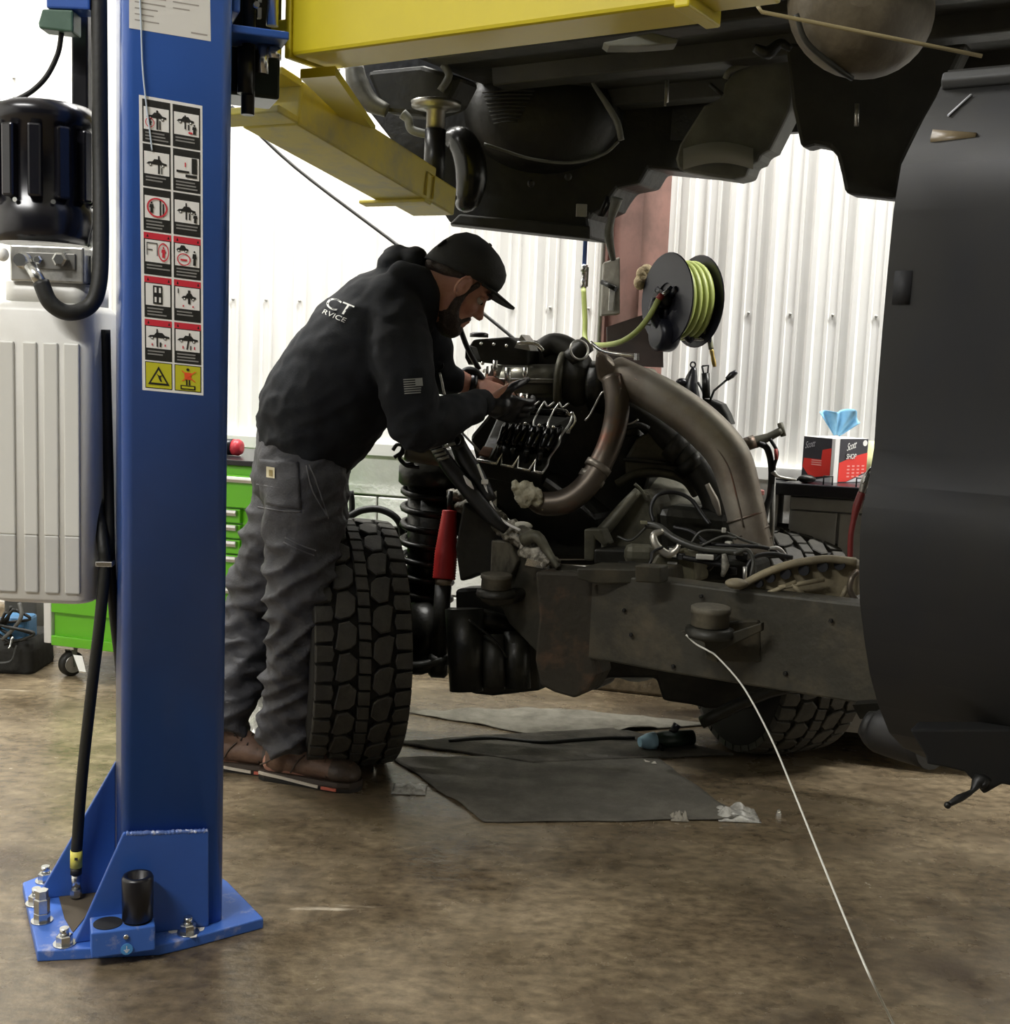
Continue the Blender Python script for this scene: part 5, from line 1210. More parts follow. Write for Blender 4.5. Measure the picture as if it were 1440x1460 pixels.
# levers on the gearbox
Gx(MB().tube([P(985, 578, 3.95), P(984, 555, 3.95), P(986, 540, 3.95), P(990, 524, 3.95)], [0.034, 0.03, 0.024, 0.018, 0.008], 14, 4), 'reservoir_bottle', M_BLACK)
Gx(MB().torus(P(988, 520, 3.95), (0.3, -1, 0), 0.009, 0.003, 14, 6), 'bottle_ring', M_BLACK)
Gx(MB().ell(P(972, 545, 3.94), (0.02, 0.014, 0.014), None, 10, 7), 'bottle_valve', M_BLACK)
Gx(MB().tube([P(1007, 568, 3.9), P(1006, 532, 3.9)], 0.013, 10), 'lever_shaft', M_DSTEEL)
Gx(MB().tube([P(1001, 522, 3.9), P(1010, 521, 3.9), P(1009, 532, 3.9), P(1003, 532, 3.9), P(1001, 522, 3.9)], 0.0035, 6), 'lever_loop', M_DSTEEL)
Gx(MB().tube([P(1012, 572, 3.9), P(1018, 557, 3.9), P(1038, 540, 3.9)], 0.004, 6), 'shift_rod', M_DSTEEL)
Gx(MB().tube([P(1036, 541, 3.9), P(1043, 535, 3.9), P(1050, 530, 3.9)], [0.007, 0.011, 0.008], 10, 3), 'shift_knob', M_BLACK)
Gx(MB().prism([P(x, y, 3.9) for x, y in ((1000, 568), (1015, 570), (1028, 576), (1036, 590), (1042, 606), (1020, 600), (995, 582))], tn*0.05), 'lever_boot', M_DSTEEL, bevel=0.006)
Gx(MB().tube([P(995, 545, 3.93), P(1002, 558, 3.92), P(1004, 572, 3.92)], 0.004, 6, 4), 'bottle_hose', M_HARN)

# ---- coolant pipe and hoses right of the down pipe
ck = MB().tube([P(1060, 636, 3.72), P(1078, 630, 3.72), P(1096, 623, 3.72), P(1114, 614, 3.72)], [0.018, 0.019, 0.013, 0.012], 14, 4).build('coolant_pipe', M_CAST, truck)
MB().tube([P(1062, 634, 3.715), P(1076, 629, 3.715)], 0.021, 14).build('hose_clamp', M_PIPE2, ck)
MB().cyl(P(1112, 603, 3.72), P(1117, 622, 3.72), 0.009, 10).build('pipe_tee', M_CAST, ck)
MB().tube([P(1080, 631, 3.71), P(1094, 640, 3.71), P(1100, 668, 3.71), P(1098, 705, 3.71), P(1091, 730, 3.71), P(1086, 770, 3.71)], 0.0105, 10, 6).build('heater_hose', M_HARN, ck)
MB().tube([P(1098, 626, 3.7), P(1108, 645, 3.7), P(1104, 665, 3.7), P(1102, 690, 3.7)], 0.0055, 8, 6).build('thin_hose', M_HARN, ck)
MB().tube([P(1106, 640, 3.695), P(1107, 655, 3.695)], 0.006, 8).build('red_mark', mat('faded_red', '#9b3a34', 0.5), ck)
MB().tube([P(1102, 680, 3.72), P(1101, 740, 3.72), P(1098, 800, 3.72)], 0.009, 8).build('stand_pipe', mat('grey_steel_pipe', '#7b7a74', 0.4, 0.6), ck)
MB().tube([P(1102, 672, 3.7), P(1105, 676, 3.7), P(1112, 680, 3.7), P(1135, 684, 3.72)], [0.008, 0.008, 0.004, 0.004], 8, 3).build('drain_cock', M_ALU, ck)
MB().box(P(1085, 702, 3.7), (0.018, 0.02, 0.016)).build('pink_clip', mat('pink_plastic', '#c9847c', 0.5), ck, bevel=0.003)
MB().tube([P(1074, 680, 3.72), P(1078, 700, 3.72), P(1084, 720, 3.72)], 0.012, 8, 3).build('wire_loom', M_HARN, ck)

# ---- wiring harness over the gearbox
hr = MB().tube([P(922, 748, 3.45), P(940, 752, 3.42), P(962, 768, 3.38), P(1000, 782, 3.35), P(1060, 787, 3.32)], 0.011, 10, 6).build('wiring_harness', mat('grey_black_loom', '#3a3a34', 0.4), truck, label='loose black wiring harness over the gearbox')
M_LOOM = MATS['grey_black_loom']
rng = random.Random(14)
def wire(pts, r=0.005, m=None, nm='wire'): MB().tube([P(*p) for p in pts], r, 8, 6).build(nm, m or M_HARN, hr)
wire([(932, 745, 3.44), (928, 725, 3.46), (938, 706, 3.47), (962, 702, 3.48), (985, 712, 3.48), (1002, 735, 3.46), (1012, 748, 3.44)], 0.006)
wire([(960, 752, 3.40), (985, 758, 3.38), (1010, 775, 3.36), (1050, 778, 3.34), (1095, 782, 3.34), (1120, 800, 3.34)], 0.006)
wire([(985, 775, 3.36), (1000, 758, 3.36), (1030, 758, 3.36), (1060, 770, 3.36), (1085, 778, 3.35)], 0.004, M_LOOM)
wire([(1000, 778, 3.34), (1030, 765, 3.34), (1050, 768, 3.33)], 0.004, M_LOOM)
wire([(1046, 790, 3.3), (1065, 784, 3.3), (1074, 800, 3.29), (1070, 822, 3.28), (1068, 835, 3.28)], 0.006, M_LOOM)
wire([(1072, 835, 3.28), (1064, 815, 3.29), (1075, 795, 3.3), (1100, 790, 3.31), (1130, 795, 3.31)], 0.007)
wire([(1010, 812, 3.36), (1030, 790, 3.34), (1036, 800, 3.33), (1030, 820, 3.33)], 0.007)
wire([(918, 812, 3.3), (928, 800, 3.3), (930, 788, 3.32), (945, 780, 3.33)], 0.004)
wire([(952, 790, 3.36), (975, 795, 3.34), (1002, 800, 3.33), (1040, 808, 3.32)], 0.008)
wire([(1095, 783, 3.34), (1110, 782, 3.34), (1122, 795, 3.34)], 0.006, M_ALU, 'braided_line')
wire([(880, 765, 3.5), (900, 770, 3.48), (925, 748, 3.46)], 0.004, M_LOOM)
MB().tube([P(945, 757, 3.36), P(932, 763, 3.35), P(936, 778, 3.34), P(952, 790, 3.34), P(964, 784, 3.34), P(968, 776, 3.34)], [0.008, 0.011, 0.012, 0.012, 0.01, 0.006], 10, 5).build('silver_bracket', mat('pale_alloy', '#c0bdb2', 0.35, 0.8), hr)
MB().box(P(1005, 794, 3.32), (0.05, 0.02, 0.014), rz(-8)).build('connector', mat('grey_white_plug', '#a8a69c', 0.5), hr, bevel=0.003)
MB().box(P(918, 745, 3.43), (0.02, 0.014, 0.01)).build('connector', mat('olive_plug', '#77755e', 0.5), hr, bevel=0.002)
MB().box(P(1032, 756, 3.35), (0.012, 0.01, 0.014)).build('connector', MATS['grey_white_plug'], hr, bevel=0.002)
for k in range(14):
    c = P(970 + rng.uniform(-25, 90), 795 + rng.uniform(-22, 22), 3.34 + rng.uniform(0, 0.04))
    MB().box(c, (0.018 + rng.random()*0.02, 0.02, 0.012 + rng.random()*0.012), rz(rng.uniform(-40, 40))).build('connector', M_HARN if k % 4 else MATS['grey_white_plug'], hr, bevel=0.002)
MB().tube([P(1032, 790, 3.31), P(1034, 806, 3.31), P(1030, 822, 3.31)], [0.006, 0.012, 0.005], 8, 3).build('torn_tape', mat('dusty_tape', '#8d8a7e', 0.6, 0, ('#4a483f', 40, 0.4, 0.6)), hr)
MB().cyl(P(1062, 828, 3.27), P(1062, 808, 3.27), 0.006, 8).build('pin', M_ALU, hr)
MB().box(P(894, 806, 3.38), (0.05, 0.03, 0.02)).build('relay', M_HARN, hr, bevel=0.004)

# ---- harness lying across the front of the engine
fh = MB().tube([P(596, 596, 3.5), P(616, 626, 3.49), P(640, 664, 3.48), P(668, 698, 3.46), P(700, 736, 3.44), P(722, 756, 3.44)], [0.014, 0.02, 0.024, 0.026, 0.022, 0.014], 12, 6).build('front_harness', M_HARN, truck)
MB().tube([P(648, 622, 3.52), P(660, 648, 3.50), P(680, 680, 3.48), P(700, 715, 3.46)], [0.022, 0.026, 0.026, 0.02], 12, 5).build('loom', M_HARN, fh)
for a, b in (((589, 588), (600, 604)), ((597, 580), (607, 596)), ((603, 584), (618, 608))):
    MB().tube([P(a[0], a[1], 3.46), P(b[0], b[1], 3.46)], [0.006, 0.009], 8).build('plug', M_LOOM, fh)
for k in range(4):
    for dx, dy in ((0, 0), (-9, 19)):
        c = P(629 + dx + k*4, 618 + dy + k*5.5, 3.45); MB().tube([c + V((-0.016, 0, -0.006)), c + V((0.016, 0, 0.006))], 0.0045, 8).build('clip_rib', mat('grey_clip', '#8b8a7e', 0.4, 0.4), fh)
MB().torus(P(650, 628, 3.47), (0.3, -1, 0.3), 0.02, 0.007, 20, 8).build('clamp', M_CASTD, fh)
MB().tube([P(661, 678, 3.45), P(668, 688, 3.44), P(675, 698, 3.44)], [0.002, 0.008, 0.003], 8, 3).build('torn_tape', M_WHITE, fh)
MB().tube([P(681, 662, 3.46), P(689, 683, 3.45), P(694, 700, 3.45), P(706, 730, 3.44), P(722, 746, 3.43), P(742, 756, 3.42)], 0.0038, 6, 5).build('cable_tie', M_WHITE, fh)
MB().box(P(691, 687, 3.445), (0.02, 0.012, 0.014), rz(10)).build('tie_lock', M_WHITE, fh, bevel=0.003)
MB().prism([P(x, y, 3.5) for x, y in ((698, 706), (707, 700), (707, 722), (703, 718))], tn*0.004).build('tie_tag', M_WHITE, fh)
rv = MB().lathe([(0.035, -0.06), (0.04, -0.05), (0.04, 0.05), (0.03, 0.06)], P(606, 643, 3.6), (1, 0.1, -0.12), 20).build('brake_reservoir', mat('olive_brown_plastic', '#4f4a37', 0.4), truck)
for pts in ([(560, 642), (566, 634), (574, 636), (572, 645), (562, 652)], [(585, 640), (574, 646), (570, 654), (578, 662), (590, 660)], [(572, 656), (580, 664), (598, 666)]):
    MB().tube([P(x, y, 3.62) for x, y in pts], 0.006, 8, 5).build('loose_hose', M_HARN, rv)
MB().prism([P(x, y, 3.9) for x, y in ((572, 655), (650, 648), (655, 700), (600, 706), (578, 680))], tn*0.08).build('inner_tower', M_GREASE, truck, bevel=0.02)
MB().tube([P(496, 738, 3.9), P(515, 728, 3.9), P(540, 726, 3.9), P(562, 736, 3.9), P(572, 752, 3.9), P(574, 775, 3.9)], 0.012, 10, 6).build('brake_hose', M_HARN, truck)
MB().tube([P(500, 700, 3.95), P(502, 720, 3.95), P(500, 745, 3.95)], 0.01, 8, 3).build('brake_hose', M_HARN, truck)
MB().prism([P(x, y, 3.98) for x, y in ((520, 750), (590, 752), (590, 770), (530, 772))], V((0, 0.03, 0))).build('track_bar_bracket', M_CASTD, truck, bevel=0.004)
MB().torus(P(626, 521, 3.62), (0.1, -1, 0), 0.0125, 0.0025, 24, 6).build('dipstick_ring', M_DSTEEL, eng)
MB().tube([P(627, 531, 3.62), P(631, 548, 3.62), P(634, 562, 3.62), P(650, 605, 3.62), P(690, 650, 3.64)], 0.004, 6, 3).build('dipstick', M_ALU, eng)

# ---- cast rear bracket with lightening holes drawn as dark discs
hb_ = [(1046, 840), (1062, 828), (1085, 818), (1110, 808), (1140, 800), (1180, 795), (1212, 798), (1222, 806), (1222, 850), (1180, 858), (1120, 852), (1060, 848)]
tb_ = MB().prism([P(x, y, 3.12) for x, y in hb_], tn*0.06).build('gearbox_crossmember', mat('tan_dusty_casting', '#6f6753', 0.6, 0.15, ('#8d8368', 9, 0.42, 0.66), (30, 0.3)), truck, bevel=0.006)
MB().tube([P(x, y, 3.105) for x, y in ((1052, 838), (1085, 820), (1115, 808), (1145, 801), (1182, 797), (1220, 802))], 0.011, 8, 4).build('top_flange', MATS['tan_dusty_casting'], tb_)
for px, py, r in ((1098, 824, 7), (1120, 818, 8), (1146, 813, 8), (1173, 808, 8), (1197, 805, 8), (1082, 832, 6)):
    MB().lathe([(r*sc_at(3.1), -0.008), (r*sc_at(3.1), 0.003)], P(px, py, 3.105), -tn, 16).build('lightening_hole_disc', mat('hole_shade_black', '#0c0d12', 0.8), tb_)  # dark disc instead of a cut hole, its shade is the colour
for a, b in (((1110, 838), (1175, 826)), ((1090, 848), (1135, 830)), ((1150, 852), (1128, 832)), ((1198, 856), (1208, 836))):
    MB().tube([P(a[0], a[1], 3.09), P(b[0], b[1], 3.09)], 0.007, 6).build('rib', MATS['tan_dusty_casting'], tb_)
MB().ell(P(1050, 832, 3.05), (0.03, 0.025, 0.014)).build('grease_lump', MATS['tan_dusty_casting'], tb_)
MB().tube([P(1222, 815, 3.1), P(1214, 825, 3.08), P(1212, 842, 3.08), P(1220, 856, 3.08)], 0.008, 8, 4).build('u_bolt', M_PIPE2, tb_)

# ---- pickup bed: side panel swept along the truck
bc0 = P(1250, 640, 2.0); tb2 = -tf
BP = [(1352, 100), (1343, 120), (1334, 140), (1318, 168), (1302, 200), (1285, 235), (1274, 300), (1266, 380), (1258, 470), (1251, 560), (1246, 640), (1238, 690), (1230, 722), (1226, 760), (1225, 810), (1226, 860), (1232, 910), (1240, 960), (1252, 1005), (1268, 1045), (1288, 1066), (1318, 1080)]
prof3 = [Pl(x, y, bc0, tb2) for x, y in BP]
inner = [p + tn*0.04 for p in prof3[::-1]]
bed = MB().loft([prof3 + inner, [p + tb2*1.9 for p in prof3 + inner]], smooth=True).build('bed_side', M_NAVY, truck, label='dark navy pickup bed side panel')
MB().prism([prof3[0] + tb2*0.02, prof3[14] + tn*0.05 + tb2*0.02, V((prof3[18].x, prof3[18].y, prof3[18].z)) + tn*0.08 + tb2*0.02, V((prof3[18].x, prof3[18].y, prof3[18].z)) + tn*1.5 + tb2*0.02, prof3[0] + tn*1.45 + tb2*0.02], tb2*0.03).build('bed_front', M_NAVY, truck)
cap = [P(1338, 128, 1.99), P(1343, 116, 1.99), P(1362, 104, 1.99)]
rc_ = MB().loft([[q + tn*w + UP*h + tb2*L for w, h in ((-0.02, -0.014), (-0.03, 0.0), (-0.02, 0.016), (0.05, 0.016), (0.05, -0.014))] for q, L in ((prof3[1], 0.004), (prof3[1], 1.9))]).build('bed_rail_cap', mat('grey_black_cap', '#3b3c3c', 0.55), bed, bevel=0.004)
l0, l1 = Pl(1312, 212, bc0 + tb2*0.05, tb2), Pl(1376, 186, bc0 + tb2*0.1, tb2)
MB().loft([[prof3[4] + tb2*0.03 - tn*0.003 + UP*h + tn*w for w, h in ((-0.004, -0.012), (-0.006, 0.0), (0.004, 0.016), (0.02, 0.016), (0.02, -0.012))], [prof3[4] + tb2*0.10 - tn*0.003 + UP*h + tn*w for w, h in ((0, -0.004), (0, 0.0), (0.004, 0.006), (0.02, 0.006), (0.02, -0.004))]]).build('reflection_wedge', mat('tan_reflection', '#64573e', 0.4), bed)  # tan wedge, a brownish reflection put into colour and shape
MB().tube([prof3[2] + tb2*0.06 - tn*0.004 + UP*0.0, prof3[3] + tb2*0.04 - tn*0.004], 0.002, 6).build('scratch', mat('scratch_grey', '#c8cad0', 0.5), bed)
tp_ = [Pl(x, y, bc0, tb2) for x, y in ((1265.5, 386), (1263, 410), (1261, 434))]
MB().loft([[p + tb2*0.012 - tn*0.001 for p in tp_] + [p + tb2*0.012 + tn*0.002 for p in tp_[::-1]], [p + tb2*0.04 - tn*0.001 for p in tp_] + [p + tb2*0.04 + tn*0.002 for p in tp_[::-1]]]).build('tape_patch', mat('matte_black_tape', '#16171a', 0.7), bed)
# underside lumps along the lower edge
MB().prism([P(x, y, 1.98) for x, y in ((1296, 1040), (1440, 1040), (1500, 1100), (1500, 1135), (1428, 1118), (1402, 1133), (1385, 1112), (1375, 1101), (1345, 1094), (1321, 1090), (1319, 1078))], tn*0.06).build('lower_flange', M_NAVY, bed, bevel=0.004)
MB().tube([P(1406, 1118, 1.96), P(1396, 1112, 1.96), P(1386, 1128, 1.95), P(1368, 1138, 1.94), P(1350, 1149, 1.93)], [0.012, 0.012, 0.004, 0.007, 0.004], 8, 3).build('shift_cable', M_HARN, bed)
MB().ell(P(1351, 1148, 1.93), (0.006, 0.006, 0.006)).build('cable_eye', M_DSTEEL, bed)
MB().tube([P(1232, 1030, 2.75), P(1258, 1042, 2.72), P(1330, 1060, 2.6)], [0.03, 0.055, 0.06], 18, 5).build('muffler', M_HARN, truck)
MB().prism([P(x, y, 2.85) for x, y in ((1215, 1005), (1290, 1000), (1300, 1030), (1226, 1025))], tn*0.05).build('hanger', M_GREASE, truck)

# ---- white wire hanging from the mount to the floor
wg = Pz(1278, 1470, 0.004); wg2 = Pz(1330, 1600, 0.004)
ww = MB().tube([P(978, 905, 3.0), P(992, 918, 2.99), P(1010, 928, 2.97), P(1024, 938, 2.96), P(1060, 980, 2.9), P(1098, 1050, 2.8), P(1130, 1125, 2.66), P(1165, 1212, 2.48), P(1205, 1310, 2.26), P(1240, 1392, 2.08), wg, wg2], 0.0024, 6, 8).build('hanging_wire', mat('white_grey_wire', '#d3d2c8', 0.4), None)
tag(ww, 'thin white wire hanging from the chassis mount down to the floor', 'wire')
# ------------------------------------------------------------------ raised cab seen from below
M_UND = mat('dark_underbody', '#23231c', 0.6, 0.1, ('#33322a', 5, 0.42, 0.66), (20, 0.3))
M_UND2 = mat('black_underseal', '#151510', 0.5, 0.1, ('#22221b', 9, 0.42, 0.66), (30, 0.3))
M_LINER = mat('grey_black_liner', '#5c5d55', 0.6, 0, ('#74756c', 7, 0.42, 0.66))
cabo = V((0.45, 3.45, 2.1))
cabn = thing('truck_cab', cabo, 'raised dark truck cab seen from underneath on the lift arms', 'truck cab')
# floor pan and shell above: footprint along the truck axes
def Cp(a, w, z): return V((0.62, 2.62, 0)) + tf*a + tn*w + UP*z
Z0 = 2.14
MB().prism([Cp(-2.4, 0, Z0), Cp(1.35, 0.1, Z0), Cp(1.35, 1.15, Z0), Cp(-2.4, 1.2, Z0)], UP*0.06).build('floor_pan', M_UND, cabn, bevel=0.01)  # pan, shell and roof lengthened rearward out of view to block lamp light
MB().prism([Cp(-2.35, 0.03, Z0 + 0.06), Cp(0.4, 0.03, Z0 + 0.06), Cp(1.3, 0.12, Z0 + 0.06), Cp(1.3, 1.1, Z0 + 0.06), Cp(0.4, 1.15, Z0 + 0.06), Cp(-2.35, 1.15, Z0 + 0.06)], UP*0.75).build('body_shell', M_NAVY, cabn, bevel=0.05)
MB().prism([Cp(-2.2, 0.15, Z0 + 0.81), Cp(0.1, 0.15, Z0 + 0.81), Cp(0.1, 1.05, Z0 + 0.81), Cp(-2.2, 1.05, Z0 + 0.81)], UP*0.55).build('roof', M_NAVY, cabn, bevel=0.08)
for w in (0.28, 0.62, 1.0):
    MB().loft([[Cp(a, w + q, z) for q, z in ((-0.05, Z0 + 0.01), (-0.04, Z0 - 0.05), (0.04, Z0 - 0.05), (0.05, Z0 + 0.01))] for a in (-1.2, 1.2)], smooth=False).build('floor_rib', M_UND, cabn, bevel=0.006)
MB().loft([[Cp(a, w, z) for w, z in ((0, Z0 + 0.05), (-0.01, Z0 - 0.03), (0.05, Z0 - 0.08), (0.1, Z0 - 0.03), (0.1, Z0 + 0.05))] for a in (-1.25, 1.3)], smooth=False).build('rocker_panel', M_UND2, cabn, bevel=0.006)
# front clip hanging lower: big dark wall with the wheel arch
front = MB().prism([P(x, y, 4.02) for x, y in ((478, 60), (490, 100), (508, 138), (545, 185), (600, 255), (628, 300), (641, 319), (842, 341), (839, 312), (845, 304), (862, 296), (868, 285), (880, 268), (912, 262), (925, 240), (985, 246), (1040, 250), (1060, 60))], tn*0.16).build('front_clip', M_UND2, cabn, bevel=0.01)
def Fc(mb, nm, m, **k): return mb.build(nm, m, front, **k)
# wheel house: shallow dome
x_, y_, a_ = frame_of((0.05, -1, -0.1))
dome = MB(); cdm = P(775, 165, 4.03)
rings = []
for r, h in ((112, 0.0), (104, 0.05), (88, 0.09), (60, 0.115), (28, 0.125), (2, 0.128)):
    rings.append([cdm + V((math.cos(t)*r*1.0, 0, math.sin(t)*r*0.72))*sc_at(4.0) + V((0, -h, 0)) for t in np.linspace(0, 2*math.pi, 40, endpoint=False)])
Fc(dome.loft(rings), 'wheel_house', M_UND2)
for i in range(9):
    y = 128 + i*5.5
    Fc(MB().tube([P(688 + i*2, y + 4, 3.93), P(725, y + 1, 3.905), P(762 - i*3, y + 1, 3.90)], 0.0035, 6, 3), 'liner_groove', M_UND)
Fc(MB().tube([P(828, 85, 3.88), P(845, 118, 3.88), P(866, 150, 3.88), P(880, 175, 3.88), P(886, 200, 3.88)], [0.003, 0.006, 0.01, 0.011, 0.01], 8, 5), 'arch_lip', M_LINER)
Fc(MB().tube([P(690, 205, 3.88), P(720, 215, 3.88), P(760, 227, 3.87), P(815, 232, 3.87), P(860, 220, 3.88), P(882, 202, 3.88)], 0.005, 6, 5), 'arch_seam', M_LINER)
Fc(MB().prism([P(x, y, 3.93) for x, y in ((655, 305), (842, 322), (842, 341), (641, 319))], V((0, 0.08, 0))), 'valance', M_UND, bevel=0.006)
Fc(MB().tube([P(640, 196, 3.86), P(656, 200, 3.84), P(668, 222, 3.83), P(672, 255, 3.83), P(666, 285, 3.84), P(655, 292, 3.86)], [0.03, 0.045, 0.05, 0.05, 0.04, 0.02], 16, 5), 'bumper_horn', mat('gloss_black_horn', '#1c1c17', 0.25, 0.3))
Fc(MB().tube([P(505, 95, 3.7), P(510, 120, 3.7), P(526, 145, 3.7), P(552, 158, 3.7)], [0.028, 0.034, 0.03, 0.02], 12, 5), 'fender_brace', mat('grey_metal_brace', '#59584f', 0.5, 0.4, ('#3f3e37', 14, 0.42, 0.66)))
Fc(MB().prism([P(x, y, 3.72) for x, y in ((520, 100), (600, 92), (660, 110), (640, 150), (600, 165), (545, 160))], tn*0.1), 'sway_bar_bracket', M_UND, bevel=0.015)
Fc(MB().tube([P(574, 162, 3.68), P(582, 170, 3.68), P(586, 184, 3.68), P(602, 190, 3.68), P(620, 192, 3.68)], [0.016, 0.014, 0.013, 0.013, 0.012], 10, 5), 'tow_hook', M_LINER)
Fc(MB().tube([P(632, 92, 3.72), P(640, 108, 3.72), P(628, 130, 3.72)], 0.012, 8, 4), 'brace', M_LINER)
Fc(MB().box(P(829, 300, 3.9), (0.035, 0.01, 0.04)), 'white_tag', mat('grey_white_tag', '#8b8a80', 0.5), bevel=0.002)
Fc(MB().tube([P(866, 280, 3.92), P(868, 292, 3.92), P(859, 308, 3.92), P(854, 308, 3.92), P(862, 290, 3.92), P(866, 280, 3.92)], 0.006, 6), 'wire_hook', M_HARN)
Fc(MB().tube([P(880, 282, 3.9), P(872, 310, 3.92), P(868, 335, 3.95), P(874, 370, 4.0)], [0.02, 0.012, 0.016, 0.01], 10, 4), 'drain_tube', M_LINER)
for px, py, d in ((757, 262, 3.92), (810, 252, 3.92), (836, 306, 3.91)):
    Fc(MB().lathe([(0.012, 0), (0.012, 0.006), (0.006, 0.01)], P(px, py, d), (0, -1, 0), 12), 'plug', M_UND)
Fc(MB().cyl(P(951, 114, 3.55), P(950, 146, 3.55), 0.006, 8), 'hanging_stud', M_ALU)
Fc(MB().box(P(949, 138, 3.5), (0.006, 0.006, 0.05)), 'stud_tip', M_ALU)
# grey plastic inner fender
fl_pts = [(962, 226), (968, 205), (985, 178), (1003, 150), (1028, 138), (1032, 118), (1048, 100), (1080, 84), (1112, 64), (1130, 70), (1132, 120), (1126, 158), (1112, 186), (1098, 214), (1085, 220), (1080, 232), (1070, 233), (1063, 252), (1045, 256), (1005, 250), (966, 242)]
ifd = MB().prism([P(x, y, 3.42) for x, y in fl_pts], tn*0.09).build('inner_fender', M_LINER, cabn, bevel=0.012)
MB().tube([P(1034, 112, 3.41), P(1042, 100, 3.40), P(1078, 86, 3.40), P(1110, 66, 3.40)], 0.008, 8, 4).build('fender_lip', M_LINER, ifd)
MB().grid(lambda u, v: P(974 + 100*u, 212 + 30*v - 10*math.sin(u*3.1), 3.40 - 0.02*math.sin(v*3.0)), 12, 6).build('splash_flap', mat('satin_grey_flap', '#8d8e86', 0.45), ifd, recalc=False)
MB().tube([P(1012, 120, 3.42), P(1030, 135, 3.41)], 0.006, 6).build('fender_clip', M_UND, ifd)
# dark quarter panel piece behind the gap
qp = MB().prism([P(x, y, 3.2) for x, y in ((1118, 60), (1128, 150), (1141, 211), (1160, 206), (1182, 210), (1192, 222), (1199, 250), (1204, 276), (1278, 284), (1290, 230), (1310, 190), (1345, 130), (1380, 60))], tn*0.08).build('cab_corner', M_UND, cabn, bevel=0.012)
MB().cyl(P(1222, 148, 3.15), P(1221, 180, 3.15), 0.006, 8).build('hanging_stud', M_ALU, qp)
# fuel tank shaped pan
pan = MB().loft([[P(1228 + math.cos(t)*rx, cy + math.sin(t)*ry, d) for t in np.linspace(0, 2*math.pi, 36, endpoint=False)] for rx, ry, cy, d in ((104, 104, 8, 2.80), (106, 106, 8, 2.74), (98, 100, 4, 2.66), (70, 80, -12, 2.60), (30, 40, -30, 2.57))]).build('fuel_tank', mat('dusty_brown_tank', '#544c3d', 0.6, 0.1, ('#6d6452', 9, 0.42, 0.62), (25, 0.3)), cabn)
MB().tube([P(1135, 20, 2.62), P(1150, 60, 2.63), P(1190, 95, 2.65), P(1215, 112, 2.68)], 0.006, 6, 5).build('tank_seam', M_UND, pan)
for px, py in ((1272, 18), (1262, 25)):
    MB().ell(P(px, py, 2.62), (0.007, 0.007, 0.007)).build('tank_hole_bead', M_UND2, pan)  # black bead for a hole, the dark inside put into its colour
MB().tube([P(1080, 8, 2.5), P(1086, 17, 2.5), P(1240, 48, 2.48), P(1400, 80, 2.46)], 0.0042, 8).build('brake_line', mat('tan_line', '#9a8e6a', 0.5), cabn)
MB().tube([P(1075, 68, 2.9), P(1095, 75, 2.9), P(1112, 62, 2.9), P(1128, 70, 2.9)], [0.01, 0.016, 0.012, 0.008], 8, 4).build('hose_stub', M_UND2, cabn)
MB().prism([P(x, y, 2.95) for x, y in ((860, 60), (930, 46), (968, 55), (965, 62), (910, 66), (868, 66))], V((0, 0.06, 0))).build('heat_shield', M_LINER, cabn, bevel=0.004)
# deep engine bay wall so that the underside closes toward the wall
MB().prism([Cp(-1.2, 1.12, 2.0), Cp(0.9, 1.12, 2.0), Cp(0.9, 1.12, Z0), Cp(-1.2, 1.12, Z0)], tn*0.03).build('far_rocker', M_UND2, cabn)
fh = V((math.cos(math.radians(10)), math.sin(math.radians(10)), 0)); hs = V((fh.y, -fh.x, 0))     # forward, toward the viewer
hf = fh*0.74 - UP*0.67; hu = fh*0.67 + UP*0.74
HC = P(661, 393, 3.42)
def Hd(f, u, s): return HC + hf*f + hu*u + hs*s
RH = Matrix((hf, hs, hu)).transposed()

# ---- the body, one continuous mesh
M_SKIN = mat('skin', '#b98a76', 0.5, 0, ('#a8705f', 16, 0.45, 0.7), (160, 0.05))
b = MB()
b.ell(Hd(-0.005, 0.01, 0), (0.095, 0.075, 0.092), RH, 28, 18)
b.ell(Hd(0.035, -0.065, 0), (0.062, 0.058, 0.085), RH, 24, 14)
b.ell(Hd(0.05, -0.1, 0), (0.052, 0.05, 0.05), RH, 20, 12)
b.ell(Hd(0.078, -0.128, 0), (0.024, 0.026, 0.022), RH, 16, 10)
b.ell(Hd(0.078, 0.0, 0), (0.018, 0.052, 0.014), RH, 16, 10)          # brow
b.ell(Hd(0.07, -0.052, 0.036), (0.022, 0.024, 0.022), RH, 14, 9); b.ell(Hd(0.07, -0.052, -0.036), (0.022, 0.024, 0.022), RH, 14, 9)   # cheeks
limb(b, [Hd(0.086, -0.008, 0), Hd(0.098, -0.03, 0), Hd(0.112, -0.05, 0)], [0.010, 0.0105, 0.0125])   # nose
b.ell(Hd(0.104, -0.055, 0.011), (0.009, 0.008, 0.008), RH, 12, 8); b.ell(Hd(0.104, -0.055, -0.011), (0.009, 0.008, 0.008), RH, 12, 8)
b.ell(Hd(0.094, -0.084, 0), (0.011, 0.024, 0.007), RH, 14, 8); b.ell(Hd(0.091, -0.097, 0), (0.011, 0.021, 0.008), RH, 14, 8)       # lips
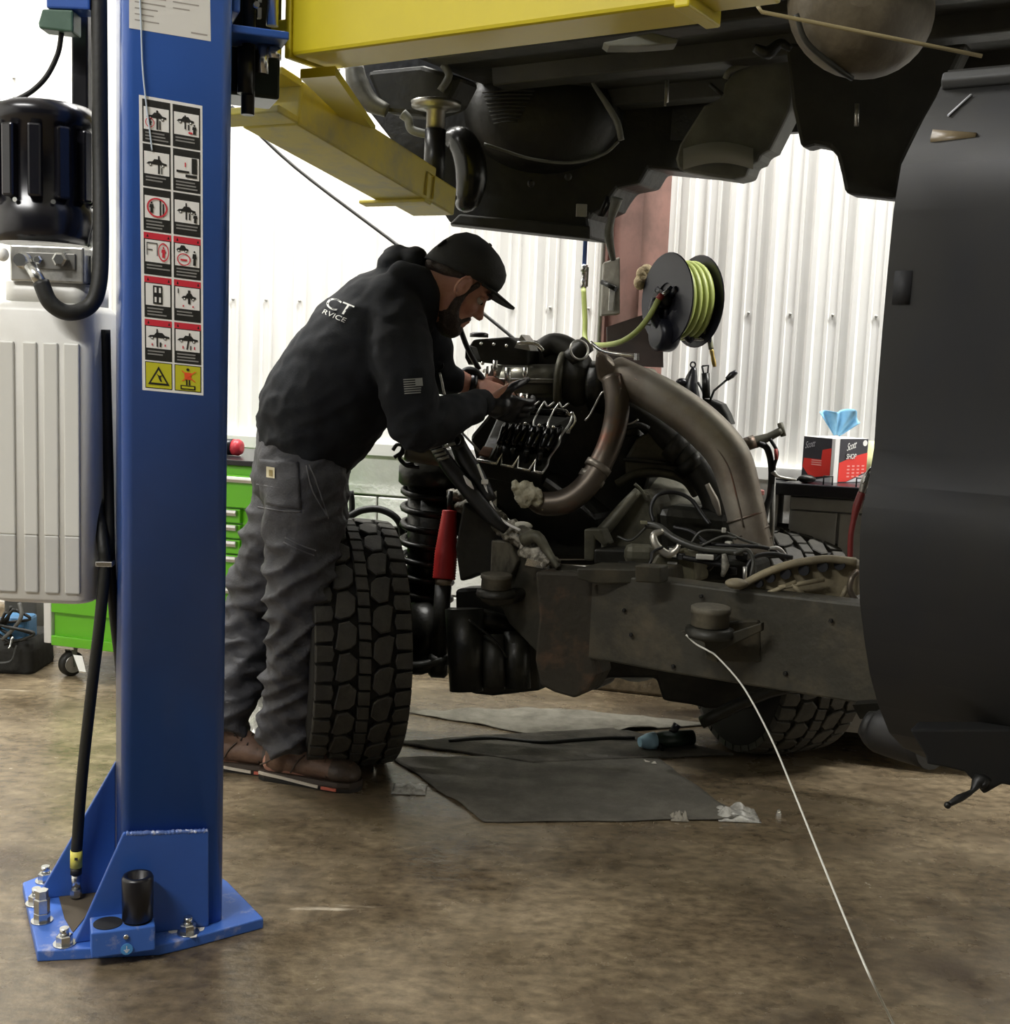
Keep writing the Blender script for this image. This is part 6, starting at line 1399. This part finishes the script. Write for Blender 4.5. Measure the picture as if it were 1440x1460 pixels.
for sg in (1, -1):                                                    # ears
    ec = Hd(0.018, -0.032, 0.074*sg)
    ex = (hf*0.35*0 + hu)
    pts = []
    for t in np.linspace(0, 2*math.pi, 18, endpoint=False):
        pts.append(ec + hf*(0.016*math.cos(t) - 0.004) + hu*(0.031*math.sin(t)) + hs*sg*(0.008 - 0.008*math.cos(t)))
    b.tube(pts + [pts[0]], 0.0048, 8); b.tube([ec + hf*0.004 + hu*0.016 + hs*sg*0.003, ec - hf*0.004 + hu*0.002 + hs*sg*0.004, ec + hf*0.003 - hu*0.014 + hs*sg*0.003], 0.0038, 8, 4)
    b.ell(ec - hs*sg*0.007, (0.013, 0.006, 0.026), RH, 12, 8)
    b.ell(ec - hu*0.026 + hf*0.002, (0.008, 0.006, 0.009), RH, 10, 7)
# neck into torso
nb = P(600, 425, 3.46)
limb(b, [Hd(-0.02, -0.05, 0), Hd(-0.035, -0.1, 0).lerp(nb, 0.4), nb], [0.058, 0.058, 0.07])
def Bp(px, py, Y=3.46): return P(px, py, Y)
ax_p = V((0.79, 0, -0.61)); 
def tor(px, py, h, w, Y=3.46, ang=0.61):
    s = sc_at(Y); nrm = (fh*0.79 - UP*0.61)
    return (P(px, py, Y), hs*w, nrm*(h*s))
eloft(b, [tor(436, 650, 55, 0.13), tor(470, 580, 60, 0.135), tor(520, 500, 60, 0.15), tor(560, 445, 50, 0.15), tor(585, 415, 38, 0.1)])
SHN, ELN, WRN = P(566, 448, 3.32), P(598, 608, 3.26), P(690, 573, 3.44)
SHF, ELF, WRF = P(606, 450, 3.64), P(628, 538, 3.70), P(672, 548, 3.72)
limb(b, [SHN, SHN.lerp(ELN, 0.5), ELN], [0.055, 0.048, 0.04]); limb(b, [ELN, ELN.lerp(WRN, 0.4), WRN], [0.042, 0.044, 0.029])
limb(b, [SHF, SHF.lerp(ELF, 0.5), ELF], [0.055, 0.048, 0.04]); limb(b, [ELF, ELF.lerp(WRF, 0.4), WRF], [0.042, 0.043, 0.028])
def hand(mb, wr, d, side, up, sc=1.0, curl=0.9, spread=0.10):
    """palm from wrist along d; side = thumb side; up = back of the hand"""
    d = d.normalized(); side = (side - d*side.dot(d)).normalized(); up = side.cross(d) if side.cross(d).dot(up) > 0 else d.cross(side)
    pc = wr + d*0.055*sc
    eloft(mb, [(wr + d*0.005, side*0.026*sc, up*0.019*sc), (wr + d*0.035*sc, side*0.036*sc, up*0.018*sc), (wr + d*0.075*sc, side*0.041*sc, up*0.015*sc), (wr + d*0.092*sc, side*0.039*sc, up*0.012*sc)], 16)
    for i, (o, L) in enumerate(((0.029, 0.074), (0.010, 0.083), (-0.010, 0.077), (-0.028, 0.060))):
        base = wr + d*(0.088 - abs(i - 1.3)*0.004)*sc + side*o*sc
        a = 0.25; p = base; pts = [base - d*0.012*sc]; dirv = d + side*(o*spread*20*0.1)
        for seg, f in ((0.45, 0.55), (0.30, 0.75), (0.25, 0.6)):
            pts.append(p); v = (d*math.cos(a*curl) - up*math.sin(a*curl) + side*o*1.5).normalized(); p = p + v*L*seg*sc; a += f
        pts.append(p); limb(mb, pts, [0.0095*sc, 0.0095*sc, 0.009*sc, 0.0085*sc, 0.0072*sc], 3, 12)
    tb0 = wr + d*0.028*sc + side*0.028*sc
    limb(mb, [tb0, tb0 + (d*0.6 + side*0.75 - up*0.2)*0.036*sc, tb0 + (d*0.9 + side*0.62 - up*0.5)*0.062*sc, tb0 + (d*1.1 + side*0.5 - up*0.75)*0.078*sc], [0.0125*sc, 0.0115*sc, 0.010*sc, 0.008*sc], 3, 12)
    return mb
dn = (P(738, 586, 3.50) - WRN); df = (P(712, 562, 3.70) - WRF)
hand(b, WRN, dn, V((0, -0.35, 0.6)), V((-0.1, -0.8, 0.5)), 0.95, 0.8)
hand(b, WRF, df, V((0, 0.5, 0.5)), V((-0.2, -0.6, 0.8)), 1.0, 0.9)
HIPN, KNN, ANN = P(436, 690, 3.40), P(428, 868, 3.36), P(410, 1072, 3.46)
HIPF, KNF, ANF = P(424, 690, 3.62), P(362, 868, 3.66), P(336, 1058, 3.66)
GN = Pz(412, 1112, 0); GF = Pz(313, 1094, 0)
ANN = V((GN.x, GN.y, 0.10)); ANF = V((GF.x, GF.y, 0.10))
limb(b, [HIPN, HIPN.lerp(KNN, 0.5), KNN], [0.085, 0.072, 0.052]); limb(b, [KNN, KNN.lerp(ANN, 0.35), ANN], [0.052, 0.052, 0.036])
limb(b, [HIPF, HIPF.lerp(KNF, 0.5), KNF], [0.085, 0.072, 0.052]); limb(b, [KNF, KNF.lerp(ANF, 0.35), ANF], [0.052, 0.052, 0.036])
fd_n = V((0.96, -0.25, 0)).normalized(); fd_f = V((0.98, -0.1, 0)).normalized()
for an, fdv in ((ANN, fd_n), (ANF, fd_f)):
    limb(b, [an - fdv*0.05 - UP*0.05, an + fdv*0.06 - UP*0.05, an + fdv*0.17 - UP*0.066], [0.034, 0.036, 0.024])
rb = remeshed(b, 0.0045, 2)
person = rb.build('person', M_SKIN, recalc=False)
tag(person, 'person in a black hoodie, cap and grey work trousers leaning over the engine', 'person')

# ---- eye and brow, beard, hair
for sg in (1,):
    e = MB().ell(Hd(0.0775, -0.022, 0.031*sg), (0.012, 0.012, 0.012), RH, 14, 10).build('eye', mat('eye_white', '#b9afa6', 0.2), person)
    MB().ell(Hd(0.0885, -0.024, 0.031*sg), (0.0035, 0.005, 0.005), RH, 10, 7).build('iris', mat('dark_iris', '#1a130e', 0.2), e)
    lid = MB(); lid.tube([Hd(0.076, -0.016, 0.046*sg), Hd(0.086, -0.014, 0.036*sg), Hd(0.09, -0.016, 0.022*sg)], 0.004, 8, 4); lid.build('eyelid', M_SKIN, e)
M_HAIR = mat('dark_brown_hair', '#2e241c', 0.7, 0, ('#3d3026', 60, 0.4, 0.7), (220, 0.5))
br_ = MB()
for sg in (1, -1): br_.tube([Hd(0.082, 0.004, 0.05*sg), Hd(0.094, 0.008, 0.034*sg), Hd(0.097, 0.003, 0.014*sg)], [0.003, 0.0055, 0.004], 8, 4)
br_.build('eyebrow', M_HAIR, person)
bd = MB()
bd.ell(Hd(0.066, -0.126, 0), (0.042, 0.042, 0.036), RH, 20, 12)
bd.ell(Hd(0.045, -0.112, 0), (0.046, 0.053, 0.034), RH, 20, 12)
for sg in (1, -1):
    limb(bd, [Hd(0.034, -0.03, 0.066*sg), Hd(0.034, -0.06, 0.064*sg), Hd(0.04, -0.09, 0.056*sg), Hd(0.062, -0.115, 0.036*sg), Hd(0.088, -0.122, 0.008*sg)], [0.007, 0.011, 0.016, 0.02, 0.018])
    limb(bd, [Hd(0.097, -0.076, 0.003*sg), Hd(0.09, -0.083, 0.026*sg), Hd(0.08, -0.1, 0.034*sg)], [0.0062, 0.0065, 0.009])
remeshed(bd, 0.004, 2, lambda p: 0.0016*nz(p, 160, 160, 160)).build('beard', M_HAIR, person, recalc=False)
hrb = MB()
for sg in (1, -1):
    limb(hrb, [Hd(0.042, 0.0, 0.066*sg), Hd(0.038, -0.02, 0.067*sg), Hd(0.036, -0.04, 0.066*sg)], [0.009, 0.008, 0.006])
    limb(hrb, [Hd(-0.005, -0.012, 0.070*sg), Hd(-0.05, -0.03, 0.055*sg), Hd(-0.083, -0.04, 0.02*sg)], [0.010, 0.018, 0.018])
limb(hrb, [Hd(-0.083, -0.04, 0.03), Hd(-0.088, -0.042, 0.0), Hd(-0.083, -0.04, -0.03)], [0.018, 0.018, 0.018])
remeshed(hrb, 0.004, 2).build('hair', M_HAIR, person, recalc=False)

# ---- cap
M_CAP = mat('black_cap_cloth', '#191a16', 0.75, 0, None, (300, 0.15))
rings = []
NB = 40
def capring(u, rf, rs_, f0=0.0, tilt=0.0):
    return [Hd(f0 + rf*math.cos(t), u + tilt*rf*math.cos(t), rs_*math.sin(t)) for t in np.linspace(0, 2*math.pi, NB, endpoint=False)]
for u, k in ((-0.008, 1.0), (0.02, 1.0), (0.05, 0.955), (0.075, 0.86), (0.095, 0.68), (0.107, 0.45), (0.112, 0.2), (0.113, 0.03)):
    rings.append(capring(u, 0.108*k, 0.086*k, -0.006, 0.34*(1 - max(0, u)/0.113)))
capm = MB().loft(rings, caps=False); capm.f.append([len(capm.v) - 1 - i for i in range(NB)]); capm.sm.append(True)
cap_o = capm.build('cap', M_CAP, person, label='black baseball cap')
md = cap_o.modifiers.new('thick', 'SOLIDIFY'); md.thickness = 0.003; md.offset = -1
def brim(u, v):
    s = (u - 0.5)*2; y = 0.074*s
    root = 0.104*math.sqrt(max(0, 1 - (y/0.088)**2)) - 0.008
    tip = root + 0.072*math.sqrt(max(0.0, 1 - abs(s)**2.6))
    f = root + (tip - root)*v
    return Hd(f, 0.030 + 0.012*(1 - v)*0 + 0.006*v - 0.022*s*s, y)
bo = MB().grid(brim, 24, 10).build('brim', M_CAP, cap_o, recalc=False); md = bo.modifiers.new('thick', 'SOLIDIFY'); md.thickness = 0.006; md.offset = 0
MB().lathe([(0.007, 0), (0.006, 0.004), (0.001, 0.006)], Hd(-0.006, 0.113, 0), hu, 12).build('cap_button', M_CAP, cap_o)
q = MB().grid(lambda u, v: Hd(-0.106 + 0.004*v - 0.02*(u - 0.5)**2, 0.0 + 0.03*v, 0.03 + 0.03*u - 0.02), 4, 4); q.build('cap_strap', mat('grey_strap', '#4e4f4a', 0.6), cap_o, recalc=False)

# ---- hoodie
M_HOOD = mat('black_fleece', '#15171a', 0.85, 0, ('#1d2024', 6, 0.4, 0.7), (260, 0.12), 0.3)
h = MB()
def torh(px, py, hh, w, Y=3.46, sl=0.61):
    nrm = (fh*math.sqrt(1 - sl*sl) - UP*sl); return (P(px, py, Y), hs*w, nrm*(hh*sc_at(Y)))
eloft(h, [torh(434, 640, 73, 0.185, 3.48, 0.42), torh(446, 604, 84, 0.19, 3.47, 0.5), torh(485, 545, 90, 0.192, 3.46), torh(522, 492, 84, 0.205, 3.46), torh(553, 447, 70, 0.2, 3.46), torh(578, 410, 44, 0.13, 3.46)], 28)
limb(h, [P(556, 436, 3.35), P(570, 490, 3.29), P(580, 550, 3.26), P(592, 604, 3.25)], [0.088, 0.088, 0.08, 0.072])
limb(h, [P(594, 606, 3.25), P(630, 598, 3.30), P(662, 585, 3.37), P(684, 575, 3.425)], [0.070, 0.062, 0.05, 0.042])
limb(h, [P(600, 440, 3.62), P(612, 495, 3.66), P(628, 536, 3.69), P(646, 543, 3.70)], [0.085, 0.072, 0.056, 0.045])
# hood folded behind the neck
limb(h, [P(556, 380, 3.40), P(566, 368, 3.46), P(560, 376, 3.54)], [0.034, 0.04, 0.034])
limb(h, [P(590, 372, 3.41), P(594, 368, 3.46), P(592, 372, 3.53)], [0.03, 0.034, 0.03])
limb(h, [P(575, 395, 3.34), P(602, 400, 3.345), P(612, 430, 3.36), P(608, 462, 3.40)], [0.045, 0.035, 0.03, 0.026])
limb(h, [P(580, 388, 3.60), P(604, 396, 3.58), P(612, 430, 3.56), P(608, 462, 3.50)], [0.045, 0.035, 0.03, 0.026])
limb(h, [P(575, 385, 3.46), P(585, 395, 3.46)], [0.06, 0.05])
def hood_disp(p):
    a = ridge(nz(p, 9 , 7, 13)*1.1)*0.010
    low = max(0.0, min(1.0, (1.22 - p.z)/0.25))
    q = V((p.x*0.8 + p.z*0.6, p.y, p.z*0.8 - p.x*0.6))
    c = ridge(nz(q, 7, 5, 20)*1.2)*0.014*low
    return a*0.7 + c + 0.004*nz(p, 30, 30, 30)
rh = remeshed(h, 0.009, 5, hood_disp)
hood = rh.build('hoodie', M_HOOD, person, recalc=False, label='black hooded sweatshirt')
T_H = bvh_of(rh)
# cuffs
MB().tube([P(680, 577, 3.415), P(692, 572, 3.445)], [0.042, 0.036], 18).build('cuff', M_HOOD, hood)
# white lettering on the back, projected onto the cloth
M_PRT = mat('white_screen_print', '#d9dad4', 0.6)
for body, px, py, size, wide in (('CT', 461, 436, 0.047, 1.2), ('RVICE', 458, 446, 0.019, 1.35)):
    o_ = P(px, py, 3.1); r_ = (P(px + 40, py + 17, 3.1) - o_).normalized(); u_ = (P(px + 5, py - 22, 3.1) - o_); u_ = (u_ - r_*u_.dot(r_)).normalized()
    tm = text_mb(body, o_, r_, u_, size, 0.0, 0.15, wide)
    project(tm, T_H, P(px, py, 3.5) - P(px, py, 3.1), 0.003); tm.build('back_lettering', M_PRT, hood, recalc=False)
# flag patch on the sleeve: grey stripes and canton
M_FLAG = mat('grey_patch_thread', '#8f908a', 0.7)
fo_ = P(574, 540, 3.0); fr = P(603, 538, 3.0) - fo_; fdn = P(576, 563, 3.0) - fo_; dirp = P(588, 550, 3.4) - P(588, 550, 3.0)
fm = MB()
for k in range(7):
    t0, t1 = k/6.6, k/6.6 + 0.075
    s1 = 0.62 if k < 4 else 0.98 - 0.02*k
    for a in np.linspace(0, s1, 7)[:-1]:
        fm.add([fo_ + fr*s + fdn*t for s, t in ((a, t0), (a + s1/6, t0), (a + s1/6, t1), (a, t1))], [(0, 1, 2, 3)])
for a in np.linspace(0.62, 1.0, 4)[:-1]:
    fm.add([fo_ + fr*s + fdn*t for s, t in ((a, 0), (a + 0.127, 0), (a + 0.127, 0.52), (a, 0.52))], [(0, 1, 2, 3)])
project(fm, T_H, dirp, 0.003).build('flag_patch', M_FLAG, hood, recalc=False, kind='stuff', label='grey striped flag patch on the sleeve')

# ---- trousers
M_TRS = mat('charcoal_canvas', '#434346', 0.62, 0, ('#39393b', 5, 0.4, 0.7), (180, 0.2), 0.4)
t = MB()
def tr(px, py, hh, w, Y=3.5): return (P(px, py, Y), hs*w, (fh*0.96 - UP*0.25)*(hh*sc_at(Y)))
eloft(t, [tr(432, 618, 62, 0.165), tr(430, 660, 72, 0.178), tr(428, 705, 72, 0.175), tr(432, 740, 60, 0.15)], 26)
for HI_, KN_, AN_ in ((HIPN, KNN, ANN), (HIPF, KNF, ANF)):
    q = spl([HI_ + UP*0.02, HI_.lerp(KN_, 0.35), HI_.lerp(KN_, 0.7), KN_, KN_.lerp(AN_, 0.3), KN_.lerp(AN_, 0.65), AN_ + UP*0.014], 4)
    t.tube(q, lerp_list([0.115, 0.112, 0.10, 0.09, 0.086, 0.082, 0.087], len(q)), 22); t.ell(q[0], (0.115,)*3, None, 14, 9)
def tr_disp(p):
    low = max(0.0, min(1.0, (0.85 - p.z)/0.3))
    q = V((p.x*0.85 + p.z*0.5, p.y*0.6, p.z*0.85 - p.x*0.5))
    a = ridge(nz(q, 6, 6, 17)*1.25)*(0.010 + 0.013*low)
    q2 = V((p.x*0.8 - p.z*0.6, p.y*0.6, p.z*0.8 + p.x*0.6))
    c = ridge(nz(q2 + V((5, 2, 1)), 7, 5, 20)*1.25)*(0.004 + 0.010*low)
    return 1.25*(a + c) + 0.003*nz(p, 45, 45, 45)
rt = remeshed(t, 0.008, 4, tr_disp)
trs = rt.build('trousers', M_TRS, person, recalc=False, label='charcoal grey canvas work trousers')
T_T = bvh_of(rt)
def patch_on(tree, quad, n, off, name, m, parent, Yf=3.0):
    g = MB(); q = [V((x, y, 0)) for x, y in quad]
    def fn(u, v):
        a = q[0].lerp(q[1], u); c = q[3].lerp(q[2], u); p = a.lerp(c, v); return P(p.x, p.y, Yf)
    g.grid(fn, n, n); c = sum((V(x) for x in quad), V((0, 0)))/4
    project(g, tree, P(c.x, c.y, Yf + 0.5) - P(c.x, c.y, Yf), off)
    o = g.build(name, m, parent, recalc=False); return o
lb = patch_on(T_T, [(379, 664), (392, 666), (392, 683), (379, 681)], 4, 0.010, 'label_patch', mat('cream_label', '#c9c0a0', 0.7), trs)
patch_on(T_T, [(383, 669), (389, 670), (389, 680), (383, 679)], 3, 0.0125, 'label_emblem', mat('tan_emblem', '#8a7a4a', 0.7), trs)
o = patch_on(T_T, [(362, 650), (428, 655), (432, 730), (368, 722)], 14, 0.004, 'back_pocket', M_TRS, trs)
md = o.modifiers.new('thick', 'SOLIDIFY'); md.thickness = 0.003; md.offset = 1
for pts in ([(362, 690), (395, 695), (430, 698)], [(362, 722), (400, 728), (432, 730)], [(440, 660), (452, 690), (462, 720), (470, 745)], [(436, 660), (446, 700), (470, 742)], [(404, 765), (430, 778), (452, 786)], [(402, 772), (428, 785), (450, 793)]):
    sm_ = MB().tube([P(x, y, 3.0) for x, y in pts], 0.0016, 5, 6)
    c = pts[1]; project(sm_, T_T, P(c[0], c[1], 3.5) - P(c[0], c[1], 3.0), 0.003)
    g = MB(); q = spl([P(x, y, 3.0) for x, y in pts], 8); d = (P(c[0], c[1], 3.5) - P(c[0], c[1], 3.0)).normalized()
    hit = [T_T.ray_cast(p, d)[0] for p in q]; hit = [x for x in hit if x is not None]
    if len(hit) > 3: MB().tube([x - d*0.001 for x in hit], 0.0022, 6).build('stitching', mat('grey_thread', '#5c5c5e', 0.7), trs)

# ---- gloves
M_GLV = mat('black_nitrile', '#16171a', 0.35)
g = MB(); hand(g, WRN + dn.normalized()*0.012, dn, V((0, -0.35, 0.6)), V((-0.1, -0.8, 0.5)), 1.14, 0.8)
g.ell(WRN + dn.normalized()*0.045, (0.042, 0.03, 0.036), None, 16, 10)
remeshed(g, 0.0042, 3, lambda p: 0.0012*nz(p, 70, 70, 70)).build('glove', M_GLV, person, recalc=False, label='black work glove')
dw = (WRF - ELF).normalized()
MB().tube([WRF - dw*0.008, WRF + dw*0.012], 0.0335, 20).build('wristband', M_BLACK, person)

# ---- boots
M_LEA = mat('brown_leather', '#6b5140', 0.6, 0, ('#574234', 18, 0.42, 0.68), (60, 0.25))
M_LEAD = mat('dark_toe_leather', '#4a3c30', 0.55, 0, ('#3a3027', 22, 0.42, 0.68), (60, 0.25))
def boot(G, d, far):
    d = d.normalized(); s = V((d.y, -d.x, 0))            # s toward the viewer
    H0 = V((G.x, G.y, 0)) - d*0.075
    def F(a, w, z): return H0 + d*a + s*w + UP*z
    bt = MB()
    eloft(bt, [(F(0.02, 0, 0.055), s*0.036, UP*0.032), (F(0.08, 0, 0.065), s*0.042, UP*0.042), (F(0.16, 0.002, 0.060), s*0.046, UP*0.038), (F(0.23, 0.004, 0.055), s*0.050, UP*0.033), (F(0.275, 0.004, 0.050), s*0.044, UP*0.027)], 22)
    limb(bt, [F(0.05, 0, 0.07), F(0.062, 0, 0.12), F(0.068, 0, 0.18)], [0.05, 0.05, 0.052])
    limb(bt, [F(0.085, 0, 0.125), F(0.13, 0, 0.098), F(0.18, 0, 0.075)], [0.042, 0.038, 0.034])
    up_ = remeshed(bt, 0.005, 3, lambda p: 0.0015*nz(p, 40, 40, 40)).build('boot', M_LEA, person, recalc=False, label='brown leather work boot')
    tc_ = MB()
    eloft(tc_, [(F(0.225, 0.004, 0.055), s*0.0525, UP*0.036), (F(0.262, 0.004, 0.052), s*0.05, UP*0.032), (F(0.285, 0.004, 0.046), s*0.04, UP*0.024)], 22); tc_.build('toe_cap', M_LEAD, up_)
    def outl(k, z): return [F(a, w*k, z) for a, w in ((-0.018, 0.0), (-0.012, 0.025), (0.01, 0.037), (0.07, 0.039), (0.13, 0.041), (0.2, 0.050), (0.25, 0.052), (0.285, 0.043), (0.302, 0.02), (0.305, 0.0), (0.302, -0.018), (0.285, -0.038), (0.25, -0.046), (0.2, -0.045), (0.13, -0.038), (0.07, -0.037), (0.01, -0.035), (-0.012, -0.024))]
    MB().loft([outl(0.97, 0.0), outl(1.0, 0.006), outl(1.0, 0.012)], smooth=False).build('outsole', mat('dark_sole', '#22201c', 0.7), up_)
    MB().loft([outl(1.0, 0.012), outl(1.02, 0.018), outl(0.98, 0.03)], smooth=False).build('midsole', mat('dark_brown_welt', '#3a2f26', 0.6), up_)
    for nm, m_, pl_ in (('sole_strip', mat('cream_sole', '#c9bfae', 0.6), [(-0.01, 0.028, 0.022), (0.01, 0.0385, 0.024), (0.07, 0.0405, 0.02), (0.13, 0.0425, 0.014), (0.19, 0.05, 0.011)]), ('sole_accent', mat('coral_sole', '#c96a55', 0.6), [(0.2, 0.0512, 0.010), (0.225, 0.0525, 0.010), (0.248, 0.053, 0.009)])):
        MB().loft([[F(a, w + 0.0035, z - 0.004), F(a, w + 0.0035, z + 0.004), F(a, w - 0.006, z + 0.004), F(a, w - 0.006, z - 0.004)] for a, w, z in pl_], smooth=False).build(nm, m_, up_)
    for pts in ([(0.0, 0.04, 0.05), (0.04, 0.046, 0.075), (0.06, 0.05, 0.12)], [(0.1, 0.045, 0.04), (0.12, 0.043, 0.075), (0.14, 0.036, 0.095)], [(0.215, 0.05, 0.04), (0.205, 0.04, 0.075), (0.2, 0.01, 0.093)]):
        MB().tube([F(*q_) for q_ in pts], 0.0026, 6, 5).build('seam', M_LEAD, up_)
    for k in range(4):
        a = 0.112 + k*0.02; z = 0.138 - k*0.0125
        MB().tube([F(a, 0.036, z - 0.012), F(a + 0.006, 0.0, z + 0.012), F(a, -0.036, z - 0.012)], 0.0028, 6, 4).build('lace', mat('dark_lace', '#2a211b', 0.8), up_)
    MB().tube([F(0.1, 0.02, 0.135), F(0.125, 0.035, 0.13), F(0.14, 0.04, 0.115)], 0.0025, 6, 4).build('lace', MATS['dark_lace'], up_)
boot(GN, fd_n, False); boot(GF, fd_f, True)
# ------------------------------------------------------------------ things lying on the floor
def sheet(name, quad, m, lab, cat, amp=0.006, nu=40, nv=24, seed=0.0, th=0.003, grp=None):
    q = [Pz(x, y, 0) for x, y in quad]
    def fn(u, v):
        p = q[0].lerp(q[1], u).lerp(q[3].lerp(q[2], u), v)
        w = max(0.0, noise.noise(V((p.x*5 + seed, p.y*16, seed)))*amp) + max(0, noise.noise(V((p.x*14, p.y*26 + seed, 3)))*amp*0.5)
        return V((p.x + 0.01*noise.noise(V((p.y*9, seed, 1))), p.y + 0.012*noise.noise(V((p.x*7, seed, 2))), 0.004 + w))
    o = MB().grid(fn, nu, nv).build(name, m, recalc=False); md = o.modifiers.new('thick', 'SOLIDIFY'); md.thickness = th; md.offset = 0
    return tag(o, lab, cat, grp)
M_MAT = mat('grey_absorbent_felt', '#4d4a42', 0.95, 0, ('#625e54', 9, 0.42, 0.66), (90, 0.3))
sheet('absorbent_mat', [(558, 1082), (930, 1078), (1060, 1170), (692, 1174)], M_MAT, 'grey absorbent mat spread on the floor in front of the engine', 'floor mat', 0.006)
sheet('absorbent_mat', [(560, 1060), (880, 1040), (1045, 1078), (760, 1090)], mat('dark_absorbent_felt', '#3f3c34', 0.95, 0, ('#565248', 9, 0.42, 0.66), (90, 0.3)), 'dark wrinkled absorbent mat under the axle', 'floor mat', 0.007, seed=4.0, th=0.006)
sheet('absorbent_mat', [(575, 1016), (800, 1012), (1020, 1034), (780, 1052)], mat('pale_absorbent_felt', '#8d897c', 0.95, 0, ('#6d695d', 9, 0.42, 0.66), (90, 0.3)), 'pale crumpled absorbent mat under the back of the chassis', 'floor mat', 0.014, seed=9.0)
# work light with cord
c = Pz(912, 1058, 0.03)
wl_ = thing('cordless_grinder', V((c.x, c.y, 0)), 'dark green power tool with a pale blue end lying on the mat', 'power tool')
d = (Pz(1000, 1050, 0.03) - c).normalized()
MB().tube([c, c + d*0.03, c + d*0.055], [0.016, 0.027, 0.03], 16).build('blue_end', mat('pale_blue_plastic', '#8fb2c4', 0.5), wl_)
MB().tube([c + d*0.055, c + d*0.1, c + d*0.2], [0.026, 0.03, 0.026], 14).build('body', mat('dark_green_body', '#1f2f24', 0.45), wl_)
MB().tube([c + d*0.12 + UP*0.02, c + d*0.14 + UP*0.05], 0.014, 10).build('side_handle', M_BLACK, wl_)
MB().tube([c + d*0.075 + UP*0.0, c + d*0.08 - V((0.0, 0.05, 0.015))], 0.008, 8).build('trigger_guard', M_DSTEEL, wl_)
cd = MB().tube([Pz(905, 1052, 0.015), Pz(870, 1052, 0.012), Pz(820, 1055, 0.012), Pz(770, 1058, 0.012), Pz(700, 1052, 0.012), Pz(640, 1056, 0.012)], 0.006, 8, 6).build('power_cord', M_RUB, wl_)
# small litter
def litter(px, py, w, hgt, m, name, lab, seed):
    rng = random.Random(seed); c = Pz(px, py, 0); g = MB()
    def fn(u, v):
        return c + V(((u - 0.5)*w, (v - 0.5)*w*0.9, 0.002 + hgt*abs(noise.noise(V((u*3.1 + seed, v*3.3, seed))))*2*(1 - abs(2*u - 1)**4)*(1 - abs(2*v - 1)**4)))
    o = g.grid(fn, 14, 14).build(name, m, recalc=False); md = o.modifiers.new('thick', 'SOLIDIFY'); md.thickness = 0.0015; md.offset = 0
    return tag(o, lab, 'litter')
M_PLAS = mat('clear_grey_plastic', '#b3b1a8', 0.25, 0, ('#83817a', 40, 0.4, 0.6))
litter(584, 1126, 0.10, 0.012, M_PLAS, 'plastic_scrap', 'torn scrap of clear plastic on the floor in front of the boot', 2)
litter(1050, 1163, 0.12, 0.025, M_PLAS, 'plastic_scrap', 'crumpled pale plastic at the right corner of the grey mat', 5)
litter(968, 1168, 0.05, 0.022, mat('grey_paper', '#8a8578', 0.8), 'paper_scrap', 'small grey paper scrap at the front edge of the mat', 7)
litter(928, 1088, 0.06, 0.008, mat('white_paper', '#c2bcae', 0.8), 'paper_scrap', 'small white paper scrap lying on the dark mat edge', 8)
litter(362, 1048, 0.24, 0.16, mat('clear_bag', '#a9a89e', 0.2, 0, ('#6d6c64', 18, 0.4, 0.6)), 'plastic_bag', 'crumpled clear plastic bag on the floor behind the legs', 12)
for i, (px, py, lab) in enumerate(((1110, 1162, 'tiny white bolt on the bare floor right of the mat'), (533, 1101, 'tiny white nut on the floor at the toe of the boot'))):
    c = Pz(px, py, 0); o = MB().lathe([(0.008, 0), (0.008, 0.009), (0.004, 0.009), (0.004, 0.016)], c, UP, 6, smooth=False).build('bolt', M_SILV); tag(o, lab, 'bolt')
